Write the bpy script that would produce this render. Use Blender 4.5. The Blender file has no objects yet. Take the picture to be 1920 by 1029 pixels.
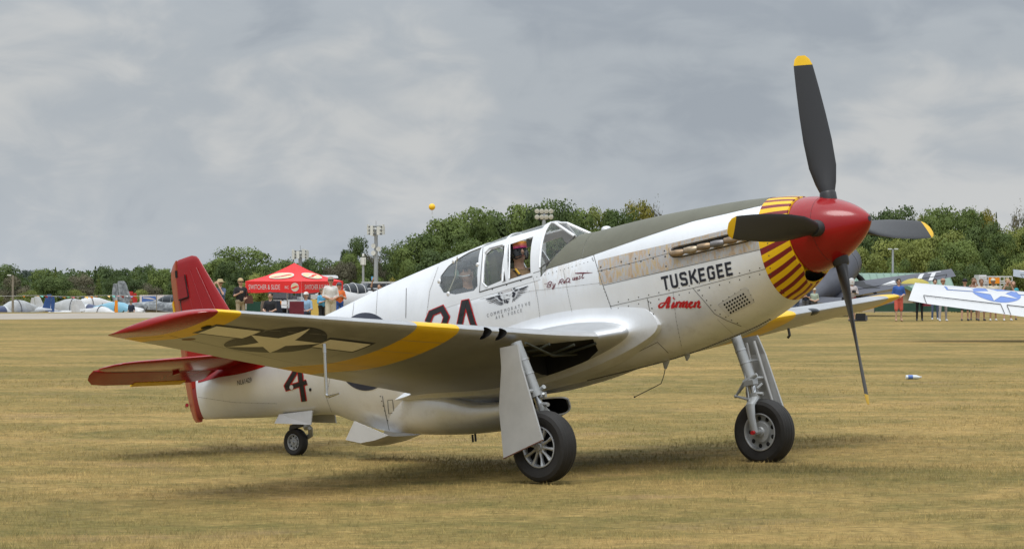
import bpy, bmesh, math, random
import numpy as np
from mathutils import Vector, Matrix
from mathutils.bvhtree import BVHTree

random.seed(7)
RNG = np.random.default_rng(7)
SC = bpy.context.scene
COL = SC.collection
PI = math.pi
R = math.radians

# ------------------------------------------------------------------ camera
FPX = 5306.114          # focal length in pixels of the 1920 px wide photograph
CAMH = 1.987            # eye height above the grass
HOR = 511.0             # horizon row in the photograph
cam_d = bpy.data.cameras.new('camera')
cam_d.sensor_width = 36.0
cam_d.lens = FPX / 1920 * 36.0
cam_d.clip_start = 0.1
cam_d.clip_end = 6000
cam = bpy.data.objects.new('camera', cam_d)
COL.objects.link(cam)
cam.location = (0, 0, CAMH)
cam.rotation_euler = (R(90) - 3.5 / FPX, 0, 0)
SC.camera = cam

# ------------------------------------------------------------------ sky
SUN_EL, SUN_AZ = R(62), R(198)     # high, a little behind the camera (azimuth from +Y, clockwise)
world = bpy.data.worlds.new('World')
SC.world = world
world.use_nodes = True
wt = world.node_tree
for n_ in list(wt.nodes):
    wt.nodes.remove(n_)
def wn(t, **k):
    n = wt.nodes.new(t)
    for a, b in k.items():
        setattr(n, a, b)
    return n
def wl(a, b):
    wt.links.new(a, b)
def wmath(op, a, b=None, clamp=False):
    n = wn('ShaderNodeMath', operation=op, use_clamp=clamp)
    for i, v in enumerate((a, b)):
        if v is None:
            continue
        if isinstance(v, (int, float)):
            n.inputs[i].default_value = v
        else:
            wl(v, n.inputs[i])
    return n.outputs[0]
sky = wn('ShaderNodeTexSky', sky_type='NISHITA', sun_disc=False)
sky.sun_elevation = SUN_EL
sky.sun_rotation = SUN_AZ
sky.air_density = 1.0
sky.dust_density = 3.0
tc = wn('ShaderNodeTexCoord')
sep = wn('ShaderNodeSeparateXYZ')
wl(tc.outputs['Generated'], sep.inputs[0])
zz = wmath('MAXIMUM', sep.outputs[2], 0.0)
def wnoise(scale, detail, rough, off, dist=0.0):
    mp = wn('ShaderNodeMapping')
    mp.inputs['Location'].default_value = off
    mp.inputs['Scale'].default_value = (1, 1, 2.1)
    wl(tc.outputs['Generated'], mp.inputs[0])
    n = wn('ShaderNodeTexNoise')
    n.inputs['Scale'].default_value = scale
    n.inputs['Detail'].default_value = detail
    n.inputs['Roughness'].default_value = rough
    n.inputs['Distortion'].default_value = dist
    wl(mp.outputs[0], n.inputs['Vector'])
    return n.outputs['Fac']
na = wnoise(9.5, 4, 0.48, (3.1, 0.4, 0.35), 0.5)
nb = wnoise(26.0, 7, 0.56, (1.7, 5.2, 0), 0.6)
nsum = wmath('ADD', wmath('MULTIPLY', na, 0.72), wmath('MULTIPLY', nb, 0.28))
ramp = wn('ShaderNodeValToRGB')
ramp.color_ramp.interpolation = 'EASE'
el = ramp.color_ramp.elements
el[0].position = 0.385; el[0].color = (4.25, 4.72, 5.30, 1)
el[1].position = 0.625; el[1].color = (6.95, 7.1, 7.15, 1)
e2 = el.new(0.50); e2.color = (5.3, 5.75, 6.2, 1)
wl(nsum, ramp.inputs[0])
# overcast luminance: brighter overhead than at the horizon (standard overcast sky), a pale band low down
lum = wmath('ADD', wmath('MULTIPLY', wmath('POWER', zz, 1.3), 2.75), 0.645)
low = wmath('MULTIPLY', wmath('POWER', wmath('SUBTRACT', 1.0, wmath('MINIMUM', wmath('MULTIPLY', zz, 11.0), 1.0)), 1.6), 0.23)
lum = wmath('ADD', lum, low)
vm = wn('ShaderNodeVectorMath', operation='SCALE')
wl(ramp.outputs[0], vm.inputs[0]); wl(lum, vm.inputs['Scale'])
mixs = wn('ShaderNodeMix', data_type='RGBA')
mixs.inputs[0].default_value = 0.94
wl(sky.outputs[0], mixs.inputs[6]); wl(vm.outputs[0], mixs.inputs[7])
bg = wn('ShaderNodeBackground')
bg.inputs['Strength'].default_value = 0.10
wl(mixs.outputs[2], bg.inputs['Color'])
wo = wn('ShaderNodeOutputWorld')
wl(bg.outputs[0], wo.inputs[0])

# ------------------------------------------------------------------ sun through the overcast
sl = bpy.data.lights.new('sun', 'SUN')
sl.energy = 1.5
sl.angle = R(26)
sl.color = (1.0, 0.98, 0.95)
sun = bpy.data.objects.new('sun', sl)
COL.objects.link(sun)
sd = Vector((math.sin(SUN_AZ) * math.cos(SUN_EL), math.cos(SUN_AZ) * math.cos(SUN_EL), math.sin(SUN_EL)))
sun.rotation_euler = sd.to_track_quat('Z', 'Y').to_euler()
sun.location = (0, 0, 60)

SC.view_settings.view_transform = 'Standard'
SC.view_settings.look = 'None'
SC.view_settings.exposure = 0.12
SC.view_settings.gamma = 1.0
SC.view_settings.use_curve_mapping = False
SC.render.engine = 'CYCLES'
SC.cycles.max_bounces = 6
SC.cycles.transparent_max_bounces = 12
SC.cycles.use_denoising = True

# ------------------------------------------------------------------ helpers: objects
def tag(o, label=None, cat=None, group=None, kind=None):
    if label: o['label'] = label
    if cat: o['category'] = cat
    if group: o['group'] = group
    if kind: o['kind'] = kind
    return o

def empty(name, loc=(0, 0, 0), rotz=0.0, label=None, cat=None, group=None, parent=None):
    o = bpy.data.objects.new(name, None)
    COL.objects.link(o)
    o.location = loc
    o.rotation_euler = (0, 0, rotz)
    o.empty_display_size = 0.2
    if parent: o.parent = parent
    return tag(o, label, cat, group)

def link_mesh(name, me, parent=None, matrix=None):
    o = bpy.data.objects.new(name, me)
    COL.objects.link(o)
    if parent: o.parent = parent
    if matrix is not None: o.matrix_world = matrix
    return o

def copy_tree(o, parent=None):
    c = o.copy()
    COL.objects.link(c)
    c.parent = parent
    for ch in list(o.children):
        copy_tree(ch, c)
    return c

# ------------------------------------------------------------------ helpers: materials
MATS = {}
def mat(name, col, rough=0.6, metal=0.0, var=0.0, vscale=4.0, bump=0.0, bscale=60.0, coat=0.0, spec=0.5,
        col2=None, stretch=(1, 1, 1), detail=4.0, rvar=0.0, trans=0.0, alpha=1.0, ior=1.45):
    """principled material; colour varies with object-space noise between col and col2 (or a darker col)"""
    if name in MATS:
        return MATS[name]
    m = bpy.data.materials.new(name)
    m.use_nodes = True
    nt = m.node_tree
    b = nt.nodes['Principled BSDF']
    b.inputs['Roughness'].default_value = rough
    b.inputs['Metallic'].default_value = metal
    b.inputs['Specular IOR Level'].default_value = spec
    b.inputs['IOR'].default_value = ior
    if coat:
        b.inputs['Coat Weight'].default_value = coat
        b.inputs['Coat Roughness'].default_value = 0.08
    if trans:
        b.inputs['Transmission Weight'].default_value = trans
    if alpha < 1:
        b.inputs['Alpha'].default_value = alpha
    c = tuple(col) + (1,)
    b.inputs['Base Color'].default_value = c
    if var or col2 or bump or rvar:
        t = nt.nodes.new('ShaderNodeTexCoord')
        mp = nt.nodes.new('ShaderNodeMapping')
        mp.inputs['Scale'].default_value = stretch
        nt.links.new(t.outputs['Object'], mp.inputs[0])
    if var or col2 or rvar:
        n = nt.nodes.new('ShaderNodeTexNoise')
        n.inputs['Scale'].default_value = vscale
        n.inputs['Detail'].default_value = detail
        n.inputs['Roughness'].default_value = 0.6
        nt.links.new(mp.outputs[0], n.inputs['Vector'])
        if var or col2:
            rp = nt.nodes.new('ShaderNodeValToRGB')
            k = 1 - var
            rp.color_ramp.elements[0].position = 0.32
            rp.color_ramp.elements[1].position = 0.68
            rp.color_ramp.elements[0].color = tuple(col2) + (1,) if col2 else (col[0] * k, col[1] * k, col[2] * k, 1)
            rp.color_ramp.elements[1].color = c
            nt.links.new(n.outputs['Fac'], rp.inputs[0])
            nt.links.new(rp.outputs[0], b.inputs['Base Color'])
        if rvar:
            mr = nt.nodes.new('ShaderNodeMapRange')
            mr.inputs[1].default_value = 0.3; mr.inputs[2].default_value = 0.7
            mr.inputs[3].default_value = max(0.02, rough - rvar); mr.inputs[4].default_value = rough + rvar
            nt.links.new(n.outputs['Fac'], mr.inputs[0])
            nt.links.new(mr.outputs[0], b.inputs['Roughness'])
    if bump:
        n2 = nt.nodes.new('ShaderNodeTexNoise')
        n2.inputs['Scale'].default_value = bscale
        n2.inputs['Detail'].default_value = 3
        nt.links.new(mp.outputs[0], n2.inputs['Vector'])
        bp = nt.nodes.new('ShaderNodeBump')
        bp.inputs['Strength'].default_value = bump
        bp.inputs['Distance'].default_value = 0.01
        nt.links.new(n2.outputs['Fac'], bp.inputs['Height'])
        nt.links.new(bp.outputs[0], b.inputs['Normal'])
    MATS[name] = m
    return m

# ------------------------------------------------------------------ helpers: meshes
def finish(me, smooth=True, sharp=35, recalc=True):
    if recalc:
        bm = bmesh.new(); bm.from_mesh(me)
        bmesh.ops.recalc_face_normals(bm, faces=bm.faces)
        bm.to_mesh(me); bm.free()
    if smooth:
        me.polygons.foreach_set('use_smooth', [True] * len(me.polygons))
        me.set_sharp_from_angle(angle=R(sharp))
    me.update()

class MB:
    """collects shapes into one mesh; ac=True takes (s, y, z) aircraft coordinates"""
    def __init__(self, ac=False):
        self.v, self.f, self.mi, self.ac = [], [], [], ac
    def add(self, vs, fs, mi=0):
        b = len(self.v)
        self.v += [tuple(map(float, p)) for p in vs]
        self.f += [tuple(b + i for i in f) for f in fs]
        self.mi += [mi] * len(fs) if isinstance(mi, int) else list(mi)
        return self
    def box(self, c, size, mi=0, rz=0.0, mtx=None, taper=1.0):
        hx, hy, hz = size[0] / 2, size[1] / 2, size[2] / 2
        vs = [Vector((sx * hx * (taper if sz > 0 else 1), sy * hy * (taper if sz > 0 else 1), sz * hz))
              for sz in (-1, 1) for sy in (-1, 1) for sx in (-1, 1)]
        M = mtx if mtx is not None else Matrix.Rotation(rz, 3, 'Z')
        vs = [M @ p + Vector(c) for p in vs]
        return self.add(vs, [(0, 2, 3, 1), (4, 5, 7, 6), (0, 1, 5, 4), (2, 6, 7, 3), (0, 4, 6, 2), (1, 3, 7, 5)], mi)
    def tube(self, pts, rad, n=10, mi=0, caps=True, flat=None, up=None):
        """round tube through pts; rad a number or list; flat=(a,b) scales the two cross axes"""
        P = [Vector(p) for p in pts]
        rs = rad if isinstance(rad, (list, tuple)) else [rad] * len(P)
        T = []
        for i in range(len(P)):
            a = P[max(0, i - 1)]; b = P[min(len(P) - 1, i + 1)]
            t = (b - a)
            T.append(t.normalized() if t.length > 1e-9 else Vector((0, 0, 1)))
        ref = Vector(up) if up else (Vector((0, 0, 1)) if abs(T[0].z) < 0.9 else Vector((1, 0, 0)))
        U = (ref - T[0] * ref.dot(T[0])).normalized()
        rings = []
        for i in range(len(P)):
            U = (U - T[i] * U.dot(T[i]))
            U = U.normalized() if U.length > 1e-6 else Vector((1, 0, 0))
            W = T[i].cross(U)
            fa, fb = flat if flat else (1, 1)
            rings.append([P[i] + (U * math.cos(2 * PI * k / n) * fa + W * math.sin(2 * PI * k / n) * fb) * rs[i] for k in range(n)])
        return self.loft(rings, mi, caps=caps)
    def loft(self, rings, mi=0, caps=True, closed=True, mifun=None):
        n = len(rings[0]); b = len(self.v)
        for r in rings:
            self.v += [tuple(map(float, p)) for p in r]
        for i in range(len(rings) - 1):
            for k in range(n if closed else n - 1):
                k2 = (k + 1) % n
                self.f.append((b + i * n + k, b + i * n + k2, b + (i + 1) * n + k2, b + (i + 1) * n + k))
                self.mi.append(mifun(i, k) if mifun else mi)
        if caps and closed:
            self.f.append(tuple(b + k for k in range(n))[::-1]); self.mi.append(mifun(0, 0) if mifun else mi)
            e = b + (len(rings) - 1) * n
            self.f.append(tuple(e + k for k in range(n))); self.mi.append(mifun(len(rings) - 2, 0) if mifun else mi)
        return self
    def lathe(self, prof, origin, axis, n=32, mi=0, closed=False, mifun=None, caps=None):
        """prof: list of (distance along axis, radius)"""
        A = Vector(axis).normalized()
        U = A.orthogonal().normalized(); W = A.cross(U); O = Vector(origin)
        rings = []
        for a, r in prof:
            rr = max(r, 1e-4)
            rings.append([O + A * a + (U * math.cos(2 * PI * k / n) + W * math.sin(2 * PI * k / n)) * rr for k in range(n)])
        if closed:
            rings.append(rings[0])
        return self.loft(rings, mi, caps=(not closed) if caps is None else caps, mifun=mifun)
    def sphere(self, c, r, n=12, m=8, mi=0):
        rr = r if isinstance(r, (tuple, list)) else (r, r, r)
        rings = []
        for i in range(m + 1):
            t = PI * (0.02 + 0.96 * i / m)
            rings.append([(c[0] + rr[0] * math.sin(t) * math.cos(2 * PI * k / n), c[1] + rr[1] * math.sin(t) * math.sin(2 * PI * k / n),
                           c[2] + rr[2] * math.cos(t)) for k in range(n)])
        return self.loft(rings, mi)
    def plate(self, poly, nrm, th, mi=0):
        """polygon (3d points) extruded by th along nrm"""
        N = Vector(nrm).normalized() * th
        a = [Vector(p) for p in poly]; b = [p + N for p in a]; n = len(a)
        fs = [tuple(range(n))[::-1], tuple(range(n, 2 * n))] + [(k, (k + 1) % n, n + (k + 1) % n, n + k) for k in range(n)]
        return self.add(a + b, fs, mi)
    def mesh(self, name, mats, smooth=True, sharp=35, recalc=True):
        me = bpy.data.meshes.new(name)
        V = np.array(self.v, float).reshape(-1, 3)
        if self.ac:
            V = V * np.array([-1, -1, 1])
        me.from_pydata(V.tolist(), [], self.f)
        for m in (mats if isinstance(mats, (list, tuple)) else [mats]):
            me.materials.append(m)
        me.polygons.foreach_set('material_index', self.mi)
        finish(me, smooth, sharp, recalc)
        return me
    def build(self, name, mats, parent=None, smooth=True, sharp=35, recalc=True):
        return link_mesh(name, self.mesh(name, mats, smooth, sharp, recalc), parent)

def evaluated(o):
    dg = bpy.context.evaluated_depsgraph_get()
    dg.update()
    return bpy.data.meshes.new_from_object(o.evaluated_get(dg), preserve_all_data_layers=True, depsgraph=dg)

def boolean(o, cutters, op='DIFFERENCE'):
    """apply exact booleans with cutter meshes (materials come with the cutters), then drop the cutters"""
    tmp = []
    for me in cutters:
        c = bpy.data.objects.new('cutter', me); COL.objects.link(c)
        c.parent = o.parent
        tmp.append(c)
        md = o.modifiers.new('b', 'BOOLEAN')
        md.operation = op; md.object = c; md.solver = 'EXACT'
        try: md.material_mode = 'TRANSFER'
        except Exception: pass
    me = evaluated(o)
    o.modifiers.clear()
    old = o.data
    o.data = me
    me.name = old.name
    for c in tmp: bpy.data.objects.remove(c)
    if len(me.polygons):
        me.polygons.foreach_set('use_smooth', [True] * len(me.polygons))
        me.set_sharp_from_angle(angle=R(30))
    return o

def gpx(u, v=None, D=None, z=0.0):
    """point of the place seen in the direction of photo column u at distance D (height z)"""
    return ((u - 960) / FPX * D, D, z if v is None else CAMH + (HOR - v) / FPX * D)

# ------------------------------------------------------------------ the lie of the land
def ground_h(x, y):
    x = np.asarray(x, float); y = np.asarray(y, float)
    near = (-.02 + .01267 * (x - .33) + .00055 * (y - 26.8)) * np.exp(-((x / 9) ** 2 + ((y - 29) / 9) ** 2))
    def ss(a, b, t):
        t = np.clip((t - a) / (b - a), 0, 1); return t * t * (3 - 2 * t)
    far = -1.55 * ss(141, 182, y) - 2.2 * ss(190, 300, y)
    und = 0.012 * np.sin(x * .21 + 1) * np.sin(y * .13) * ss(40, 60, y) * (1 - ss(118, 140, y))
    return near + far + und
def gh(x, y): return float(ground_h(x, y))
# ================================================================== SETTING
def field_colour(nt):
    """colour of the dry field as a function of world position: straw, green patches and bare soil"""
    N = nt.nodes; L = nt.links
    geo = N.new('ShaderNodeNewGeometry')
    def noise(sc, det, stretch, rough=.6, dist=0.):
        mp = N.new('ShaderNodeMapping'); mp.inputs['Scale'].default_value = stretch
        L.new(geo.outputs['Position'], mp.inputs[0])
        n = N.new('ShaderNodeTexNoise'); n.inputs['Scale'].default_value = sc; n.inputs['Detail'].default_value = det
        n.inputs['Roughness'].default_value = rough; n.inputs['Distortion'].default_value = dist
        L.new(mp.outputs[0], n.inputs['Vector']); return n.outputs['Fac']
    def ramp(src, stops):
        r = N.new('ShaderNodeValToRGB'); e = r.color_ramp.elements
        e[0].position, e[0].color = stops[0][0], stops[0][1] + (1,)
        e[1].position, e[1].color = stops[-1][0], stops[-1][1] + (1,)
        for p, c in stops[1:-1]:
            q = e.new(p); q.color = c + (1,)
        L.new(src, r.inputs[0]); return r.outputs[0]
    def mix(f, a, c, mode='MIX'):
        x = N.new('ShaderNodeMix'); x.data_type = 'RGBA'; x.blend_type = mode
        if isinstance(f, float): x.inputs[0].default_value = f
        else: L.new(f, x.inputs[0])
        L.new(a, x.inputs[6]); L.new(c, x.inputs[7]); return x.outputs[2]
    fine = noise(9, 9, (.75, 1, 1), .74)
    straw = ramp(fine, [(.26, (.140, .088, .031)), (.50, (.325, .214, .072)), (.74, (.510, .352, .135))])
    green = ramp(fine, [(.26, (.050, .046, .014)), (.50, (.130, .110, .031)), (.74, (.240, .190, .058))])
    k = lambda v: (v, v, v)
    g0 = ramp(noise(.085, 5, (.8, 1.1, 1), .62, .8), [(.40, k(0.)), (.54, k(1.))])
    g1 = ramp(noise(.42, 6, (.62, 1, 1), .66, .6), [(.42, k(0.)), (.55, k(1.))])
    g2 = ramp(noise(2.2, 7, (.8, 1, 1), .70), [(.40, k(0.)), (.60, k(1.))])
    gm = mix(.34, mix(.38, g1, g0), g2)
    col = mix(gm, straw, green)
    dirt = ramp(noise(.62, 8, (.55, 1, 1), .72), [(.565, k(0.)), (.70, k(.72))])
    soil = ramp(noise(14, 5, (1, 1, 1)), [(.3, (.14, .088, .044)), (.7, (.36, .245, .125))])
    return mix(dirt, col, soil), noise

def ground_material():
    m = bpy.data.materials.new('dry_grass_ground'); m.use_nodes = True
    nt = m.node_tree; N = nt.nodes; L = nt.links
    b = N['Principled BSDF']
    b.inputs['Roughness'].default_value = 0.9; b.inputs['Specular IOR Level'].default_value = 0.15
    col, noise = field_colour(nt)
    L.new(col, b.inputs['Base Color'])
    bp = N.new('ShaderNodeBump'); bp.inputs['Strength'].default_value = .6; bp.inputs['Distance'].default_value = .04
    L.new(noise(16, 7, (.6, 1, 1), .72), bp.inputs['Height']); L.new(bp.outputs[0], b.inputs['Normal'])
    return m
GROUND = ground_material()

def build_ground():
    xs = np.sinh(np.linspace(-5.6, 5.6, 121)) / np.sinh(5.6) * 1500
    ys = np.concatenate([np.linspace(-400, 8, 14), np.linspace(12, 60, 60), np.linspace(62, 320, 110), np.geomspace(330, 2500, 16)])
    X, Y = np.meshgrid(xs, ys)
    Z = ground_h(X, Y)
    V = np.stack([X, Y, Z], -1).reshape(-1, 3)
    nx, ny = len(xs), len(ys)
    i, j = np.meshgrid(np.arange(nx - 1), np.arange(ny - 1))
    a = (j * nx + i).ravel()
    F = np.stack([a, a + 1, a + 1 + nx, a + nx], -1)
    me = bpy.data.meshes.new('ground')
    me.from_pydata(V.tolist(), [], F.tolist())
    me.materials.append(GROUND)
    finish(me, True, 60, False)
    tag(link_mesh('ground', me), kind='structure')
build_ground()

M_CONC = mat('taxiway_concrete', (.34, .295, .24), .85, var=.25, vscale=.6, bump=.1)
def build_taxiway():
    # a pale strip that crosses the left of the field and runs away to the right
    mb = MB()
    for k in range(34):
        pass
    xs = np.linspace(-60, 8, 60)
    ring = []
    for x in xs:
        yn = 119.8 + (x + 21.6) * .66; yf = yn + 19
        ring.append([(x, yn, gh(x, yn) + .005), (x, yn + 9, gh(x, yn + 9) + .03), (x, yf, gh(x, yf) + .006)])
    mb.loft(ring, 0, caps=False, closed=False)
    tag(mb.build('taxiway', M_CONC, recalc=False), kind='structure')
build_taxiway()

# ------------------------------------------------------------------ trees
def leaf_mat(name, c1, c2):
    if name in MATS: return MATS[name]
    m = bpy.data.materials.new(name); m.use_nodes = True
    nt = m.node_tree; N = nt.nodes; L = nt.links; b = N['Principled BSDF']
    b.inputs['Roughness'].default_value = .65; b.inputs['Specular IOR Level'].default_value = .25
    oi = N.new('ShaderNodeObjectInfo'); t = N.new('ShaderNodeNewGeometry')
    n = N.new('ShaderNodeTexNoise'); n.inputs['Scale'].default_value = .55; n.inputs['Detail'].default_value = 2
    L.new(t.outputs['Position'], n.inputs['Vector'])
    ad = N.new('ShaderNodeMath'); ad.operation = 'MULTIPLY_ADD'
    L.new(oi.outputs['Random'], ad.inputs[0]); ad.inputs[1].default_value = .22; L.new(n.outputs['Fac'], ad.inputs[2])
    rp = N.new('ShaderNodeValToRGB'); e = rp.color_ramp.elements
    e[0].position = .40; e[0].color = c1 + (1,); e[1].position = .78; e[1].color = c2 + (1,)
    L.new(ad.outputs[0], rp.inputs[0]); L.new(rp.outputs[0], b.inputs['Base Color'])
    tr = N.new('ShaderNodeBsdfTranslucent'); L.new(rp.outputs[0], tr.inputs[0])
    mx = N.new('ShaderNodeMixShader'); mx.inputs[0].default_value = .38
    L.new(b.outputs[0], mx.inputs[1]); L.new(tr.outputs[0], mx.inputs[2])
    L.new(mx.outputs[0], N['Material Output'].inputs[0])
    MATS[name] = m
    return m
LEAF = {
    'dark': leaf_mat('leaf_dark', (.046, .074, .022), (.115, .160, .048)),
    'mid': leaf_mat('leaf_mid', (.068, .104, .026), (.165, .215, .055)),
    'light': leaf_mat('leaf_light', (.115, .145, .032), (.24, .265, .065)),
    'yellow': leaf_mat('leaf_yellow', (.12, .135, .026), (.32, .27, .05)),
    'brown': leaf_mat('leaf_brown', (.085, .082, .050), (.17, .155, .095)),
    'blue': leaf_mat('leaf_blue', (.042, .064, .044), (.10, .13, .095)),
}
BARK = mat('bark', (.085, .066, .048), .9, var=.4, vscale=6)

def leaves_to_mesh(name, P, Nrm, size, SN=None):
    n = len(P)
    T = np.cross(Nrm, RNG.normal(size=(n, 3))); T /= np.linalg.norm(T, axis=1, keepdims=True) + 1e-9
    B = np.cross(Nrm, T)
    s = size[:, None]
    asp = RNG.uniform(.55, 1.0, (n, 1))
    V = np.stack([P - T * s - B * s * asp, P + T * s - B * s * asp * .6, P + T * s * .8 + B * s * asp, P - T * s * .7 + B * s * asp], 1).reshape(-1, 3)
    me = bpy.data.meshes.new(name)
    me.vertices.add(4 * n); me.vertices.foreach_set('co', V.astype(np.float32).ravel())
    me.loops.add(4 * n); me.loops.foreach_set('vertex_index', np.arange(4 * n, dtype=np.int32))
    me.polygons.add(n); me.polygons.foreach_set('loop_start', np.arange(0, 4 * n, 4, dtype=np.int32))
    me.materials.append(LEAF['mid'])
    me.update(calc_edges=True); me.validate()
    if SN is not None:      # leaves shade with the roundness of their clump
        me.polygons.foreach_set('use_smooth', np.ones(n, dtype=bool))
        SN = SN / (np.linalg.norm(SN, axis=1, keepdims=True) + 1e-9)
        me.normals_split_custom_set_from_vertices(np.repeat(SN, 4, axis=0))
    return me

def crown_broad(seed, nl=26, per=235, squash=1.0, z0=.12, ragged=.10):
    r = np.random.default_rng(seed)
    Ps, Ns, Ss, Sn = [], [], [], []
    for i in range(nl):
        u = r.normal(size=3); u /= np.linalg.norm(u)
        rad = r.uniform(.55, .80) if i > 4 else r.uniform(.0, .35)
        c = u * rad * np.array([.5, .5, .42])
        zc = z0 + (1 - z0) * .52
        taper = 1 - .10 * max(0, c[2]) / .44
        c = np.array([c[0] * taper, c[1] * taper, zc + c[2]])
        lr = r.uniform(.11, .20)
        k = int(per * r.uniform(.7, 1.2))
        d = r.normal(size=(k, 3)); d /= np.linalg.norm(d, axis=1, keepdims=True)
        d[:, 2] = np.where(d[:, 2] < -.35, -d[:, 2], d[:, 2])
        rr = lr * (r.uniform(.55, 1.0, (k, 1)) + np.abs(r.normal(size=(k, 1))) * ragged)
        Ps.append(c + d * rr * np.array([1, 1, .85])); Ns.append(d + r.normal(size=(k, 3)) * .38); Sn.append(d + .35 * u + np.array([0, 0, .25]) + r.normal(size=(k, 3)) * .12); Ss.append(r.uniform(.0085, .017, k))
    P = np.concatenate(Ps); Nn = np.concatenate(Ns); Nn /= np.linalg.norm(Nn, axis=1, keepdims=True)
    P[:, 2] = np.maximum(P[:, 2], z0 * .5)
    top = np.quantile(P[:, 2], .997); P[:, 2] *= 1 / top
    w = np.quantile(np.hypot(P[:, 0], P[:, 1]), .96); P[:, :2] *= .5 / w
    return leaves_to_mesh('crown', P, Nn, np.concatenate(Ss), np.concatenate(Sn))

def crown_conifer(seed, n=7500):
    r = np.random.default_rng(seed)
    t = r.uniform(0, 1, n) ** .75
    lay = np.floor(t * 15) / 15 + r.uniform(0, .045, n)
    z = 1 - lay * .93
    a = r.uniform(0, 2 * PI, n)
    a = a + .5 * np.sin(5 * a + lay * 40)
    rad = (.5 * (lay + .03)) * np.sqrt(r.uniform(.08, 1, n)) * (1 + .18 * np.sin(7 * a + lay * 31))
    P = np.stack([rad * np.cos(a), rad * np.sin(a), z - rad * .16], 1)
    Nn = np.stack([np.cos(a) * .5, np.sin(a) * .5, np.ones(n)], 1) + r.normal(size=(n, 3)) * .45
    Nn /= np.linalg.norm(Nn, axis=1, keepdims=True)
    return leaves_to_mesh('crown', P, Nn, r.uniform(.009, .018, n))

def trunk_mesh(seed, top=.72, limbs=7):
    r = random.Random(seed)
    mb = MB()
    pts = [(0, 0, -.02), (.004, 0, .12), (-.006, .006, .35), (.006, -.004, top)]
    mb.tube(pts, [.030, .022, .015, .004], 8)
    for k in range(limbs):
        z = r.uniform(.18, .55); a = r.uniform(0, 2 * PI); l = r.uniform(.18, .36)
        p1 = (l * .5 * math.cos(a), l * .5 * math.sin(a), z + l * .45)
        p2 = (l * math.cos(a), l * math.sin(a), z + l * .75)
        mb.tube([(0, 0, z), p1, p2], [.010, .006, .002], 5)
    return mb.mesh('trunk', BARK)
CROWNS = {'broad': [crown_broad(s, 36, 360) for s in (11, 12, 13, 14, 15)],
          'loose': [crown_broad(s, 20, 190, ragged=.35) for s in (21, 22)],
          'shrub': [crown_broad(s, 24, 300, z0=.03) for s in (31, 32, 33)],
          'conifer': [crown_conifer(s) for s in (41, 42)]}
TRUNKS = [trunk_mesh(s) for s in (1, 2, 3)]
TRUNK_CONIFER = trunk_mesh(9, .93, 0)
tree_no = [0]
def tree(u, vtop, D, wpx, kind, leaf, label, group):
    x = (u - 960) / FPX * D
    zb = gh(x, D)
    H = CAMH + (HOR - vtop) / FPX * D - zb
    W = wpx / FPX * D * {'broad': 1.32, 'loose': 1.2, 'shrub': 1.25, 'conifer': .9}[kind]
    i = tree_no[0]; tree_no[0] += 1
    t = empty('conifer_tree' if kind == 'conifer' else ('shrub' if kind == 'shrub' else 'tree'), (x, D, zb), (i * 2.399) % (2 * PI), label,
              'shrub' if kind == 'shrub' else 'tree', group)
    t.scale = (W, W, H)
    c = link_mesh('crown', CROWNS[kind][i % len(CROWNS[kind])], t)
    c.material_slots[0].link = 'OBJECT'; c.material_slots[0].material = LEAF[leaf]
    link_mesh('trunk', TRUNK_CONIFER if kind == 'conifer' else TRUNKS[i % 3], t)
    return t

ORD = ['first', 'second', 'third', 'fourth', 'fifth', 'sixth', 'seventh', 'eighth', 'ninth', 'tenth', 'eleventh', 'twelfth', 'thirteenth',
       'fourteenth', 'fifteenth', 'sixteenth', 'seventeenth', 'eighteenth', 'nineteenth', 'twentieth']
LOOK = {'dark': 'dark green', 'mid': 'green', 'light': 'light green', 'yellow': 'yellowish', 'brown': 'brownish, half bare', 'blue': 'blue-green'}
SHAPE = {'broad': 'round-crowned tree', 'loose': 'loose open tree', 'shrub': 'bush', 'conifer': 'pointed conifer'}
def wood(rows, where, group):
    rows = sorted(rows, key=lambda q: q[0])
    cnt = {}
    for (u, vt, D, w, kind, leaf) in rows:
        k = (kind, leaf); cnt[k] = cnt.get(k, 0) + 1
        tot = sum(1 for q in rows if (q[4], q[5]) == k)
        o = '' if tot == 1 else ' ' + ORD[min(cnt[k] - 1, 19)] + ' from the left'
        tree(u, vt, D, w, kind, leaf, f'{LOOK[leaf]} {SHAPE[kind]}{o} {where}', group)

# far left tree line behind the parked aeroplanes
rr = random.Random(4)
rows = []
kinds = ['broad', 'conifer', 'broad', 'broad', 'conifer', 'broad']
leafs = ['dark', 'dark', 'mid', 'brown', 'dark', 'mid', 'dark', 'blue']
for k, u in enumerate(range(-60, 420, 24)):
    vt = 505 + 6 * math.sin(k * 1.7) + rr.uniform(-6, 6)
    if u < 20: vt += 2
    rows.append((u + rr.uniform(-6, 6), vt, 300 + rr.uniform(-12, 30), rr.uniform(42, 60), kinds[k % 6], leafs[(k * 3) % 8]))
for k, u in enumerate(range(-50, 420, 40)):
    rows.append((u + rr.uniform(-9, 9), 524 + rr.uniform(-8, 8), 262 + rr.uniform(-8, 8), rr.uniform(44, 66), 'broad' if k % 3 else 'conifer', ['mid', 'dark', 'brown'][k % 3]))
for u, vt in ((50, 545), (150, 543), (254, 543), (-20, 548), (105, 556), (200, 556)):
    rows.append((u, vt, 232 + (u % 7), 44, 'shrub', 'light' if u != 105 else 'mid'))
wood(rows, 'in the far left tree line', 'trees of the far left tree line')

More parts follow.
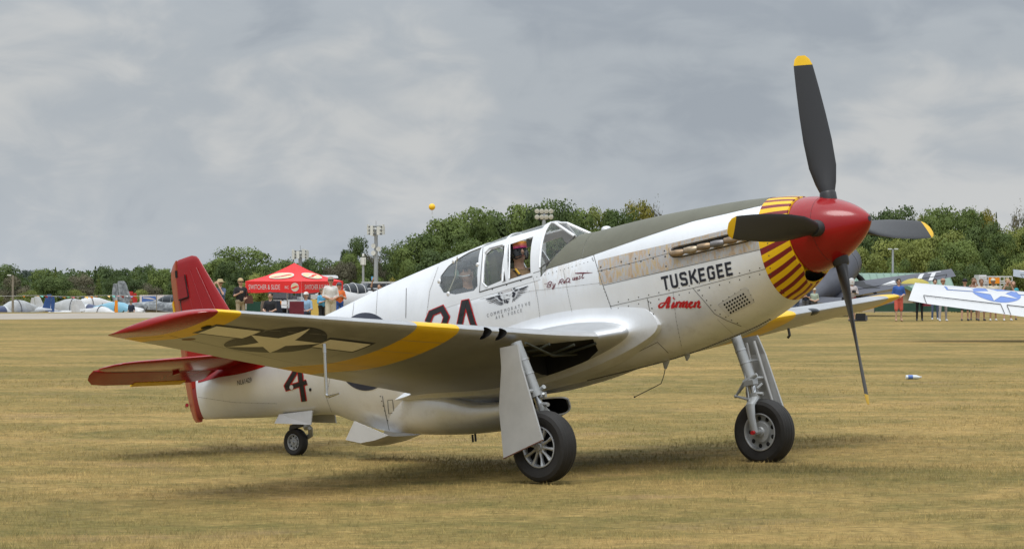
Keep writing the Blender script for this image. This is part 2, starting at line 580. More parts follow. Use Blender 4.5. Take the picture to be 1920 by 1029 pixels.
# behind the tent
rows = [(452, 466, 235, 100, 'broad', 'mid'), (425, 492, 228, 50, 'broad', 'dark'), (482, 514, 205, 62, 'shrub', 'light'), (425, 528, 208, 50, 'shrub', 'mid'),
        (520, 488, 250, 66, 'broad', 'mid'), (556, 494, 262, 60, 'broad', 'dark'), (600, 486, 255, 66, 'broad', 'dark'), (640, 492, 240, 56, 'broad', 'brown'),
        (668, 447, 255, 50, 'broad', 'dark'), (655, 478, 246, 52, 'broad', 'mid'), (700, 478, 258, 50, 'broad', 'brown'), (728, 466, 262, 52, 'broad', 'dark'),
        (750, 472, 258, 44, 'broad', 'dark'), (580, 520, 215, 60, 'shrub', 'mid'), (640, 526, 212, 60, 'shrub', 'dark'), (700, 520, 214, 60, 'shrub', 'mid'),
        (540, 524, 214, 60, 'shrub', 'dark'), (732, 522, 205, 34, 'shrub', 'yellow'), (395, 508, 285, 40, 'broad', 'dark')]
wood(rows, 'behind the red tent', 'trees behind the red tent')

# the tall wood behind the cockpit
rows = [(792, 441, 222, 84, 'broad', 'mid'), (836, 413, 232, 92, 'broad', 'mid'), (880, 393, 240, 96, 'broad', 'mid'), (936, 399, 246, 92, 'broad', 'dark'),
        (992, 386, 242, 96, 'broad', 'mid'), (1034, 379, 236, 90, 'broad', 'dark'), (1082, 395, 240, 80, 'broad', 'mid'), (1128, 393, 244, 76, 'broad', 'light'),
        (1160, 396, 238, 70, 'broad', 'mid'), (1192, 381, 246, 66, 'broad', 'yellow'), (1226, 384, 250, 46, 'loose', 'brown'), (1270, 428, 240, 80, 'broad', 'mid'),
        (1340, 440, 236, 90, 'broad', 'dark'), (1420, 444, 238, 100, 'broad', 'mid'), (1500, 440, 240, 100, 'broad', 'dark'),
        (820, 470, 208, 80, 'broad', 'dark'), (890, 450, 210, 90, 'broad', 'mid'), (960, 452, 212, 90, 'broad', 'light'), (1110, 440, 212, 90, 'broad', 'dark'),
        (1180, 432, 214, 80, 'broad', 'light'), (776, 486, 206, 50, 'shrub', 'mid')]
wood(rows, 'in the wood behind the cockpit', 'trees of the wood behind the cockpit')

# the wood on the right, behind the green roof
rows = [(1590, 430, 232, 80, 'broad', 'dark'), (1634, 405, 240, 74, 'broad', 'dark'), (1686, 391, 240, 96, 'broad', 'dark'), (1738, 410, 246, 66, 'broad', 'yellow'), (1768, 391, 244, 84, 'broad', 'mid'),
        (1812, 394, 248, 78, 'broad', 'mid'), (1842, 396, 250, 50, 'broad', 'yellow'), (1868, 399, 252, 40, 'conifer', 'dark'), (1906, 392, 250, 46, 'loose', 'brown'),
        (1945, 400, 250, 60, 'broad', 'mid'), (1990, 410, 250, 70, 'broad', 'dark'),
        (1612, 466, 196, 72, 'broad', 'light'), (1660, 450, 202, 82, 'broad', 'light'), (1716, 452, 198, 74, 'broad', 'light'), (1770, 436, 204, 96, 'broad', 'light'), (1800, 452, 192, 76, 'broad', 'mid'),
        (1846, 420, 210, 76, 'broad', 'dark'), (1880, 438, 200, 66, 'broad', 'mid'), (1915, 428, 205, 70, 'broad', 'light'), (1960, 430, 204, 80, 'broad', 'mid'),
        (1740, 486, 186, 60, 'shrub', 'mid'), (1810, 498, 184, 74, 'shrub', 'dark'), (1850, 496, 186, 70, 'shrub', 'mid'), (1900, 492, 186, 80, 'shrub', 'light'), (1680, 484, 186, 60, 'shrub', 'mid'),
        (1600, 492, 186, 60, 'shrub', 'dark')]
wood(rows, 'in the wood right of the spinner', 'trees of the wood on the right')

def far_wood():
    # the woods go on behind the single trees; far off, read as one mass
    r = np.random.default_rng(77)
    n = 190000
    X = r.uniform(-150, 150, n); Y = 330 + 14 * np.sin(X * .05) + r.uniform(-14, 22, n)
    u = 960 + X / Y * FPX
    top = np.interp(u, [-600, 0, 330, 420, 640, 760, 820, 1250, 1500, 1650, 1960, 2600], [514, 515, 514, 506, 502, 496, 452, 446, 460, 446, 440, 438])
    zt = CAMH + (HOR - top) / FPX * Y + .45 * np.sin(X * .9) * np.sin(X * .31 + 2) + .28 * np.sin(X * 2.3 + 1) + .15 * np.sin(X * 5.1) + r.normal(size=n) * .07
    zb = ground_h(X, Y)
    Z = zb + (zt - zb) * r.uniform(0, 1, n) ** .6
    Y = Y + 5 * np.sin(Z * 1.3 + X)
    N_ = r.normal(size=(n, 3)) * .6 + np.array([0, -.7, .5]); N_ /= np.linalg.norm(N_, axis=1, keepdims=True)
    me = leaves_to_mesh('far_wood', np.stack([X, Y, Z], 1), N_, r.uniform(.09, .18, n))
    me.materials[0] = LEAF['dark']
    tag(link_mesh('far_wood', me), kind='stuff')
far_wood()

# ------------------------------------------------------------------ building with the green roof
M_ROOF = mat('green_metal_roof', (.165, .250, .195), .55, var=.12, vscale=.5)
M_FASCIA = mat('fascia_green', (.10, .20, .15), .6)
M_BEIGE = mat('beige_wall', (.42, .36, .26), .85, var=.1, vscale=1)
def green_hall():
    D = 174.0; k = D / FPX
    x0 = (1480 - 960) * k; x1 = (1778 - 960) * k
    zb = gh(x1, D) - .05
    zr = CAMH + (HOR - 512) * k; ze = CAMH + (HOR - 552) * k
    t = empty('park_hall', ((x0 + x1) / 2, D, zb), 0, 'low beige hall with a long green metal roof and small gable, behind the crowd', 'building')
    L = (x1 - x0) / 2; zr -= zb; ze -= zb
    MB().box((0, 0, ze / 2), (2 * L - .8, 5.6, ze)).build('wall', M_BEIGE, t, smooth=False)
    mb = MB()
    mb.add([(-L, -3.4, ze), (L, -3.4, ze), (L, 0, zr), (-L, 0, zr), (-L, 3.4, ze), (L, 3.4, ze)], [(0, 1, 2, 3), (3, 2, 5, 4), (0, 3, 4), (1, 5, 2), (0, 4, 5, 1)])
    r_ = mb.build('roof', M_ROOF, t, smooth=False)
    mb = MB()
    n = 22
    for i in range(n + 1):
        x = -L + 2 * L * i / n
        mb.tube([(x, -3.4, ze + .02), (x, 0, zr + .02)], .025, 4)
    mb.build('standing_seams', M_ROOF, r_)
    # gable bay
    gx = ((1648 - 960) * k) - (x0 + x1) / 2; gw = 46 * k; gz = CAMH + (HOR - 524) * k - zb; ge = CAMH + (HOR - 546) * k - zb
    MB().add([(gx - gw, -4.2, 0), (gx + gw, -4.2, 0), (gx + gw, -4.2, ge), (gx, -4.2, gz), (gx - gw, -4.2, ge),
              (gx - gw, -1.5, 0), (gx + gw, -1.5, 0), (gx + gw, -1.5, ge), (gx, -1.5, gz), (gx - gw, -1.5, ge)],
             [(0, 1, 2, 3, 4), (0, 5, 6, 1), (1, 6, 7, 2), (4, 9, 5, 0), (5, 9, 8, 7, 6), (2, 7, 8, 3), (3, 8, 9, 4)]).build('gable_wall', M_BEIGE, t, smooth=False)
    mb = MB()
    e = .35; dz = (gz - ge) / gw * e
    for s in (-1, 1):
        a = [(gx + s * (gw + e), -4.6, ge - dz + .03), (gx, -4.6, gz + .03), (gx, -.4, gz + .03), (gx + s * (gw + e), -.4, ge - dz + .03)]
        mb.plate(a, (0, 0, 1), .12)
    gr = mb.build('gable_roof', M_ROOF, t, smooth=False)
    mb = MB()
    for s in (-1, 1):
        mb.plate([(gx + s * (gw + e), -4.63, ge - dz - .06), (gx, -4.63, gz - .06), (gx, -4.63, gz + .16), (gx + s * (gw + e), -4.63, ge - dz + .16)], (0, -1, 0), .05)
    mb.build('fascia', M_FASCIA, gr, smooth=False)
green_hall()

# ------------------------------------------------------------------ masts and lamp posts
M_STEEL = mat('galvanised_steel', (.42, .44, .46), .5, metal=.5, var=.15, vscale=2)
M_DSTEEL = mat('dark_steel', (.10, .11, .12), .55, metal=.4)
M_PANEL = mat('antenna_white', (.66, .66, .62), .5, var=.06, vscale=2)
M_WOOD = mat('weathered_wood', (.26, .23, .18), .85, var=.3, vscale=3)
def mast_base(u, D, name, label, cat, group=None):
    x = (u - 960) / FPX * D
    return empty(name, (x, D, gh(x, D)), 0, label, cat, group), D / FPX, gh(x, D)
def zpx(v, D, zb): return CAMH + (HOR - v) / FPX * D - zb

def cell_mast(u, v0, v1, vb, D, rpx, label, ring=8, radome=True):
    t, k, zb = mast_base(u, D, 'antenna_mast', label, 'mast', 'antenna and floodlight masts over the trees')
    zt, z1 = zpx(v0, D, zb), zpx(v1, D, zb)
    MB().tube([(0, 0, -.1), (0, 0, (zt + z1) / 2)], [5 * k, 3.2 * k], 10).build('pole', M_STEEL, t)
    mb = MB()
    rr_ = rpx * k
    for z in (z1 + 4 * k, (zt + z1) / 2, zt - 4 * k):
        pts = [(rr_ * math.cos(a), rr_ * math.sin(a), z) for a in np.linspace(0, 2 * PI, 17)]
        mb.tube(pts, 1.1 * k, 5, caps=False)
        for a in (0, 2.09, 4.19):
            mb.tube([(0, 0, z), (rr_ * math.cos(a), rr_ * math.sin(a), z)], .9 * k, 5)
    mb.build('platform', M_DSTEEL, t)
    hh = (zt - z1)
    for i in range(ring):
        a = 2 * PI * i / ring + .3
        mb = MB(); mb.box((rr_ * math.cos(a), rr_ * math.sin(a), z1 + hh * (.5 + .06 * math.sin(i * 2))), (5.5 * k, 3.2 * k, hh * (.86 if i % 3 else .7)), rz=a + PI / 2)
        mb.build('antenna_panel', M_PANEL, t, smooth=False)
    for s, vv in ((-1, .32), (1, .42), (-1, .55)):
        if radome and t:
            z = z1 * (1 - vv * .35)
            mb = MB(); mb.lathe([(0, 0), (1.5 * k, 4.5 * k), (2.4 * k, 4.6 * k)], (s * 4 * k, -3 * k, z), (s * .4, -1, 0), 12)
            mb.build('dish', M_PANEL, t)
    mb = MB()
    mb.tube([(0, 0, zt - 3 * k), (0, 0, zt + 7 * k)], .5 * k, 5)
    mb.build('lightning_rod', M_STEEL, t)
cell_mast(705, 421, 443, 545, 205, 15, 'tall grey mast with a ring of pale antenna panels, left of the wood')
cell_mast(563, 467, 487, 560, 215, 14, 'antenna mast whose head rises behind the red tent', 9, False)

def small_mast(u, v0, v1, D, label):
    t, k, zb = mast_base(u, D, 'antenna_mast', label, 'mast', 'antenna and floodlight masts over the trees')
    MB().tube([(0, 0, -.1), (0, 0, zpx(v1, D, zb))], 2.2 * k, 8).build('pole', M_STEEL, t)
    zc = (zpx(v0, D, zb) + zpx(v1, D, zb)) / 2
    for i in range(3):
        a = 2 * PI * i / 3 - PI / 2
        MB().box((3.2 * k * math.cos(a), 3.2 * k * math.sin(a), zc), (5.4 * k, 2.2 * k, 14 * k), rz=a + PI / 2).build('antenna_panel', M_PANEL, t, smooth=False)
    MB().lathe([(0, 2.2 * k), (4 * k, 2.0 * k), (5 * k, .6 * k)], (0, 0, zc + 9 * k), (0, 0, 1), 10).build('beacon', M_PANEL, t)
small_mast(681, 483, 496, 196, 'thin pole with a short white antenna drum, left of the tall grey mast')

def flood_mast():
    D = 200; u = 1020
    t, k, zb = mast_base(u, D, 'floodlight_mast', 'floodlight mast with a cluster of white lamps above the cockpit canopy', 'mast', 'antenna and floodlight masts over the trees')
    zt = zpx(395, D, zb)
    MB().tube([(0, 0, -.1), (0, 0, zt)], [5 * k, 3.4 * k], 10).build('pole', M_STEEL, t)
    mb = MB()
    for z in (zt - 3 * k, zt - 14 * k):
        mb.box((0, 0, z), (30 * k, 3 * k, 2 * k)); mb.box((0, 0, z - 3 * k), (22 * k, 3 * k, 2 * k))
    mb.build('crossarm', M_DSTEEL, t, smooth=False)
    for z in (zt, zt - 11 * k):
        for i in range(4):
            x = (-12 + 8 * i) * k
            mb = MB(); mb.lathe([(0, 1.2 * k), (2.2 * k, 4.2 * k), (4.2 * k, 4.6 * k), (4.4 * k, 4.0 * k)], (x, -1.2 * k, z), (.25 * (i - 1.5), -1, -.35), 12)
            mb.build('lamp_head', M_PANEL, t)
flood_mast()

def lamp_post(u, v0, D, label, wood_, arms):
    t, k, zb = mast_base(u, D, 'lamp_post', label, 'lamp post')
    z = zpx(v0, D, zb)
    MB().tube([(0, 0, -.1), (0, 0, z)], [2.6 * k, 1.9 * k], 8).build('pole', M_WOOD if wood_ else M_STEEL, t)
    for s in arms:
        mb = MB(); mb.tube([(0, 0, z - 2 * k), (s * 4 * k, -2 * k, z)], .8 * k, 5)
        a = mb.build('arm', M_DSTEEL, t)
        MB().box((s * 6 * k, -3 * k, z + .2 * k), (7 * k, 4 * k, 2 * k)).build('lamp_head', M_PANEL, a, smooth=False)
lamp_post(24, 516, 178, 'pale wooden lamp post at the far left edge, before the tree line', True, (-1,))
lamp_post(1674, 467, 180, 'slim lamp post standing behind the green roof', False, (-1, 1))

# ------------------------------------------------------------------ yellow balloon
def balloon():
    D = 190; x, y, z = gpx(810, 388, D); k = D / FPX
    t = empty('balloon', (x, y, z - 6 * k), 0, 'small round yellow balloon floating in the sky above the wood', 'balloon')
    MB().sphere((0, 0, 6 * k), 6.2 * k, 20, 14).build('envelope', mat('balloon_yellow', (.85, .50, .02), .45), t)
    MB().tube([(0, 0, 0), (.3 * k, 0, -4 * k), (0, 0, -9 * k)], .25 * k, 4).build('cord', M_WOOD, t)
    MB().box((0, 0, -9.6 * k), (1.6 * k, 1.6 * k, 1.4 * k)).build('tag', M_PANEL, t, smooth=False)
balloon()
# ================================================================== PEOPLE
SKIN = mat('skin_light', (.50, .30, .21), .6, var=.1, vscale=9)
SKIN2 = mat('skin_tan', (.34, .19, .125), .6, var=.1, vscale=9)
def cloth(name, col): return mat('cloth_' + name, col, .85, var=.22, vscale=7, bump=.25, bscale=18)
C_BLACK = cloth('black', (.016, .016, .018)); C_NAVY = cloth('navy', (.022, .030, .055)); C_WHITE = cloth('white', (.68, .66, .63))
C_KHAKI = cloth('khaki', (.40, .33, .22)); C_BLUE = cloth('blue', (.035, .10, .34)); C_SKY = cloth('sky_blue', (.10, .37, .60))
C_CORAL = cloth('coral', (.62, .12, .085)); C_GREY = cloth('grey', (.33, .31, .31)); C_DGREY = cloth('dark_grey', (.10, .10, .11))
C_JEANS = cloth('jeans', (.085, .115, .19)); C_ORANGE = cloth('orange', (.72, .16, .035)); C_TEAL = cloth('teal', (.05, .33, .38))
C_CREAM = cloth('cream', (.58, .52, .40)); C_JACKET = cloth('flight_jacket', (.235, .150, .075)); C_GREEN = cloth('olive', (.12, .12, .06))
SHOE_W = mat('shoe_white', (.60, .60, .60), .6); SHOE_D = mat('shoe_dark', (.03, .03, .035), .5)
HAIR_D = mat('hair_dark', (.018, .013, .010), .55, bump=.4, bscale=90); HAIR_B = mat('hair_brown', (.13, .075, .035), .55, bump=.4, bscale=90)
DARKGLASS = mat('sunglasses_black', (.008, .008, .01), .12)
PLAS_B = mat('black_plastic', (.012, .012, .013), .35)

POSES = {
    'down': [((.25, -.03, 1.13), (.26, .07, .87))] * 2,
    'camera': [((.25, .15, 1.20), (.075, .21, 1.56))] * 2,
    'chest': [((.26, .03, 1.12), (.06, .25, 1.20))] * 2,
    'belly': [((.26, -.02, 1.10), (.07, .23, 1.03))] * 2,
    'arms_out': [((.27, .06, 1.14), (.13, .30, 1.25)), ((.26, .0, 1.10), (.10, .24, 1.06))],
    'phone_up': [((.30, .14, 1.60), (.20, .24, 1.86)), ((.25, -.03, 1.13), (.26, .07, .87))],
    'hold_up': [((.26, .06, 1.18), (.20, .20, 1.42)), ((.25, -.03, 1.13), (.26, .07, .87))],
    'lap': [((.25, .08, 1.12), (.14, .36, 1.05))] * 2,
}
def capsule(mb, p0, p1, r0, r1, n=12):
    a, b = Vector(p0), Vector(p1)
    t = (b - a)
    t = t.normalized() if t.length > 1e-6 else Vector((0, 0, 1))
    pts, rs = [], []
    for q in (-.98, -.8, -.45, 0):
        pts.append(a + t * r0 * q); rs.append(r0 * math.sqrt(max(1 - q * q, .01)))
    for q in (0, .45, .8, .98):
        pts.append(b + t * r1 * q); rs.append(r1 * math.sqrt(max(1 - q * q, .01)))
    mb.tube(pts, rs, n)

def person_body(pose, legs, vox, seated=False, stride=.0, sleeve='short', flare=1.0):
    """one continuous figure, 1.75 m, facing +Y; returns (mesh builder data) with a region per face"""
    prims = []
    def add(p0, p1, r0, r1, reg): prims.append((p0, p1, r0, r1, reg))
    z0 = 0
    add((-.065, 0, .96), (.065, 0, .96), .122, .122, 'trousers')
    add((0, .005, 1.02), (0, .012, 1.30), .135, .142, 'shirt')
    add((-.06, .0, 1.04), (-.085, .0, 1.32), .105, .110, 'shirt'); add((.06, 0, 1.04), (.085, 0, 1.32), .105, .110, 'shirt')
    add((-.155, -.008, 1.395), (.155, -.008, 1.395), .068, .068, 'shirt')
    add((0, -.005, 1.40), (0, .018, 1.54), .058, .052, 'skin')
    add((0, .030, 1.585), (0, .010, 1.665), .074, .092, 'skin')
    add((0, .055, 1.560), (0, .050, 1.60), .048, .06, 'skin')
    add((0, .108, 1.640), (0, .124, 1.606), .012, .017, 'skin')
    for s in (-1, 1):
        add((s * .088, .005, 1.60), (s * .092, 0, 1.645), .014, .018, 'skin')
    hands = []
    for s, (el, ha) in zip((1, -1), POSES[pose]):
        sh = (s * .185, -.008, 1.385); e = (s * el[0], el[1], el[2]); h = (s * ha[0], ha[1], ha[2])
        add(sh, e, .058, .046, 'shirt')
        add(e, h, .042, .028, 'shirt' if sleeve == 'long' else 'skin')
        hands.append((e, h, s))
    for s in (-1, 1):
        if seated:
            hip, kn, an = (s * .09, .02, .95), (s * .12, .46, 1.00), (s * .12, .52, .58)
        else:
            hip, kn, an = (s * .088, 0, .92), (s * (.095 + stride * .3), .02 + s * stride * .4, .50), (s * (.10 + stride * .5), s * stride, .09)
        tr = 'trousers'
        add(hip, kn, .088 * flare, (.060 if legs == 'long' else .074) * flare, tr)
        if legs == 'shorts':
            add(kn, an, .050, .036, 'skin')
        else:
            add(kn, an, .058, .046, tr)
        add((an[0], an[1] - .02, .045 if not seated else an[2] - .05), (an[0] + s * .02, an[1] + .17, .035 if not seated else an[2] - .06), .045, .036, 'shoes')
    mb = MB()
    for p0, p1, r0, r1, reg in prims: capsule(mb, p0, p1, r0, r1)
    me = bpy.data.meshes.new('body'); me.from_pydata(mb.v, [], mb.f)
    bm = bmesh.new(); bm.from_mesh(me); bmesh.ops.recalc_face_normals(bm, faces=bm.faces); bm.to_mesh(me); bm.free()
    o = bpy.data.objects.new('tmp', me); COL.objects.link(o)
    md = o.modifiers.new('r', 'REMESH'); md.mode = 'VOXEL'; md.voxel_size = vox
    ms = o.modifiers.new('s', 'SMOOTH'); ms.iterations = 3; ms.factor = .5
    out = evaluated(o)
    bpy.data.objects.remove(o); bpy.data.meshes.remove(me)
    # region of every face = nearest limb
    nf = len(out.polygons)
    cen = np.empty(nf * 3); out.polygons.foreach_get('center', cen); cen = cen.reshape(-1, 3)
    best = np.full(nf, 1e9); reg = np.zeros(nf, int); names = ['skin', 'shirt', 'trousers', 'shoes']
    for p0, p1, r0, r1, rg in prims:
        a = np.array(p0); d = np.array(p1) - a; L2 = d @ d + 1e-9
        t = np.clip(((cen - a) @ d) / L2, 0, 1)
        dist = np.linalg.norm(cen - a - t[:, None] * d, axis=1) - (r0 + (r1 - r0) * t)
        if rg == 'skin': dist = dist + .004
        m = dist < best; best[m] = dist[m]; reg[m] = names.index(rg)
    V = np.empty(len(out.vertices) * 3); out.vertices.foreach_get('co', V)
    fm = MB(); fm.v = [tuple(p) for p in V.reshape(-1, 3)]; fm.f = [tuple(p.vertices) for p in out.polygons]; fm.mi = reg.tolist()
    bpy.data.meshes.remove(out)
    # hands: palm, four unequal curled fingers, thumb at the side of the palm
    for e, h, s in hands:
        e, h = Vector(e), Vector(h); d = (h - e).normalized()
        side = d.cross(Vector((0, 1, .2))).normalized(); nrm = side.cross(d).normalized()
        capsule(fm, h - d * .01, h + d * .06, .026, .030, 8)
        for k, ln in enumerate((.062, .074, .068, .052)):
            b = h + d * .075 + side * (k - 1.5) * .018
            capsule(fm, b, b + d * ln * .5 - nrm * .008, .0095, .0085, 6)
            capsule(fm, b + d * ln * .5 - nrm * .008, b + d * ln * .8 - nrm * .035, .0085, .0075, 6)
        tb = h + d * .02 + side * (-s) * .028
        capsule(fm, tb, tb + d * .035 + side * (-s) * .030, .012, .010, 6)
        capsule(fm, tb + d * .035 + side * (-s) * .030, tb + d * .068 + side * (-s) * .026 - nrm * .012, .010, .008, 6)
    fm.mi += [0] * (len(fm.f) - len(fm.mi))
    return fm

def cap_mesh(kind):
    mb = MB()
    c = Vector((0, .006, 1.672))
    if kind in ('cap', 'cap_back'):
        prof = [(.030 - .045, .100), (.0, .103), (.035, .098), (.070, .080), (.095, .045), (.104, .004)]
        mb.lathe([(a, r) for a, r in prof], c, (0, 0, 1), 18)
        s = 1 if kind == 'cap' else -1
        mb.plate([(.075 * math.sin(a), .006 + s * (.085 + .105 * math.cos(a)), 1.668) for a in np.linspace(-PI / 2, PI / 2, 9)], (0, 0, 1), .010)
    elif kind == 'sunhat':
        mb.lathe([(-.012, .20), (-.004, .202), (.006, .120), (.02, .104), (.06, .100), (.088, .085), (.10, .05), (.103, .004)], c, (0, -.04, 1), 20)
    elif kind == 'hood':
        mb.lathe([(-.18, .10), (-.10, .115), (-.02, .122), (.06, .108), (.10, .06), (.112, .004)], c + Vector((0, -.018, 0)), (0, -.12, 1), 18)
    elif kind == 'hair':
        mb.lathe([(-.05, .094), (-.02, .101), (.03, .100), (.070, .082), (.093, .05), (.101, .004)], c + Vector((0, -.016, 0)), (0, -.30, 1), 18)
    elif kind == 'long_hair':
        mb.lathe([(-.24, .085), (-.18, .098), (-.06, .105), (.0, .104), (.05, .096), (.085, .062), (.104, .004)], c + Vector((0, -.028, 0)), (0, -.16, 1), 18)
    return mb

def person(u, D, label, yaw=180, pose='down', legs='long', sleeve='short', height=1.75, shirt=C_GREY, trousers=C_JEANS, shoes=SHOE_D, skin=SKIN,
           hat='hair', hatmat=HAIR_D, shades=False, group=None, seated=False, stride=0.03, vox=.024, matrix=None, dz=0.0, flare=1.0):
    fm = person_body(pose, legs, vox, seated, stride, sleeve, flare)
    if matrix is None:
        x = (u - 960) / FPX * D
        t = empty('person', (x, D, gh(x, D) + dz), R(yaw), label, 'person', group)
        k = height / 1.75; t.scale = (k, k, k)
    else:
        t = empty('person', (0, 0, 0), 0, label, 'person', group); t.matrix_world = matrix
    fm.build('body', [skin, shirt, trousers, shoes], t, sharp=70, recalc=False)
    if hat:
        cap_mesh(hat).build('hair' if 'hair' in hat else ('hood' if hat == 'hood' else 'hat'), hatmat, t, sharp=50)
        if 'hair' not in hat and hat != 'hood':
            cap_mesh('hair').build('hair', HAIR_D, t).scale = (.985, .985, .9925)
    mb = MB()
    if shades:
        for s in (-1, 1): mb.box((s * .034, .099, 1.640), (.050, .016, .030))
        mb.box((0, .104, 1.647), (.03, .01, .008))
        for s in (-1, 1): mb.box((s * .084, .05, 1.646), (.008, .10, .008))
        mb.build('sunglasses', DARKGLASS, t, smooth=False)
    else:
        for s in (-1, 1): mb.sphere((s * .033, .092, 1.642), (.013, .010, .008), 8, 6)
        mb.build('eyes', HAIR_D, t)
    mb = MB(); mb.sphere((0, .105, 1.572), (.024, .010, .006), 8, 6)
    mb.build('mouth', mat('lips', (.30, .10, .085), .5), t)
    return t

def held(name, label, cat, build, who, loc, rz=0.0):
    """a thing carried by a person: its own top-level object at a place given in that person's frame"""
    bpy.context.view_layer.update()
    t = empty(name, (0, 0, 0), 0, label, cat)
    t.matrix_world = who.matrix_world @ Matrix.Translation(loc) @ Matrix.Rotation(rz, 4, 'Z')
    build(t)
    return t
def b_camera(t):
    MB().box((0, 0, 0), (.15, .07, .10)).box((0, 0, .06), (.06, .06, .04), taper=.7).build('body', PLAS_B, t, smooth=False)
    MB().lathe([(0, .036), (.05, .040), (.14, .042), (.15, .036), (.145, .03)], (0, .03, 0), (0, 1, 0), 14).build('lens', PLAS_B, t)
def b_phone(t):
    MB().box((0, 0, 0), (.075, .012, .15)).build('body', mat('phone_blue', (.10, .35, .62), .3), t, smooth=False)
def b_bag(mt):
    def f(t):
        MB().box((0, 0, 0), (.36, .13, .27), taper=.85).build('bag_body', mt, t, smooth=False)
        MB().tube([(-.10, 0, .13), (-.08, 0, .30), (.08, 0, .30), (.10, 0, .13)], .012, 6).build('strap', mt, t)
    return f
def b_umbrella(mt):
    def f(t):
        n = 8
        pv = lambda r, z, k: (r * math.cos(2 * PI * k / n + .3), r * math.sin(2 * PI * k / n + .3), z)
        for k in range(n):
            mb = MB()
            a = [pv(0.02, .24, k), pv(.32, .195, k), pv(.58, .09, k), pv(.66, 0, k)]
            b = [pv(0.02, .24, k + 1), pv(.32, .195, k + 1), pv(.58, .09, k + 1), pv(.66, 0, k + 1)]
            mid = lambda p, q, d: tuple((p[i] + q[i]) / 2 * (1 if i == 2 else .985) - (d if i == 2 else 0) for i in range(3))
            mb.loft([a, [mid(p, q, .012) for p, q in zip(a, b)], b], caps=False, closed=False)
            mb.build('panel', mt, t, sharp=60)
        MB().tube([(0, 0, .30), (0, 0, -.62)], .008, 6).build('shaft', PLAS_B, t)
        mb = MB()
        for k in range(n): mb.tube([(0, 0, .05), pv(.32, .185, k)], .004, 4)
        mb.build('stretchers', PLAS_B, t)
    return f
M_UMB = mat('umbrella_yellow', (.36, .30, .055), .7)

# --- crowd on the left, by the tent
person(413, 98, 'man in a straw hat raising a camera, half hidden by the red tail fin', yaw=150, pose='camera', shirt=C_JEANS, trousers=C_NAVY, hat='sunhat', hatmat=cloth('straw', (.46, .36, .20)), skin=SKIN)
p = person(451, 100, 'man in a tan cap, black shirt and khaki trousers beside the red tent', yaw=205, pose='arms_out', shirt=C_BLACK, trousers=C_KHAKI, hat='cap', hatmat=cloth('tan_cap', (.50, .37, .20)), shades=True, height=1.78)
held('shoulder_bag', 'brown shoulder bag on the man in the black shirt', 'bag', b_bag(mat('leather_brown', (.10, .035, .022), .5)), p, (-.27, .04, 1.02), .4)
p = person(603, 101, 'person in a sky-blue shirt and black trousers in front of the red tent', yaw=230, pose='chest', shirt=C_SKY, trousers=C_BLACK, hat='hair', hatmat=HAIR_B, height=1.42)
held('camera', 'small dark camera held by the person in sky blue', 'camera', b_camera, p, (0, .30, 1.22))
p = person(620, 99, 'tall man in a white T-shirt, cap and beige shorts by the red tent', yaw=195, pose='belly', legs='shorts', shirt=C_WHITE, trousers=C_CREAM, shoes=SHOE_W, hat='cap', hatmat=cloth('grey_cap', (.33, .27, .22)), shades=True, height=1.83, flare=1.15)
person(636, 104, 'person in an orange vest and blue trousers behind the man in white', yaw=200, pose='chest', shirt=C_ORANGE, trousers=C_BLUE, hat='cap', hatmat=C_DGREY, height=1.62)
p = person(712, 100, 'person behind the silver rear fuselage raising a blue phone', yaw=160, pose='phone_up', shirt=C_DGREY, trousers=C_BLACK, hat='hair', height=1.60)
held('phone', 'blue phone held up behind the silver rear fuselage', 'phone', b_phone, p, (.20, .27, 1.95), .3)
person(246, 184, 'man in a navy shirt walking among the parked aeroplanes', yaw=150, pose='down', shirt=C_NAVY, trousers=C_DGREY, hat='cap', hatmat=cloth('brown_cap', (.20, .12, .07)))
person(507, 106, 'person in black sitting low under the red tent', yaw=170, pose='lap', shirt=C_BLACK, trousers=C_DGREY, hat='hair', seated=True, dz=-.50)
person(574, 107, 'person in light blue sitting under the red tent', yaw=165, pose='lap', shirt=cloth('pale_blue', (.24, .38, .52)), trousers=C_NAVY, hat='cap', hatmat=C_WHITE, seated=True, dz=-.50)

# --- crowd on the right
p = person(1597, 116, 'person in a pale hoodie holding a camera, before the dark warplane', yaw=190, pose='chest', shirt=cloth('pale_hoodie', (.47, .42, .41)), trousers=cloth('dark_red', (.22, .03, .03)), legs='shorts', sleeve='long', hat='hood', hatmat=cloth('pale_hood', (.55, .54, .53)), height=1.74)
held('camera', 'black camera held by the person in the pale hoodie', 'camera', b_camera, p, (0, .30, 1.22))
held('shoulder_bag', 'black bag hanging at the hip of the person in the pale hoodie', 'bag', b_bag(C_BLACK), p, (.30, .0, .86), .8)
x_ = (1615 - 960) / FPX * 116
t_ = empty('backpack', (x_, 116.2, gh(x_, 116)), .4, 'black backpack lying on the grass beside the person in the pale hoodie', 'bag')
MB().box((0, 0, .16), (.42, .24, .32), taper=.8).build('bag_body', C_BLACK, t_, smooth=False); MB().box((.2, -.1, .14), (.12, .05, .2), taper=.7).build('pocket', C_DGREY, t_, smooth=False)
person(1685, 116, 'man in a blue T-shirt and coral red shorts at the far wing tip', yaw=185, pose='belly', legs='shorts', shirt=C_BLUE, trousers=C_CORAL, shoes=mat('sandals', (.42, .25, .16), .7), hat='hair', shades=True, height=1.74, flare=1.15)
p = person(1724, 117, 'person in black trousers standing under the yellow umbrella', yaw=175, pose='hold_up', shirt=C_BLACK, trousers=C_BLACK, shoes=SHOE_D, hat='long_hair', hatmat=HAIR_D, height=1.66)
held('umbrella', 'dark-lined yellow umbrella held open above the white wing', 'umbrella', b_umbrella(M_UMB), p, (.20, .22, 1.62))
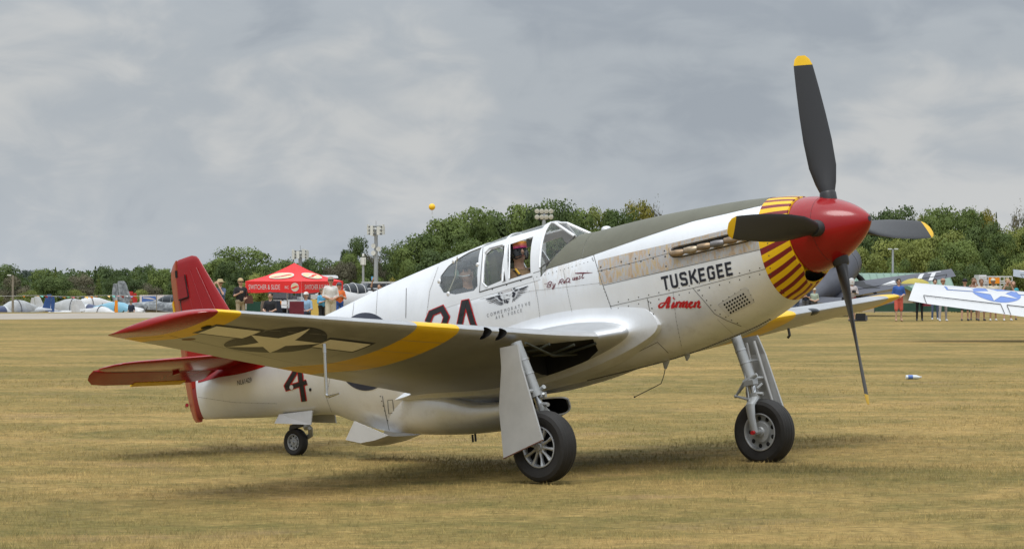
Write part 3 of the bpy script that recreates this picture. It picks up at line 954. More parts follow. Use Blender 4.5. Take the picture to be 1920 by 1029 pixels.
held('handbag', 'dark red handbag carried by the person under the umbrella', 'bag', b_bag(mat('leather_red', (.22, .03, .045), .5)), p, (-.32, .06, .78), .5)
GR = 'spectators behind the white wing'
person(1753, 119, 'slim spectator in dark blue trousers behind the white wing', 178, 'belly', shirt=C_DGREY, trousers=C_JEANS, shoes=SHOE_W, hat='hair', height=1.72, group=GR)
person(1768, 116, 'spectator in grey trousers and white shoes behind the white wing', 184, 'chest', shirt=C_BLACK, trousers=C_GREY, shoes=SHOE_W, hat='cap', hatmat=SKIN2, height=1.74, stride=.12, group=GR)
person(1809, 117, 'spectator in black shorts and a dark cap behind the star on the white wing', 182, 'chest', 'shorts', shirt=C_NAVY, trousers=C_BLACK, hat='cap', hatmat=C_BLACK, shades=True, height=1.73, stride=.09, group=GR)
person(1826, 118, 'tanned bare-armed spectator with brown hair left of the white truck', 176, 'camera', 'shorts', shirt=SKIN2, trousers=C_DGREY, skin=SKIN2, hat='hair', hatmat=HAIR_B, height=1.76, group=GR)
person(1840, 117, 'spectator in dark shoes and short trousers in front of the white truck', 186, 'arms_out', 'shorts', shirt=C_CREAM, trousers=C_NAVY, skin=SKIN2, hat='hair', hatmat=HAIR_B, height=1.72, stride=.08, group=GR)
person(1862, 117, 'spectator in a cream shirt and white shoes in front of the white truck', 180, 'chest', 'shorts', shirt=C_CREAM, trousers=C_DGREY, skin=SKIN2, shoes=SHOE_W, hat='cap', hatmat=C_CREAM, height=1.74, group=GR)
person(1889, 117, 'spectator with fair hair and sunglasses under the grey wing tip', 182, 'camera', 'shorts', shirt=C_GREEN, trousers=C_KHAKI, shoes=SHOE_W, hat='hair', hatmat=mat('hair_fair', (.34, .23, .11), .6), shades=True, height=1.74, stride=.14, group=GR)
person(1900, 119, 'spectator in a teal top under the grey wing tip', 176, 'down', 'shorts', shirt=C_TEAL, trousers=C_DGREY, hat='long_hair', hatmat=HAIR_B, height=1.62, group=GR)
person(1510, 121, 'person in a white cap and dark top under the propeller spinner', 180, 'chest', 'shorts', shirt=C_NAVY, trousers=C_DGREY, hat='cap', hatmat=C_WHITE, height=1.40)
person(1493, 122, 'person in a pink top left of the white cap under the spinner', 176, 'belly', 'shorts', shirt=cloth('pink', (.55, .26, .28)), trousers=C_JEANS, hat='hair', hatmat=HAIR_B, height=1.38)
person(1527, 123, 'person in a pale green top right of the white cap under the spinner', 184, 'belly', shirt=cloth('pale_green', (.36, .42, .33)), trousers=C_DGREY, hat='cap', hatmat=C_CREAM, height=1.30)
# ================================================================== PARKED AEROPLANES, TENT AND OTHER BACKGROUND THINGS
def paint(name, col, rough=.35): return mat('paint_' + name, col, rough, var=.06, vscale=1.5, coat=.2)
P_WHITE = paint('white', (.50, .50, .497)); P_BLUE = paint('blue', (.035, .085, .25)); P_DBLUE = paint('dark_blue', (.022, .035, .095))
P_NAVY = mat('paint_sea_blue', (.060, .062, .078), .5, var=.2, vscale=1.2); P_GREY = paint('grey', (.20, .22, .24), .5); P_RED = paint('red', (.45, .03, .03))
P_YEL = paint('yellow', (.72, .40, .02)); P_SILVER = mat('silver_paint', (.55, .56, .57), .4, metal=.4); P_ORANGE = paint('orange', (.80, .27, .015))
P_INSIG = paint('insignia_blue', (.075, .155, .42), .5); P_CAMO = mat('camo_grey', (.30, .32, .33), .6, col2=(.11, .12, .13), vscale=3.5, detail=1)
P_LBLUE = paint('light_blue', (.15, .34, .44)); COVER = mat('cover_cloth', (.40, .41, .41), .85, var=.25, vscale=2.2, bump=.5, bscale=5)
GLASSY = mat('dark_glass', (.02, .025, .03), .08); RUBBER = mat('rubber', (.016, .016, .016), .8)
WELL_DARK = mat('opening_shade', (.012, .012, .012), .8)  # black put in for the shade of intakes and control gaps

def foil(x, up=True):
    X = [0, .005, .0125, .025, .05, .1, .2, .3, .4, .5, .6, .7, .8, .9, 1]
    Y = [0, .15, .23, .32, .44, .61, .83, .95, 1., .98, .89, .70, .45, .20, .012]
    return float(np.interp(x, X, Y))
FX = [1 - .5 * (1 - math.cos(PI * i / 14)) for i in range(15)]          # 1 .. 0
def foil_ring(le, te, t, camber=.55):
    """ring of points of a wing section from leading edge le to trailing edge te (3d), thickness t (metres)"""
    le, te = Vector(le), Vector(te); d = te - le
    up = Vector((0, 0, 1))
    r = [le + d * x + up * t * foil(x) * camber for x in FX]
    r += [le + d * x - up * t * foil(x) * (1 - camber) for x in FX[-2:0:-1]]
    return r

def aeroplane(name, label, u, D, heading, pitch=0, L=6.4, rad=.52, span=7.2, croot=1.5, ctip=1.1, dih=5, zw=.75, body=P_WHITE, wing=None, fin=None, cowl=None,
              cover=None, canopy=True, finh=1.15, radial=False, group=None, tipwheel=False, prop=P_SILVER, x0=None, xw=0.0, stripe=None, sweep=.1, sc=1.0):
    wing = wing or body; fin = fin or body; cowl = cowl or body
    x = (u - 960) / FPX * D if x0 is None else x0
    t = empty(name, (x, D, gh(x, D)), 0, label, 'aeroplane', group)
    t.rotation_euler = (0, R(-pitch), heading)
    t.scale = (sc, sc, sc)
    zc = zw + rad * .55
    st = [(.42, .62, .0), (.40, .92, .0), (.28, 1.0, .02), (.10, 1.02, .04), (-.08, .92, .06), (-.25, .62, .12), (-.42, .36, .18), (-.55, .16, .22)]
    def ring(f, r, dz, n=16):
        rr_ = rad * r
        return [(f * L, rr_ * math.sin(2 * PI * k / n), zc + dz + rr_ * math.cos(2 * PI * k / n) * (1.12 if not radial else 1)) for k in range(n)]
    mb = MB(); mb.loft([ring(*q) for q in st[2:]]); mb.build('fuselage', body, t)
    mb = MB(); mb.loft([ring(.42, .60 if not radial else .80, 0), ring(.405, .80 if not radial else .97, 0), ring(.34, .96, .0), ring(.285, 1.005, .02)]); c = mb.build('engine_cowl', cowl, t)
    mb = MB()
    for s in (-1, 1): mb.sphere((.42 * L + .005, s * rad * .38, zc), (.03, rad * .18, rad * .22), 10, 6)
    mb.build('air_intake', WELL_DARK, c)
    mb = MB(); mb.lathe([(0, rad * .30), (.12 * rad * 3, rad * .24), (.22 * rad * 3, .02)], (.425 * L, 0, zc), (1, 0, 0), 12)
    sp = mb.build('spinner', prop, t)
    for k in range(3 if radial else 2):
        a = (3.95 if radial else .9) + 2 * PI * k / (3 if radial else 2); l = rad * 2.4 if radial else rad * 1.6
        mb = MB(); ca, sa = math.cos(a), math.sin(a)
        mb.tube([(.435 * L, ca * .1, zc + sa * .1), (.435 * L, ca * l * .5, zc + sa * l * .5), (.435 * L, ca * l, zc + sa * l)], [.06, .13 if radial else .085, .05], 8, flat=(.25, 1), up=(1, .3, 0))
        mb.build('propeller_blade', PLAS_B, t)
    for s in (-1, 1):
        b = span / 2
        rings = []
        for q in (0, .25, .5, .75, .93, 1.0):
            y = s * (rad * .6 + (b - rad * .6) * q); c_ = croot + (ctip - croot) * q
            if q == 1.0: c_ *= .93
            z = zw + abs(y) * math.tan(R(dih))
            xl = .10 * L + xw - sweep * q * c_ + croot * .1
            rings.append(foil_ring((xl, y - (s * .26 * c_ if q == 1.0 else 0), z), (xl - c_, y + (s * .05 * c_ if q == 1.0 else 0), z), c_ * (.15 - .05 * q) * (.35 if q == 1 else 1)))
        mb = MB(); mb.loft(rings); w = mb.build('wing', wing, t)
        mb = MB()
        for q0, q1 in ((.12, .52), (.55, .93)):
            pts = []
            for q in (q0, q1):
                y = s * (rad * .6 + (b - rad * .6) * q); c_ = croot + (ctip - croot) * q
                xl = .10 * L + xw - sweep * q * c_ + croot * .1; z = zw + abs(y) * math.tan(R(dih))
                pts.append((xl - c_ * .74, y, z + c_ * .05)); pts.append((xl - c_ * 1.0, y, z + c_ * .01))
            mb.tube([pts[0], pts[2]], .011, 4); mb.tube([pts[0], pts[1]], .009, 4); mb.tube([pts[2], pts[3]], .009, 4)
        mb.build('control_surface_gap', WELL_DARK, w)
    b = span * .17
    for s in (-1, 1):
        rings = [foil_ring((-.41 * L, s * .04, zc + .15), (-.54 * L, s * .04, zc + .15), .07), foil_ring((-.44 * L, s * b, zc + .15), (-.54 * L, s * b, zc + .15), .04)]
        mb = MB(); mb.loft(rings); mb.build('tailplane', wing, t)
    zf = zc + .16
    def frow(xa, xb, z, th): return [(xa, 0, z), ((xa * 2 + xb) / 3, th, z), (xb, .01, z), (xb, -.01, z), ((xa * 2 + xb) / 3, -th, z)]
    mb = MB(); mb.loft([frow(-.38 * L, -.53 * L, zf, .05), frow(-.43 * L, -.545 * L, zf + finh * .55, .045), frow(-.465 * L, -.555 * L, zf + finh * .92, .035), frow(-.485 * L, -.55 * L, zf + finh, .02)])
    mb.build('fin', fin, t)
    mb = MB(); mb.loft([frow(-.535 * L, -.60 * L, zf - .1, .03), frow(-.55 * L, -.615 * L, zf + finh * .55, .03), frow(-.56 * L, -.60 * L, zf + finh * .9, .02)]); mb.build('rudder', fin if stripe is None else stripe, t)
    ctop = zc + rad * .95
    if cover is not None:
        rings = []
        for q, w_, h in ((.30, .55, .02), (.24, .95, .12), (.15, 1.04, .40), (.04, 1.06, .50), (-.08, .98, .42), (-.2, .70, .20), (-.29, .42, .06)):
            n = 14
            rings.append([(q * L + .04 * math.sin(7 * k), rad * w_ * math.sin(2 * PI * k / n) * (1 + .03 * math.sin(5 * k + q * 40)), zc + .1 + (rad * .85 + h * rad * 1.9 if math.cos(2 * PI * k / n) > 0 else rad * .75) * math.cos(2 * PI * k / n)) for k in range(n)])
        mb = MB(); mb.loft(rings); mb.build('canopy_cover', cover, t)
        mb = MB(); mb.tube([(.05 * L, rad * 1.16 * math.sin(a), zc + .1 + (rad * .85 + .50 * rad * 1.9 + .02 if math.cos(a) > 0 else rad * .78) * math.cos(a)) for a in np.linspace(0, 2 * PI, 15)], .03, 5, caps=False)
        mb.build('strap', C_DGREY, t)
    elif canopy:
        mb = MB(); mb.sphere((.03 * L, 0, ctop - .04), (L * .16, rad * .72, rad * .85), 16, 10); mb.build('canopy', GLASSY, t)
        mb = MB()
        for q in (-.05, .04, .11):
            w_ = math.sqrt(max(0, 1 - ((q - .03) / .16) ** 2))
            mb.tube([(q * L, rad * .735 * w_ * math.sin(a), ctop - .04 + rad * .87 * w_ * math.cos(a)) for a in np.linspace(-PI / 2, PI / 2, 11)], .018, 5)
        mb.build('canopy_frame', body, t)
    for (wx, wy) in ((.12 * L, .9), (.12 * L, -.9), ((.36 * L, 0) if not tipwheel else (-.46 * L, 0))):
        big = wx > 0 and wy
        r_ = (.20 if big else .16) * (1.6 if radial else 1)
        zb_ = r_ - math.tan(R(pitch)) * -0 - (wx * math.sin(R(pitch)))
        mb = MB(); mb.tube([(wx, wy, zw), (wx, wy, zb_)], .035, 6); lg = mb.build('gear_leg', P_SILVER, t)
        mb = MB(); mb.lathe([(-.06, r_ * .5), (-.07, r_ * .85), (-.04, r_), (.04, r_), (.07, r_ * .85), (.06, r_ * .5)], (wx, wy, zb_), (0, 1, 0), 16)
        mb.build('wheel', RUBBER, t)
    return t

LG = 'light aeroplanes parked behind the taxiway'
def hd(dx, dy): return math.atan2(dy, dx)
aeroplane('light_aeroplane', 'blue light aeroplane with a grey canopy cover at the left edge', 36, 184, hd(-.55, -.83), body=P_SILVER, cowl=P_DBLUE, wing=P_BLUE, fin=P_BLUE, cover=COVER, group=LG, finh=1.25, sc=.86)
aeroplane('light_aeroplane', 'light aeroplane under a large crumpled grey cover, right of the blue one', 132, 198, hd(.9, -.42), body=P_SILVER, cowl=P_DBLUE, cover=COVER, rad=.58, L=6.8, group=LG, sc=.80)
aeroplane('light_aeroplane', 'white low-wing light aeroplane with a light blue canopy cover', 214, 187, hd(.92, -.40), body=P_WHITE, cover=P_LBLUE, rad=.46, group=LG, finh=.9, sc=.84)
aeroplane('light_aeroplane', 'white light aeroplane whose wing lies along the taxiway', 186, 178, hd(.66, -.75), body=P_WHITE, rad=.42, zw=.62, span=8, cover=P_WHITE, group=LG, finh=.8, sc=.82)
aeroplane('light_aeroplane', 'small white light aeroplane low behind the taxiway, nose towards the left edge', 118, 190, hd(-.7, -.7), body=P_WHITE, rad=.34, zw=.40, span=6, canopy=False, group=LG, finh=.5)
aeroplane('light_aeroplane', 'small white aeroplane with a red-tipped fin', 176, 214, hd(-.8, -.6), body=P_WHITE, fin=P_RED, cover=P_WHITE, group=LG, finh=1.3, sc=.95)
aeroplane('light_aeroplane', 'grey camouflaged aeroplane with a tall broad fin, left of the red tail', 318, 192, hd(.93, -.36), body=P_CAMO, fin=P_CAMO, wing=mat('dark_wing', (.09, .085, .08), .5), rad=.56, finh=1.75, L=7.2, group=LG)
aeroplane('light_aeroplane', 'white aeroplane with a dark striped nose, behind the rear fuselage', 668, 118, hd(-.75, -.66), body=P_WHITE, cowl=P_WHITE, rad=.50, group=LG, zw=.42, finh=.7, L=5.0, span=6)

# dark sea-blue warplane behind the spinner
nv = aeroplane('warplane', 'dark sea-blue radial-engined warplane with white letters on its raised wing', 1556, 131, hd(.30, .954), pitch=14, L=8.6, rad=.98, span=11.8, croot=2.9, ctip=1.6, dih=8.5, zw=1.12,
               body=P_NAVY, cowl=P_NAVY, radial=True, tipwheel=True, finh=1.5, prop=P_SILVER)
bpy.context.view_layer.update()
# white-winged trainer, only its left wing reaches into the frame
wt_ = aeroplane('warplane', 'white warplane wing with a blue and white star, reaching in from the right', 0, 82, hd(-.05, .999), pitch=18.5, L=8.4, rad=.72, span=12.4, croot=2.65, ctip=1.75, dih=5.2, zw=.86,
                body=P_WHITE, radial=True, tipwheel=True, x0=(1700 - 960) / FPX * 82 + 6.1, finh=1.4, sweep=.0)
gt_ = aeroplane('warplane', 'grey rounded wing tip with a pale stripe at the right edge', 0, 138, hd(-.12, .99), pitch=13, L=8.6, rad=.8, span=11.5, croot=2.5, ctip=1.7, dih=7, zw=1.3,
                body=P_GREY, radial=True, tipwheel=True, x0=(1886 - 960) / FPX * 138 + 5.7, finh=1.4)
bpy.context.view_layer.update()

def star_poly(cx, cy, r, rot=0.0, inner=.382):
    return [(cx + (r if k % 2 == 0 else r * inner) * math.sin(rot + PI * k / 5), cy + (r if k % 2 == 0 else r * inner) * math.cos(rot + PI * k / 5)) for k in range(10)]
def circle_poly(cx, cy, rx, ry=None, n=40):
    ry = ry or rx
    return [(cx + rx * math.cos(2 * PI * k / n), cy + ry * math.sin(2 * PI * k / n)) for k in range(n)]

def decal(name, polys, mapper, mats, parent, maxlen, rounds=4):
    """flat shapes (lists of 2d polygons per material index) laid on a curved surface through mapper(u, v) -> 3d point or None"""
    bm = bmesh.new()
    for mi, poly in polys:
        vs = [bm.verts.new((p[0], p[1], 0)) for p in poly]
        try: f = bm.faces.new(vs)
        except ValueError: continue
        f.material_index = mi
    bmesh.ops.triangulate(bm, faces=bm.faces[:])
    for _ in range(rounds):
        es = [e for e in bm.edges if e.calc_length() > maxlen]
        if not es: break
        bmesh.ops.subdivide_edges(bm, edges=es, cuts=1, use_grid_fill=False)
        bmesh.ops.triangulate(bm, faces=[f for f in bm.faces if len(f.verts) > 3])
    dead = []
    for v in bm.verts:
        q = mapper(v.co.x, v.co.y)
        if q is None: dead.append(v)
        else: v.co = q
    if dead: bmesh.ops.delete(bm, geom=dead, context='VERTS')
    me = bpy.data.meshes.new(name); bm.to_mesh(me); bm.free()
    for m in (mats if isinstance(mats, (list, tuple)) else [mats]): me.materials.append(m)
    me.polygons.foreach_set('use_smooth', [True] * len(me.polygons))
    return link_mesh(name, me, parent)

def ribbon(pts, w, step=None, closed=False):
    """polygons (quads) of a stroke of width w along 2d points, mitred"""
    P = [Vector((p[0], p[1])) for p in pts]
    n = len(P); L_, R_ = [], []
    for i in range(n):
        a = P[i - 1] if (i > 0 or closed) else None
        b = P[(i + 1) % n] if (i < n - 1 or closed) else None
        d1 = (P[i] - a).normalized() if a is not None else None
        d2 = (b - P[i]).normalized() if b is not None else None
        if d1 is None: d1 = d2
        if d2 is None: d2 = d1
        n1 = Vector((-d1.y, d1.x)); n2 = Vector((-d2.y, d2.x)); m = (n1 + n2)
        m = m.normalized() if m.length > 1e-6 else n1
        k = 1 / max(.45, m.dot(n1))
        ww = w[i] if isinstance(w, (list, tuple)) else w
        L_.append(P[i] + m * ww / 2 * k); R_.append(P[i] - m * ww / 2 * k)
    out = []
    for i in range(n if closed else n - 1):
        j = (i + 1) % n
        out.append([tuple(L_[i]), tuple(L_[j]), tuple(R_[j]), tuple(R_[i])])
    return out

def wing_mapper(obj, zsign=1, off=.006):
    me = obj.data
    bvh = BVHTree.FromPolygons([v.co.copy() for v in me.vertices], [tuple(p.vertices) for p in me.polygons])
    def f(x, y):
        h = bvh.ray_cast(Vector((x, y, 5 * zsign)), Vector((0, 0, -zsign)))
        return None if h[0] is None else h[0] + Vector((0, 0, off * zsign))
    return f
# star and bars on the upper side of the white wing (left wing = +y)
wl_ = [c for c in wt_.children if c.name.startswith('wing')][1]
mp_ = wing_mapper(wl_)
yc, xc, rr_ = 3.55, .36, .70
pol = [(0, circle_poly(xc, yc, rr_))]
decal('insignia_disc', pol, mp_, [P_INSIG], wl_, .12)
mp2 = wing_mapper(wl_, 1, .012)
bar = lambda s, a, b, h0, h1: [(xc + h0, yc + s * a), (xc + h1, yc + s * a), (xc + h1, yc + s * b), (xc + h0, yc + s * b)]
bx0, bx1 = .05, .36
for s in (-1, 1):
    decal('insignia_border', [(0, bar(s, .64, 1.46, bx0 - .05, bx1 + .05))], mp_, [P_INSIG], wl_, .12)
    decal('insignia_bar', [(0, bar(s, .66, 1.40, bx0, bx1))], mp2, [P_WHITE], wl_, .12)
decal('star', [(0, star_poly(xc, yc, rr_ * .96))], mp2, [P_WHITE], wl_, .12)
# white letters on the navy wing (right wing = -y)
wr_ = [c for c in nv.children if c.name.startswith('wing')][0]
mpn = wing_mapper(wr_)
S_ = lambda pts, w: [(0, q) for q in ribbon([(x, -y) for y, x in pts], w)]
pol = []
pol = S_([(4.55, .40), (5.15, .40)], .16) + S_([(4.86, .40), (4.86, -.75)], .20)                      # T
pol += S_([(4.30, .42), (4.30, -.45), (4.15, -.66), (3.92, -.66), (3.80, -.5)], .20)                   # J
decal('wing_letters', pol, mpn, [P_WHITE], wr_, .15)
decal('wing_arrow', [(0, [(-.75, -2.5), (-.2, -3.1), (-.75, -3.3)])], mpn, [P_WHITE], wr_, .15)
decal('exhaust_stain', [(0, [(.9, -1.25), (.5, -1.15), (-.2, -1.2), (-.9, -1.9), (-1.0, -2.6), (-.3, -1.8), (.3, -1.6)])], mpn, [mat('stain_black', (.012, .012, .014), .6)], wr_, .15)
for s in (-1, 1):
    w_ = [c for c in nv.children if c.name.startswith('wing')][0 if s < 0 else 1]
    MB().plate([(-1.42, s * .9, .98 + .15), (-1.42, s * 3.4, 1.36 + .15), (-2.0, s * 3.4, 1.02 + .1), (-2.1, s * .9, .56 + .1)], (.4, 0, 1), .04).build('flap', P_NAVY, w_, smooth=False)
# pale stripe on the grey tip
wg_ = [c for c in gt_.children if c.name.startswith('wing')][1]
decal('tip_stripe', [(0, [(.35, 5.2), (.55, 5.2), (.62, 3.4), (.42, 3.4)])], wing_mapper(wg_), [mat('pale_stripe', (.62, .55, .52), .5)], wg_, .15)

# ------------------------------------------------------------------ red tent
M_TENT = mat('tent_red', (.72, .022, .022), .6, var=.12, vscale=1.4, bump=.15, bscale=4)
M_TENTW = mat('tent_print_white', (.62, .56, .55), .7); M_CREAMP = mat('tent_print_cream', (.62, .52, .31), .7)
def text_polys(s):
    cu = bpy.data.curves.new('t', 'FONT'); cu.body = s; cu.fill_mode = 'FRONT'; cu.resolution_u = 3
    o = bpy.data.objects.new('t', cu); COL.objects.link(o)
    me = evaluated(o)
    V = [v.co.copy() for v in me.vertices]
    w = max(v.x for v in V) if V else 1; h = .69
    out = [[(V[i].x / w, V[i].y / h) for i in p.vertices] for p in me.polygons]
    bpy.data.objects.remove(o); bpy.data.curves.remove(cu); bpy.data.meshes.remove(me)
    return out, w / h

def tent():
    D = 112.0; k = D / FPX
    xc_ = (552 - 960) * k; zb = gh(xc_, D)
    W = 1.38
    t = empty('canopy_tent', (xc_, D, zb), R(58), 'red pop-up tent with cream ovals and white lettering behind the wing', 'tent')
    he = CAMH + (HOR - 527) * k - zb; hv = CAMH + (HOR - 548) * k - zb; hp = CAMH + (HOR - 493) * k - zb
    cor = [(-W, -W), (W, -W), (W, W), (-W, W)]
    for i in range(4):
        a, b = cor[i], cor[(i + 1) % 4]
        rows = []
        n = 9
        for q in np.linspace(0, 1, 8):
            sag = -.13 * math.sin(PI * q) * (hp - he)
            rows.append([((a[0] + (b[0] - a[0]) * w) * (1 - q) * 1.0, (a[1] + (b[1] - a[1]) * w) * (1 - q), he + (hp - he) * q + sag - .03 * math.sin(PI * w) * math.sin(PI * q)) for w in np.linspace(0, 1, n)])
        mb = MB(); mb.loft(rows, caps=False, closed=False); mb.build('roof_panel', M_TENT, t, recalc=False)
        mb = MB()
        rows = [[(a[0] + (b[0] - a[0]) * w, a[1] + (b[1] - a[1]) * w, z - (.02 * math.sin(w * 9) if z < he - .1 else 0)) for w in np.linspace(0, 1, 12)] for z in (he + .004, (he + hv) / 2, hv)]
        mb.loft(rows, caps=False, closed=False); mb.build('valance', M_TENT, t, recalc=False)
    for c in cor:
        MB().tube([(c[0] * .985, c[1] * .985, 0), (c[0] * .985, c[1] * .985, he)], .022, 6).build('leg', P_SILVER, t)
    # prints: two ovals on the near roof panels, lettering and a small oval on the valances
    tx, ar = text_polys('SWITCHER & SLIDE')
    for i, vis in ((0, 1), (3, 0), (1, 1), (2, 0)):
        a, b = cor[i], cor[(i + 1) % 4]
        nx, ny = (b[1] - a[1]), -(b[0] - a[0]); l = math.hypot(nx, ny); nx /= l; ny /= l
        def roof(w, q, off=.03):
            sag = -.13 * math.sin(PI * q) * (hp - he)
            return Vector(((a[0] + (b[0] - a[0]) * w) * (1 - q) + nx * off, (a[1] + (b[1] - a[1]) * w) * (1 - q) + ny * off, he + (hp - he) * q + sag - .03 * math.sin(PI * w) * math.sin(PI * q) + off * 1.0))
        def rp(off):
            def f(x, y):   # x across (-1..1 of the eave half width), y up the slope 0..1
                q = y
                w = .5 + x * .5 / max(1 - q, .05)
                return roof(w, q, off)
            return f
        decal('logo_oval', [(0, circle_poly(0, .40, .42, .20))], rp(.022), [M_TENTW], t, .08)
        decal('logo_oval', [(0, circle_poly(0, .40, .385, .175))], rp(.028), [M_CREAMP], t, .08)
        sw = [(0, q) for q in ribbon([(-.30, .30), (-.16, .34), (-.02, .37), (.06, .42), (.18, .46), (.30, .47)], [.012, .03, .05, .06, .05, .03])]
        decal('logo_swoosh', sw, rp(.036), [M_TENT], t, .08)
        sw = [(0, q) for q in ribbon([(-.24, .36), (-.08, .42), (.10, .50), (.2, .52)], [.02, .035, .03, .012])] + [(0, q) for q in ribbon([(-.18, .28), (.02, .31), (.2, .38)], [.01, .03, .01])]
        decal('logo_shading', sw, rp(.033), [M_TENTW], t, .08)
        def vp(off):
            def f(x, y):
                return Vector((a[0] + (b[0] - a[0]) * x + nx * off, a[1] + (b[1] - a[1]) * x + ny * off, hv + (he - hv) * y))
            return f
        pol = [(0, [(.06 + .56 * p[0], .28 + .42 * p[1]) for p in poly]) for poly in tx]
        decal('valance_lettering', pol, vp(.012), [M_TENTW], t, .2)
        pol = [(0, [(.70 + .07 * p[0], .34 + .26 * p[1]) for p in poly]) for poly in text_polys('INC')[0]]
        decal('valance_lettering', pol, vp(.012), [M_TENTW], t, .2)
        decal('valance_oval', [(0, circle_poly(.88, .48, .070, .38, 24))], vp(.012), [M_TENTW], t, .1)
        decal('valance_oval', [(0, circle_poly(.88, .48, .060, .31, 24))], vp(.016), [M_CREAMP], t, .1)
        decal('valance_oval', [(0, q) for q in ribbon([(.83, .36), (.88, .48), (.93, .58)], .07)], vp(.020), [M_TENT], t, .1)
tent()

# things under and beside the tent
def camp_chair(u, D, m, label, rz):
    x = (u - 960) / FPX * D
    t = empty('camp_chair', (x, D, gh(x, D)), rz, label, 'chair', 'folding chairs by the tent')
    MB().plate([(-.26, -.2, .44), (.26, -.2, .44), (.24, .24, .40), (-.24, .24, .40)], (0, 0, -1), .02).build('seat', m, t, smooth=False)
    MB().plate([(-.27, .22, .40), (.27, .22, .40), (.27, .34, .92), (-.27, .34, .92)], (0, -1, 0), .02).build('backrest', m, t, smooth=False)
    for sx in (-1, 1):
        for sy in (-1, 1):
            MB().tube([(sx * .26, sy * .24, 0), (-sx * .10, sy * .22, .44)], .012, 5).build('leg', PLAS_B, t)
        MB().box((sx * .29, 0, .62), (.06, .46, .03)).build('armrest', m, t, smooth=False)
camp_chair(556, 106, cloth('maroon', (.20, .035, .055)), 'maroon folding chair under the middle of the red tent', PI + .1)
camp_chair(531, 109, C_NAVY, 'navy folding chair left of the maroon one', PI - .9)
camp_chair(470, 105, cloth('pine_green', (.03, .10, .075)), 'dark green folding chair at the left corner of the tent', PI + .5)
camp_chair(484, 108, cloth('taupe', (.27, .22, .19)), 'taupe folding chair right of the dark green one', PI + 1.1)
def table(u, D, label, w):
    x = (u - 960) / FPX * D
    t = empty('folding_table', (x, D, gh(x, D)), .05, label, 'table')
    MB().box((0, 0, .73), (w, .7, .04)).build('tabletop', P_WHITE, t, smooth=False)
    for sx in (-1, 1):
        for sy in (-1, 1): MB().tube([(sx * (w / 2 - .1), sy * .3, 0), (sx * (w / 2 - .1), sy * .3, .71)], .014, 5).build('leg', P_SILVER, t)
    return t, x
tt, tx_ = table(538, 110, 'white folding table under the red tent', 1.8)
def crate(u, D, z, label, m, sz):
    x = (u - 960) / FPX * D
    t = empty('cool_box', (x, D, gh(x, D) + z), .1, label, 'box')
    MB().box((0, 0, sz[2] * .42), (sz[0], sz[1], sz[2] * .84), taper=1.05).build('box_body', m, t, smooth=False)
    MB().box((0, 0, sz[2] * .93), (sz[0] * 1.08, sz[1] * 1.08, sz[2] * .14)).build('lid', P_WHITE, t, smooth=False)
crate(548, 110, .75, 'white-lidded tub on the white folding table', P_WHITE, (.34, .3, .2))
crate(520, 110, .75, 'orange box on the left end of the white folding table', P_ORANGE, (.30, .3, .18))
crate(581, 103, 0, 'white cool box on the grass at the right side of the tent', P_WHITE, (.6, .4, .42))
crate(590, 109, .0, 'tall yellow bin beside the right tent leg', mat('bin_yellow', (.60, .42, .10), .5), (.28, .28, 1.15))

def golf_cart(u, D, label, rz):
    x = (u - 960) / FPX * D
    t = empty('golf_cart', (x, D, gh(x, D)), rz, label, 'golf cart', 'golf carts behind the tent')
    mb = MB(); mb.loft([[(q, w * .58, z) for w, z in ((-1, 1.72), (-.9, 1.82), (0, 1.86), (.9, 1.82), (1, 1.72), (0, 1.74))] for q in (-.85, -.5, .5, .85)]); mb.build('roof', P_WHITE, t)
    mb = MB(); mb.box((0, 0, .50), (2.2, 1.1, .34), taper=.9).box((.75, 0, .74), (.5, 1.0, .22), taper=.7); mb.build('body', P_WHITE, t, smooth=False)
    MB().box((-.25, 0, .80), (.5, 1.0, .16)).box((-.52, 0, 1.05), (.12, 1.0, .5)).build('seat', C_DGREY, t, smooth=False)
    for sx in (-.8, .8):
        for sy in (-.5, .5):
            MB().tube([(sx, sy, .6), (sx * .95, sy, 1.74)], .02, 5).build('roof_post', PLAS_B, t)
            MB().lathe([(-.09, .12), (-.1, .2), (.1, .2), (.09, .12)], (sx, sy * 1.05, .22), (0, 1, 0), 14).build('wheel', RUBBER, t)
golf_cart(539, 132, 'white-roofed golf cart behind the left half of the red tent', 1.2)
golf_cart(568, 136, 'white-roofed golf cart behind the maroon chair', 1.9)
golf_cart(596, 134, 'white-roofed golf cart behind the tent right corner', .3)

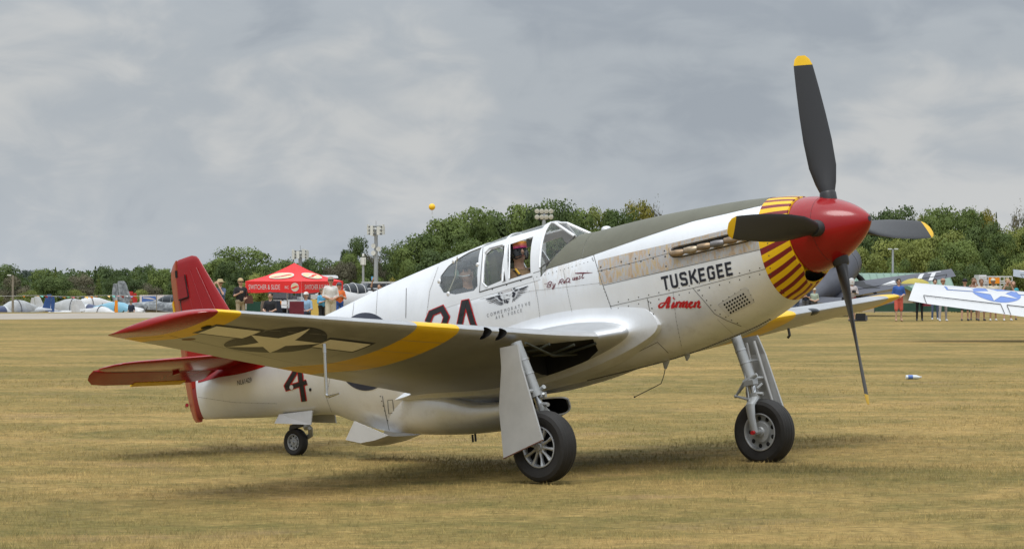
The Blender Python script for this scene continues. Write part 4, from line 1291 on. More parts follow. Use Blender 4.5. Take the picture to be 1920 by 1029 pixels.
def pickup():
    D = 128; u = 722; x = (u - 960) / FPX * D; k = D / FPX
    zt = CAMH + (HOR - 529) * k - gh(x, D)
    t = empty('off_road_vehicle', (x, D, gh(x, D)), .25, 'dark grey off-road vehicle with a rounded roof behind the rear fuselage', 'vehicle')
    z1 = zt - .52
    body = mat('vehicle_grey', (.10, .11, .12), .3, coat=.4)
    mb = MB(); mb.box((0, 0, z1 * .62), (3.9, 1.7, z1 * .62), taper=.97); mb.build('body', body, t, smooth=False)
    mb = MB(); mb.loft([[(q * 1.15 * sc, y * sc2, z) for q, y in ((-1, -.8), (1, -.8), (1, .8), (-1, .8))] for sc, sc2, z in ((1, 1, z1 * .93), (.96, .97, z1 + .2), (.86, .9, zt - .06), (.7, .75, zt))]); mb.build('cab', GLASSY, t)
    for sx in (-1, -.1, 1):
        for sy in (-1, 1): MB().tube([(sx * 1.15, sy * .81, z1 * .9), (sx * 1.06, sy * .76, z1 + .24), (sx * .9, sy * .68, zt - .03)], .045, 6).build('roof_pillar', body, t)
    mb = MB(); mb.loft([[(q * .95, y * .72, z) for q, y in ((-1, -1), (1, -1), (1, 1), (-1, 1))] for z in (zt - .05, zt + .02)]); mb.build('roof', P_SILVER, t)
    for sx in (-1.25, 1.25):
        for sy in (-.8, .8): MB().lathe([(-.1, .2), (-.12, .36), (.12, .36), (.1, .2)], (sx, sy, .36), (0, 1, 0), 18).build('wheel', RUBBER, t)
    for sy in (-.55, .55): MB().sphere((-2.0, sy, z1 * .75), (.06, .12, .12), 10, 8).build('headlight', P_WHITE, t)
pickup()

def flatbed():
    D = 120; u = 690; x = (u - 960) / FPX * D; k = D / FPX
    t = empty('flat_trailer', (x, D, gh(x, D)), .05, 'dark flat trailer deck in front of the off-road vehicle', 'trailer')
    z = CAMH + (HOR - 545) * k - gh(x, D)
    MB().box((0, 0, z), (1.9, 1.4, .10)).build('deck', C_BLACK, t, smooth=False)
    MB().box((0, -.68, z + .09), (1.9, .04, .06)).build('side_rail', P_SILVER, t, smooth=False)
    for sx in (-.5, .5): MB().lathe([(-.09, .15), (-.1, .3), (.1, .3), (.09, .15)], (sx, -.5, .3), (0, 1, 0), 16).build('wheel', RUBBER, t)
    mb = MB(); mb.tube([(-.5, -.5, .3), (-.5, -.5, z)], .04, 5).tube([(.5, -.5, .3), (.5, -.5, z)], .04, 5); mb.build('axle_post', C_BLACK, t)
flatbed()

# banner wall left of the fin
def banner():
    D = 206; k = D / FPX; x = (304 - 960) * k; zb = gh(x, D)
    t = empty('banner_wall', (x, D, zb), 0, 'printed white and blue banner wall behind the camouflaged fin', 'banner')
    z0 = CAMH + (HOR - 579) * k - zb; z1 = CAMH + (HOR - 553) * k - zb; w = 84 * k
    MB().box((0, 0, (z0 + z1) / 2), (w, .06, z1 - z0)).build('panel', M_TENTW, t, smooth=False)
    def f(off): return lambda a, b: Vector((a * k, -.03 - off, CAMH + (HOR - b) * k - zb))
    decal('print_blue', [(0, [(-38, 556), (-12, 555), (-10, 566), (-24, 570), (-38, 572)])], f(.006), [P_INSIG], t, 9)
    decal('print_white', [(0, q) for q in ribbon([(-36, 558), (-24, 559), (-14, 561)], [1.5, 2.6, 1.2])], f(.012), [M_TENTW], t, 9)
    decal('print_grey', [(0, [(-26, 578), (-16, 563), (-4, 560), (2, 566), (-6, 578)])], f(.009), [P_SILVER], t, 9)
    decal('print_red', [(0, circle_poly(-16, 574, 4, 3)), (0, circle_poly(-3, 563, 4, 2)), (0, circle_poly(18, 558, 2, 2))], f(.014), [P_RED], t, 9)
    decal('print_teal', [(0, circle_poly(24, 566, 6, 5))], f(.01), [mat('print_teal', (.30, .52, .48), .6)], t, 9)
    for s in (-1, 0, 1): MB().tube([(s * w * .48, .05, 0), (s * w * .48, .05, z1)], .03, 6).build('post', P_SILVER, t)
banner()

# bunting
def bunting():
    D = 158; k = D / FPX
    xa, xb = (-30 - 960) * k, (300 - 960) * k
    zz_ = CAMH + (HOR - 553.5) * k
    t = empty('bunting_line', (xa, D, zz_), 0, 'line of small coloured pennants strung across the parked aeroplanes', 'bunting')
    L_ = xb - xa
    sag = lambda q: -.05 * math.sin(PI * q) - .03 * math.sin(5 * PI * q)
    MB().tube([(L_ * q, 0, sag(q)) for q in np.linspace(0, 1, 24)], .012, 5).build('rope', mat('rope', (.40, .40, .38), .8), t)
    cols = [P_ORANGE, P_WHITE, None, P_YEL, mat('pennant_teal', (.10, .42, .36), .6), P_RED, P_RED, P_WHITE, P_INSIG, P_YEL, mat('pennant_green', (.05, .30, .10), .6), P_RED, P_WHITE, P_INSIG, P_YEL, P_ORANGE]
    rg = random.Random(3)
    n = 26
    for i in range(n):
        u = 44 + i * 8.4
        m = cols[i % len(cols)]
        if m is None: continue
        q = ((u - 960) * k - xa) / L_
        w, h = rg.uniform(.08, .13), rg.uniform(.05, .15); dx = rg.uniform(.0, .14)
        x = L_ * q
        mb = MB(); mb.plate([(x - w, 0, sag(q)), (x + w, 0, sag(q)), (x + dx, rg.uniform(-.1, .1), sag(q) - h)], (0, 1, 0), .006)
        mb.build('pennant', m, t, smooth=False)
    for q in (.0, .98): MB().tube([(L_ * q, 0, sag(q) + .05), (L_ * q, 0, gh(xa + L_ * q, D) - zz_)], .025, 6).build('post', M_WOOD, t)
bunting()

def flag_pole():
    D = 176; k = D / FPX; x = (218 - 960) * k; zb = gh(x, D)
    t = empty('marker_post', (x, D, zb), 0, 'upright orange marker post standing before the light blue cover', 'post')
    z0 = CAMH + (HOR - 590) * k - zb; z1 = CAMH + (HOR - 563) * k - zb
    MB().box((0, 0, (z0 + z1) / 2), (6.5 * k, 3 * k, z1 - z0), taper=.8).build('panel', P_ORANGE, t, smooth=False)
    MB().tube([(0, .1, 0), (0, .1, z1 + .2)], .03, 6).build('pole', P_SILVER, t)
flag_pole()

# white works truck with an orange board
def truck():
    D = 166; k = D / FPX; x = (1862 - 960) * k; zb = gh(x, D)
    t = empty('works_truck', (x, D, zb), .03, 'white utility truck with a ladder rack and orange board behind the spectators', 'truck')
    zt = CAMH + (HOR - 519) * k - zb; zm = CAMH + (HOR - 536) * k - zb
    MB().box((0, 0, zm * .60), (62 * k, 1.9, zm * .8)).build('body', P_WHITE, t, smooth=False)
    MB().box((-24 * k, 0, zm + .25), (18 * k, 1.7, .8), taper=.8).build('cab', P_WHITE, t, smooth=False)
    for z in (zm + .15, (zm + zt) / 2, zt):
        for sy in (-.9, .9): MB().tube([(-30 * k, sy, z), (30 * k, sy, z)], .035, 5).build('rack_rail', P_WHITE, t)
    for q in np.linspace(-30, 30, 9): MB().tube([(q * k, -.9, zm - .1), (q * k, -.9, zt)], .035, 5).build('rack_upright', P_WHITE, t)
    MB().box((-4 * k, -.95, (zm + zt) / 2 + .05), (20 * k, .05, (zt - zm) * .62)).build('sign_board', P_ORANGE, t, smooth=False)
    for sx in (-20, 20):
        for sy in (-.9, .9): MB().lathe([(-.1, .2), (-.12, .38), (.12, .38), (.1, .2)], (sx * k, sy, .38), (0, 1, 0), 16).build('wheel', RUBBER, t)
truck()

# low green barrier behind the crowd
def barrier():
    D = 141; k = D / FPX
    M_ = mat('barrier_green', (.025, .075, .045), .7, var=.3, vscale=3)
    x0, x1 = (1640 - 960) * k, (1990 - 960) * k
    t = empty('mesh_barrier', (x0, D, gh(x0, D)), 0, 'low dark green mesh barrier behind the spectators', 'barrier')
    n = 9
    for i in range(n):
        w = (x1 - x0) / n
        rows = [[(w * (i + a), .04 * math.sin(9 * a + i), z) for a in np.linspace(0, 1, 6)] for z in (.05, .26, .47)]
        mb = MB(); mb.loft(rows, caps=False, closed=False); mb.build('mesh_panel', M_, t, recalc=False)
    for i in range(n + 1): MB().tube([(i * (x1 - x0) / n, .05, 0), (i * (x1 - x0) / n, .05, .54)], .03, 6).build('post', M_DSTEEL, t)
barrier()

# litter on the grass
def bottle():
    D = 10543 / (711.5 - HOR); x = (1713 - 960) / FPX * D
    t = empty('plastic_bottle', (x, D, gh(x, D) + .045), .12, 'crushed plastic bottle with a blue and white label lying on the grass', 'bottle')
    cl = mat('bottle_plastic', (.62, .66, .66), .15, spec=.6)
    MB().tube([(-.15, 0, 0), (-.145, 0, 0), (-.06, 0, .005), (.05, 0, 0), (.09, 0, -.004), (.125, 0, 0)], [.02, .038, .036, .039, .030, .014], 12).build('bottle_body', cl, t)
    MB().tube([(-.11, 0, .002), (-.02, 0, .003)], .0395, 12, caps=False).build('label_band', P_INSIG, t)
    MB().tube([(.12, 0, 0), (.15, 0, 0)], .016, 10).build('cap', P_WHITE, t)
bottle()
# ================================================================== THE SILVER FIGHTER
# aircraft coordinates: s aft of the spinner tip, y to starboard (towards the camera), z up from the thrust line
AC = np.array([14.329331348495908, 22.302063570541787, -3.643127821766479])
Ad = np.array([-0.637827901817713, -0.7574160394890065, 0.13962990649428111])
AR = np.array([0.7377571105242565, -0.6529010455911466, -0.17156535354461103])
AU = np.array([0.22111086254120066, -0.006416213117980421, 0.9752275727621277])
AN = AU - Ad * (3.5 / FPX); AN /= np.linalg.norm(AN)
AF = Ad + AU * (3.5 / FPX); AF /= np.linalg.norm(AF)
_M = np.stack([AR, AF, AN]) @ np.diag([1, -1, 1])
_t = -np.stack([AR, AF, AN]) @ AC + np.array([0, 0, CAMH])
PM = Matrix([list(_M[0]) + [_t[0]], list(_M[1]) + [_t[1]], list(_M[2]) + [_t[2]], [0, 0, 0, 1]])
plane = bpy.data.objects.new('fighter_aeroplane', None); COL.objects.link(plane)
plane.matrix_world = PM
tag(plane, 'silver propeller fighter with red tail, red spinner and yellow-red striped nose, taxiing on the grass', 'aeroplane')
bpy.context.view_layer.update()
VO = Vector((AC[0], -AC[1], AC[2]))                      # viewpoint of the photograph in local coordinates
def view_dir(u, v):
    q = Ad + AR * (u - 960) / FPX + AU * (514.5 - v) / FPX
    return Vector((q[0], -q[1], q[2])).normalized()
def ray_at(u, v, ax, val):
    """(s, y, z) of the point seen at photo pixel (u, v) that has the given s, y or z"""
    q = Ad + AR * (u - 960) / FPX + AU * (514.5 - v) / FPX
    k = {'s': 0, 'y': 1, 'z': 2}[ax]
    t = ((-val if ax == 's' else val) - AC[k]) / q[k]
    p = AC + q * t
    return (-p[0], p[1], p[2])

# ---- materials
def skin_mat(name, col, metal=.45, rough=.34, streak=.10):
    m = mat(name, col, rough, metal=metal, var=streak, vscale=3.2, rvar=.06, stretch=(1, 1, .45), detail=6)
    return m
def silver_mat():
    """silver lacquer over aluminium: faint streaks, slight oil-canning, brown run marks below the windscreen, grime patches"""
    m = bpy.data.materials.new('silver_lacquer'); m.use_nodes = True
    nt = m.node_tree; N = nt.nodes; L = nt.links; b = N['Principled BSDF']
    b.inputs['Metallic'].default_value = .52
    t = N.new('ShaderNodeTexCoord'); sx = N.new('ShaderNodeSeparateXYZ'); L.new(t.outputs['Object'], sx.inputs[0])
    def noise(sc, st, d=5, r=.6):
        mp = N.new('ShaderNodeMapping'); mp.inputs['Scale'].default_value = st
        L.new(t.outputs['Object'], mp.inputs[0])
        n = N.new('ShaderNodeTexNoise'); n.inputs['Scale'].default_value = sc; n.inputs['Detail'].default_value = d; n.inputs['Roughness'].default_value = r
        L.new(mp.outputs[0], n.inputs['Vector']); return n.outputs['Fac']
    def rng(src, a, b_, c=0., d=1.):
        q = N.new('ShaderNodeMapRange'); q.interpolation_type = 'SMOOTHSTEP'
        q.inputs[1].default_value = a; q.inputs[2].default_value = b_; q.inputs[3].default_value = c; q.inputs[4].default_value = d
        L.new(src, q.inputs[0]); return q.outputs[0]
    def mul(a, b_):
        q = N.new('ShaderNodeMath'); q.operation = 'MULTIPLY'
        L.new(a, q.inputs[0])
        if isinstance(b_, float): q.inputs[1].default_value = b_
        else: L.new(b_, q.inputs[1])
        return q.outputs[0]
    def mix(f, a, c):
        x = N.new('ShaderNodeMix'); x.data_type = 'RGBA'; L.new(f, x.inputs[0])
        for i, v in ((6, a), (7, c)):
            if isinstance(v, tuple): x.inputs[i].default_value = v + (1,)
            else: L.new(v, x.inputs[i])
        return x.outputs[2]
    base = mix(rng(noise(2.6, (1, 1, .6), 6), .32, .68), (.735, .745, .76), (.785, .795, .81))
    base = mix(mul(rng(noise(30, (1, 1, .12), 3), .52, .72), .13), base, (.62, .61, .59))
    # run marks below the windscreen (s 3.2 .. 3.85, z 0 .. .45)
    box = mul(mul(rng(sx.outputs[0], -3.95, -3.75), rng(sx.outputs[0], -3.16, -3.26)), mul(rng(sx.outputs[2], .02, .20), rng(sx.outputs[2], .50, .44)))
    base = mix(mul(mul(box, rng(noise(34, (1, 1, .07), 4), .44, .60)), .42), base, (.56, .49, .41))
    # oily grime low on the belly and around the tail wheel
    gr = mul(rng(noise(5, (1, 1, 1.6), 7, .7), .50, .66), rng(sx.outputs[2], -.30, -.62))
    base = mix(mul(gr, .16), base, (.36, .31, .25))
    L.new(base, b.inputs['Base Color'])
    L.new(rng(noise(3.4, (1, 1, 1), 5), .3, .7, .33, .45), b.inputs['Roughness'])
    bp = N.new('ShaderNodeBump'); bp.inputs['Strength'].default_value = .35; bp.inputs['Distance'].default_value = .012
    L.new(noise(3.1, (1, 1, 1.2), 1), bp.inputs['Height']); L.new(bp.outputs[0], b.inputs['Normal'])
    return m
SILVER = silver_mat()
SILVER_D = skin_mat('silver_panel', (.64, .64, .635), .4, .36)
WINGSIL = skin_mat('wing_silver', (.46, .465, .47), .70, .40, .18)
WHITEFR = mat('canopy_frame_silver', (.74, .74, .74), .38, metal=.55, var=.05, vscale=6)
OLIVE = mat('anti_glare_olive', (.128, .127, .094), .62, var=.15, vscale=5, spec=.4)
RED = mat('gloss_red', (.28, .004, .006), .20, var=.12, vscale=2.5, coat=.22, rvar=.05, spec=.4)
REDF = mat('fabric_red_orange', (.36, .062, .022), .5, var=.14, vscale=3.5, coat=.1)
DKRED = mat('stripe_dark_red', (.19, .011, .014), .4, var=.12, vscale=8)
YEL = mat('identification_yellow', (.76, .455, .004), .42, var=.08, vscale=6)
INK = mat('ink_navy', (.016, .018, .028), .5, var=.25, vscale=30)
BLACKP = mat('ink_black', (.014, .014, .016), .5, var=.3, vscale=25)
MAROON = mat('ink_maroon', (.115, .010, .022), .5)
SCRIPT_R = mat('ink_red', (.42, .010, .012), .45)
ROUNDEL = mat('roundel_navy', (.030, .036, .058), .45, var=.3, vscale=14)
STARW = mat('star_offwhite', (.86, .83, .77), .5, var=.05, vscale=8)
SEAM = mat('seam_dark', (.085, .083, .08), .7)  # dark line colour of seams, seals and hinge strips
SEAM2 = mat('seam_faint', (.40, .395, .385), .5, metal=.4)
FAST = mat('fastener_dark', (.05, .048, .045), .6)
TYRE = mat('tyre_rubber', (.020, .018, .016), .72, var=.35, vscale=9, bump=.12, bscale=70)
ALU = mat('cast_aluminium', (.46, .47, .48), .42, metal=.55, var=.12, vscale=12)
STEEL = mat('chrome_oleo', (.62, .63, .64), .18, metal=.9)
GEARGREY = mat('gear_grey', (.36, .37, .37), .45, metal=.35, var=.12, vscale=7)
DOORSIL = mat('door_silver', (.46, .46, .45), .45, metal=.35, var=.14, vscale=4)
DEEP_BLACK = mat('interior_black', (.010, .010, .010), .85)  # black stands in for shade inside openings and gaps; also plain black parts
INTGREEN = mat('interior_green', (.075, .082, .045), .7, var=.2, vscale=8); PIPE = mat('well_pipe', (.030, .032, .020), .6)
EXH = mat('exhaust_burnt', (.34, .235, .135), .42, metal=.65, col2=(.16, .12, .085), vscale=16)
EXH2 = mat('exhaust_pale', (.47, .40, .30), .40, metal=.6, col2=(.22, .16, .10), vscale=14)
EXH3 = mat('exhaust_grey', (.20, .19, .19), .45, metal=.6, col2=(.11, .10, .095), vscale=12)
PROPB = mat('propeller_black', (.022, .022, .024), .42)

def heat_mat():
    m = bpy.data.materials.new('heat_stained_steel'); m.use_nodes = True
    nt = m.node_tree; N = nt.nodes; L = nt.links; b = N['Principled BSDF']
    b.inputs['Metallic'].default_value = .35; b.inputs['Roughness'].default_value = .40
    t = N.new('ShaderNodeTexCoord')
    def noise(sc, st, d=5):
        mp = N.new('ShaderNodeMapping'); mp.inputs['Scale'].default_value = st
        L.new(t.outputs['Object'], mp.inputs[0])
        n = N.new('ShaderNodeTexNoise'); n.inputs['Scale'].default_value = sc; n.inputs['Detail'].default_value = d; n.inputs['Roughness'].default_value = .65
        L.new(mp.outputs[0], n.inputs['Vector']); return n.outputs['Fac']
    r1 = N.new('ShaderNodeValToRGB'); e = r1.color_ramp.elements
    e[0].position = .30; e[0].color = (.38, .27, .175, 1); e[1].position = .72; e[1].color = (.53, .44, .34, 1)
    for p_, c_ in ((.44, (.50, .39, .28, 1)), (.51, (.43, .45, .48, 1)), (.57, (.50, .42, .32, 1)), (.64, (.52, .385, .21, 1))):
        q = e.new(p_); q.color = c_
    L.new(noise(7, (2.2, 1, .8)), r1.inputs[0])
    r2 = N.new('ShaderNodeValToRGB'); e = r2.color_ramp.elements
    e[0].position = .35; e[0].color = (.78, .74, .70, 1); e[1].position = .7; e[1].color = (1, 1, 1, 1)
    L.new(noise(26, (2.2, 1, .35), 3), r2.inputs[0])
    mx = N.new('ShaderNodeMix'); mx.data_type = 'RGBA'; mx.blend_type = 'MULTIPLY'; mx.inputs[0].default_value = .45
    L.new(r1.outputs[0], mx.inputs[6]); L.new(r2.outputs[0], mx.inputs[7]); L.new(mx.outputs[2], b.inputs['Base Color'])
    return m
HEAT = heat_mat()

def glass_mat(name, tint, amt):
    m = bpy.data.materials.new(name); m.use_nodes = True
    nt = m.node_tree; N = nt.nodes; L = nt.links
    N.remove(N['Principled BSDF'])
    tr = N.new('ShaderNodeBsdfTransparent'); tr.inputs[0].default_value = tint + (1,)
    gl = N.new('ShaderNodeBsdfGlossy'); gl.inputs['Roughness'].default_value = .06; gl.inputs[0].default_value = (.9, .92, .95, 1)
    df = N.new('ShaderNodeBsdfDiffuse'); df.inputs[0].default_value = (.60, .62, .62, 1)
    fr = N.new('ShaderNodeLayerWeight'); fr.inputs[0].default_value = .35
    pw = N.new('ShaderNodeMath'); pw.operation = 'POWER'; pw.inputs[1].default_value = 3.0; L.new(fr.outputs['Facing'], pw.inputs[0])
    ma = N.new('ShaderNodeMath'); ma.operation = 'MULTIPLY_ADD'; ma.inputs[1].default_value = .6; ma.inputs[2].default_value = .03
    L.new(pw.outputs[0], ma.inputs[0])
    m1 = N.new('ShaderNodeMixShader'); L.new(ma.outputs[0], m1.inputs[0]); L.new(tr.outputs[0], m1.inputs[1]); L.new(gl.outputs[0], m1.inputs[2])
    m2 = N.new('ShaderNodeMixShader'); m2.inputs[0].default_value = amt; L.new(m1.outputs[0], m2.inputs[1]); L.new(df.outputs[0], m2.inputs[2])
    L.new(m2.outputs[0], N['Material Output'].inputs[0])
    return m
GLASS = glass_mat('perspex', (.96, .97, .97), .025)
GLASS_D = glass_mat('perspex_dusty', (.93, .95, .95), .04)

# ---- fuselage shape
ST = np.array([  # s,   zt,    zb,   hw,   zc,  nt,  nb
    [.70, .383, -.400, .383, 0.00, 2.0, 2.0], [.85, .420, -.490, .402, -.02, 2.05, 2.1], [1.02, .450, -.560, .414, -.04, 2.1, 2.2],
    [1.25, .485, -.650, .425, -.06, 2.2, 2.3], [1.5, .516, -.708, .432, -.07, 2.25, 2.4], [1.9, .556, -.757, .440, -.08, 2.25, 2.5],
    [2.4, .598, -.800, .446, -.08, 2.2, 2.6], [2.8, .619, -.812, .450, -.08, 2.15, 2.6], [3.2, .632, -.810, .452, -.08, 2.1, 2.6],
    [3.45, .67, -.805, .452, -.08, 2.05, 2.6], [3.75, .870, -.800, .452, -.08, 2.0, 2.6], [4.3, .874, -.790, .452, -.06, 2.0, 2.6],
    [4.8, .848, -.790, .448, -.03, 2.0, 2.45], [5.3, .812, -.84, .434, 0, 2.0, 2.2], [5.8, .775, -.905, .407, .03, 2.0, 2.05],
    [6.25, .735, -.868, .378, .05, 2.0, 2.0], [6.6, .695, -.775, .355, .07, 2.0, 2.0], [7.0, .645, -.600, .320, .085, 2.0, 2.05], [7.3, .612, -.465, .293, .10, 2.0, 2.1], [7.8, .560, -.382, .245, .12, 2.0, 2.1],
    [8.5, .490, -.268, .172, .14, 2.0, 2.0], [9.1, .440, -.165, .108, .15, 2.0, 2.0], [9.36, .42, -.122, .074, .16, 2.0, 2.0]])
def _hermite(x, X, Y):
    i = int(np.clip(np.searchsorted(X, x) - 1, 0, len(X) - 2))
    h = X[i + 1] - X[i]; t = (x - X[i]) / h
    def m(j):
        if j == 0: return (Y[1] - Y[0]) / (X[1] - X[0])
        if j == len(X) - 1: return (Y[-1] - Y[-2]) / (X[-1] - X[-2])
        a = (Y[j] - Y[j - 1]) / (X[j] - X[j - 1]); b = (Y[j + 1] - Y[j]) / (X[j + 1] - X[j])
        return 0 if a * b <= 0 else 2 * a * b / (a + b)
    return float((2 * t ** 3 - 3 * t ** 2 + 1) * Y[i] + (t ** 3 - 2 * t ** 2 + t) * h * m(i) + (-2 * t ** 3 + 3 * t ** 2) * Y[i + 1] + (t ** 3 - t ** 2) * h * m(i + 1))
def prm(s): return [_hermite(s, ST[:, 0], ST[:, k]) for k in range(1, 7)]
def sect(s, th, grow=0.0, P=None):
    zt, zb, hw, zc, nt, nb = P or prm(s)
    c, sn = math.cos(th), math.sin(th)
    n = nt if c > 0 else nb
    y = (hw + grow) * math.copysign(abs(sn) ** (2 / n), sn)
    z = zc + ((zt - zc + grow) if c > 0 else (zc - zb + grow)) * math.copysign(abs(c) ** (2 / n), c)
    return (s, y, z)
def th_at(s, z):
    zt, zb, hw, zc, nt, nb = prm(s)
    h, n = ((zt - zc), nt) if z > zc else ((zc - zb), nb)
    return math.acos(math.copysign(min(1, abs((z - zc) / h)) ** (n / 2), z - zc))
NTH = 104
TH = [2 * PI * (k + .5) / NTH for k in range(NTH)]
SILL = .270
def clampz(s):
    if s <= 3.36: return 9
    if s < 3.74: return .655 - (s - 3.36) / .38 * (.655 - SILL)
    if s < 5.285: return SILL
    return 9
def hull():
    stn = [1.02] + list(np.arange(1.08, 3.30, .06)) + list(np.arange(3.30, 5.26, .04)) + [5.27, 5.30] + list(np.arange(5.36, 9.34, .08)) + [9.36]
    rings = []
    for s in stn:
        P = prm(s); cz = clampz(s)
        rings.append([(q[0], q[1], min(q[2], cz)) for q in (sect(s, th, 0, P) for th in TH)])
    mb = MB(True); mb.loft(rings)
    return mb.build('fuselage', SILVER, plane, sharp=28)
HULL = hull()
# striped nose ring with the chin intake
def nose_ring():
    stn = [.70, .705, .74, .79, .85, .91, .97, 1.019]
    TR = [2 * PI * (k + .5) / 234 for k in range(234)]
    rings = []
    for i, s in enumerate(stn):
        P = prm(s)
        g = -.012 if i == 0 else 0
        rings.append([sect(s, th, g, P) for th in TR])
    # the lower lip stands forward of nothing: pull it back and swell it around the intake
    for i, r in enumerate(rings):
        for k, th in enumerate(TR):
            w = max(0, math.cos((th - PI) / .62 * PI / 2)) if abs(th - PI) < .62 else 0
            if w:
                s, y, z = r[k]
                f = max(0, 1 - (s - .70) / .26)
                r[k] = (s + .085 * w * f, y * (1 + .02 * w), z - .062 * w * f)
    mb = MB(True); mb.loft(rings, mifun=lambda i, k: 1 if k % 9 >= 5 else 0)
    o = mb.build('nose_ring', [YEL, DKRED], plane, sharp=28)
    cut = MB(True)
    cut.loft([[(s, .165 * a * math.cos(t), -.388 + .052 * a * math.sin(t) - (s - .8) * .30) for t in np.linspace(0, 2 * PI, 29)[:-1]] for s, a in ((.60, 1.06), (.80, 1.0), (.86, .93), (1.0, .80))])
    return boolean(o, [cut.mesh('cut', DEEP_BLACK)])
NOSE = nose_ring()

# canopy shell and its windows
def shell(g_out, g_in, s0, s1, zlow):
    stn = list(np.arange(s0, s1, .035)) + [s1]
    rings = []
    for s in stn:
        Po = prm(s); ring = []
        th_m = th_at(s, zlow)
        T = np.linspace(-th_m, th_m, 49)
        ring = [sect(s, t, g_out, Po) for t in T] + [sect(s, t, g_in, Po) for t in T[::-1]]
        rings.append(ring)
    mb = MB(True); mb.loft(rings)
    return mb
CAN0, CAN1 = 3.735, 5.33
tmp = shell(.003, -.004, CAN0 - .1, CAN1 + .12, SILL - .14)
_can_probe = tmp.build('probe', WHITEFR, plane)
def bvh_of(objs):
    V, F = [], []
    for o in objs:
        b = len(V)
        V += [v.co.copy() for v in o.data.vertices]; F += [tuple(b + i for i in p.vertices) for p in o.data.polygons]
    return BVHTree.FromPolygons(V, F)
BODY = bvh_of([HULL, NOSE, _can_probe])
CANB = bvh_of([_can_probe])
bpy.data.objects.remove(_can_probe)
def on_skin(u, v, off=.003, tree=None):
    h = (tree or BODY).ray_cast(VO, view_dir(u, v))
    if h[0] is None: return None
    n = h[1]
    if n.dot(view_dir(u, v)) > 0: n = -n
    return h[0] + n * off
def skin_syz(u, v, tree=None):
    p = on_skin(u, v, 0, tree)
    return None if p is None else (-p.x, -p.y, p.z)

WIN = {   # outlines of the starboard windows as seen on the canopy side
    'pilot': [(953, 459), (1000, 443.5), (995, 511.5), (954.5, 524)],
    'middle': [(911, 477), (921.5, 467.5), (946, 461), (946, 473), (940, 526), (914, 537), (907, 532)],
    'rear': [(904, 463), (897, 493), (895.5, 536), (888.5, 545), (853, 552), (831, 548.5), (823.5, 536), (826, 518), (840.5, 499), (857, 486), (881, 472)],
}
def canopy():
    frame = shell(.003, -.012, CAN0, CAN1, SILL - .015).build('canopy_frame', WHITEFR, plane, sharp=30)
    cutters, panes = [], []
    for nm, px_ in WIN.items():
        sz = []
        for (u, v) in px_:
            p = skin_syz(u, v, CANB)
            if p is None: p = ray_at(u, v, 'y', .40)
            y_ = .125 if nm == 'rear' else .20
            Pq = prm(p[0]); zmax = Pq[3] + (Pq[0] - Pq[3]) * (1 - (y_ / Pq[2]) ** Pq[4]) ** (1 / Pq[4])
            sz.append((p[0], min(p[2], zmax)))
        for sg in (1, -1):
            def prism(y0, y1):
                mb = MB(True); n = len(sz)
                mb.loft([[(s, sg * y, z) for s, z in sz] for y in (y0, y1)])
                return mb
            cutters.append(prism(.06, .7).mesh('c', WHITEFR))
            panes.append((nm, sg, prism(.06, .7).mesh('c', GLASS)))
    for s0, s1 in ((3.80, 4.27), (4.31, 4.66)):
        def rf():
            mb = MB(True); mb.loft([[(s0, -.165, z), (s1, -.155, z), (s1, .155, z), (s0, .165, z)] for z in (.70, 1.0)]); return mb
        cutters.append(rf().mesh('c', WHITEFR)); panes.append(('roof', 0, rf().mesh('c', GLASS)))
    boolean(frame, cutters)
    for nm, sg, c in panes:
        if nm == 'pilot' and sg > 0:      # this sliding pane stands open
            continue
        o = shell(-.004, -.007, CAN0 + .01, CAN1 - .01, SILL - .01).build('window_pane', GLASS_D if nm == 'rear' else GLASS, plane)
        boolean(o, [c], 'INTERSECT')
    # frame strips of the middle pane and the sliding panel
    def strip(pts, w, name='frame_strip', off=.010, m=WHITEFR):
        P = [on_skin(u, v, off, CANB) for u, v in pts]
        P = [p for p in P if p is not None]
        mb = MB(); mb.tube(P, w, 8, flat=(1, 1)); return mb.build(name, m, frame)
    strip([(909, 476), (919, 466), (944, 459.5)], .008); strip([(909, 476), (906, 530), (914, 538.5)], .009); strip([(949, 460), (944, 528)], .010)
    strip([(957, 457.5), (956, 523)], .008); strip([(946, 462), (947, 527)], .006, m=DEEP_BLACK)
    strip([(899, 547.5), (998, 518)], .005, 'sill_rail', .004, SEAM)
    for u, v in ((896, 497), (824, 528), (841, 551), (851, 491)):
        p = on_skin(u, v, .006, CANB)
        if p is not None: MB().sphere(p, (.024, .010, .024), 10, 8).build('clip', WHITEFR, frame)
    # grab wire behind the rear pane
    a, b = Vector((-4.98, -.20, .78)), Vector((-5.12, -.30, .40))
    MB().tube([a, (a + b) / 2 + Vector((0, .05, .0)), b], .006, 6).build('grab_wire', mat('wire_tan', (.38, .34, .24), .6), frame)
    return frame
CANOPY = canopy()

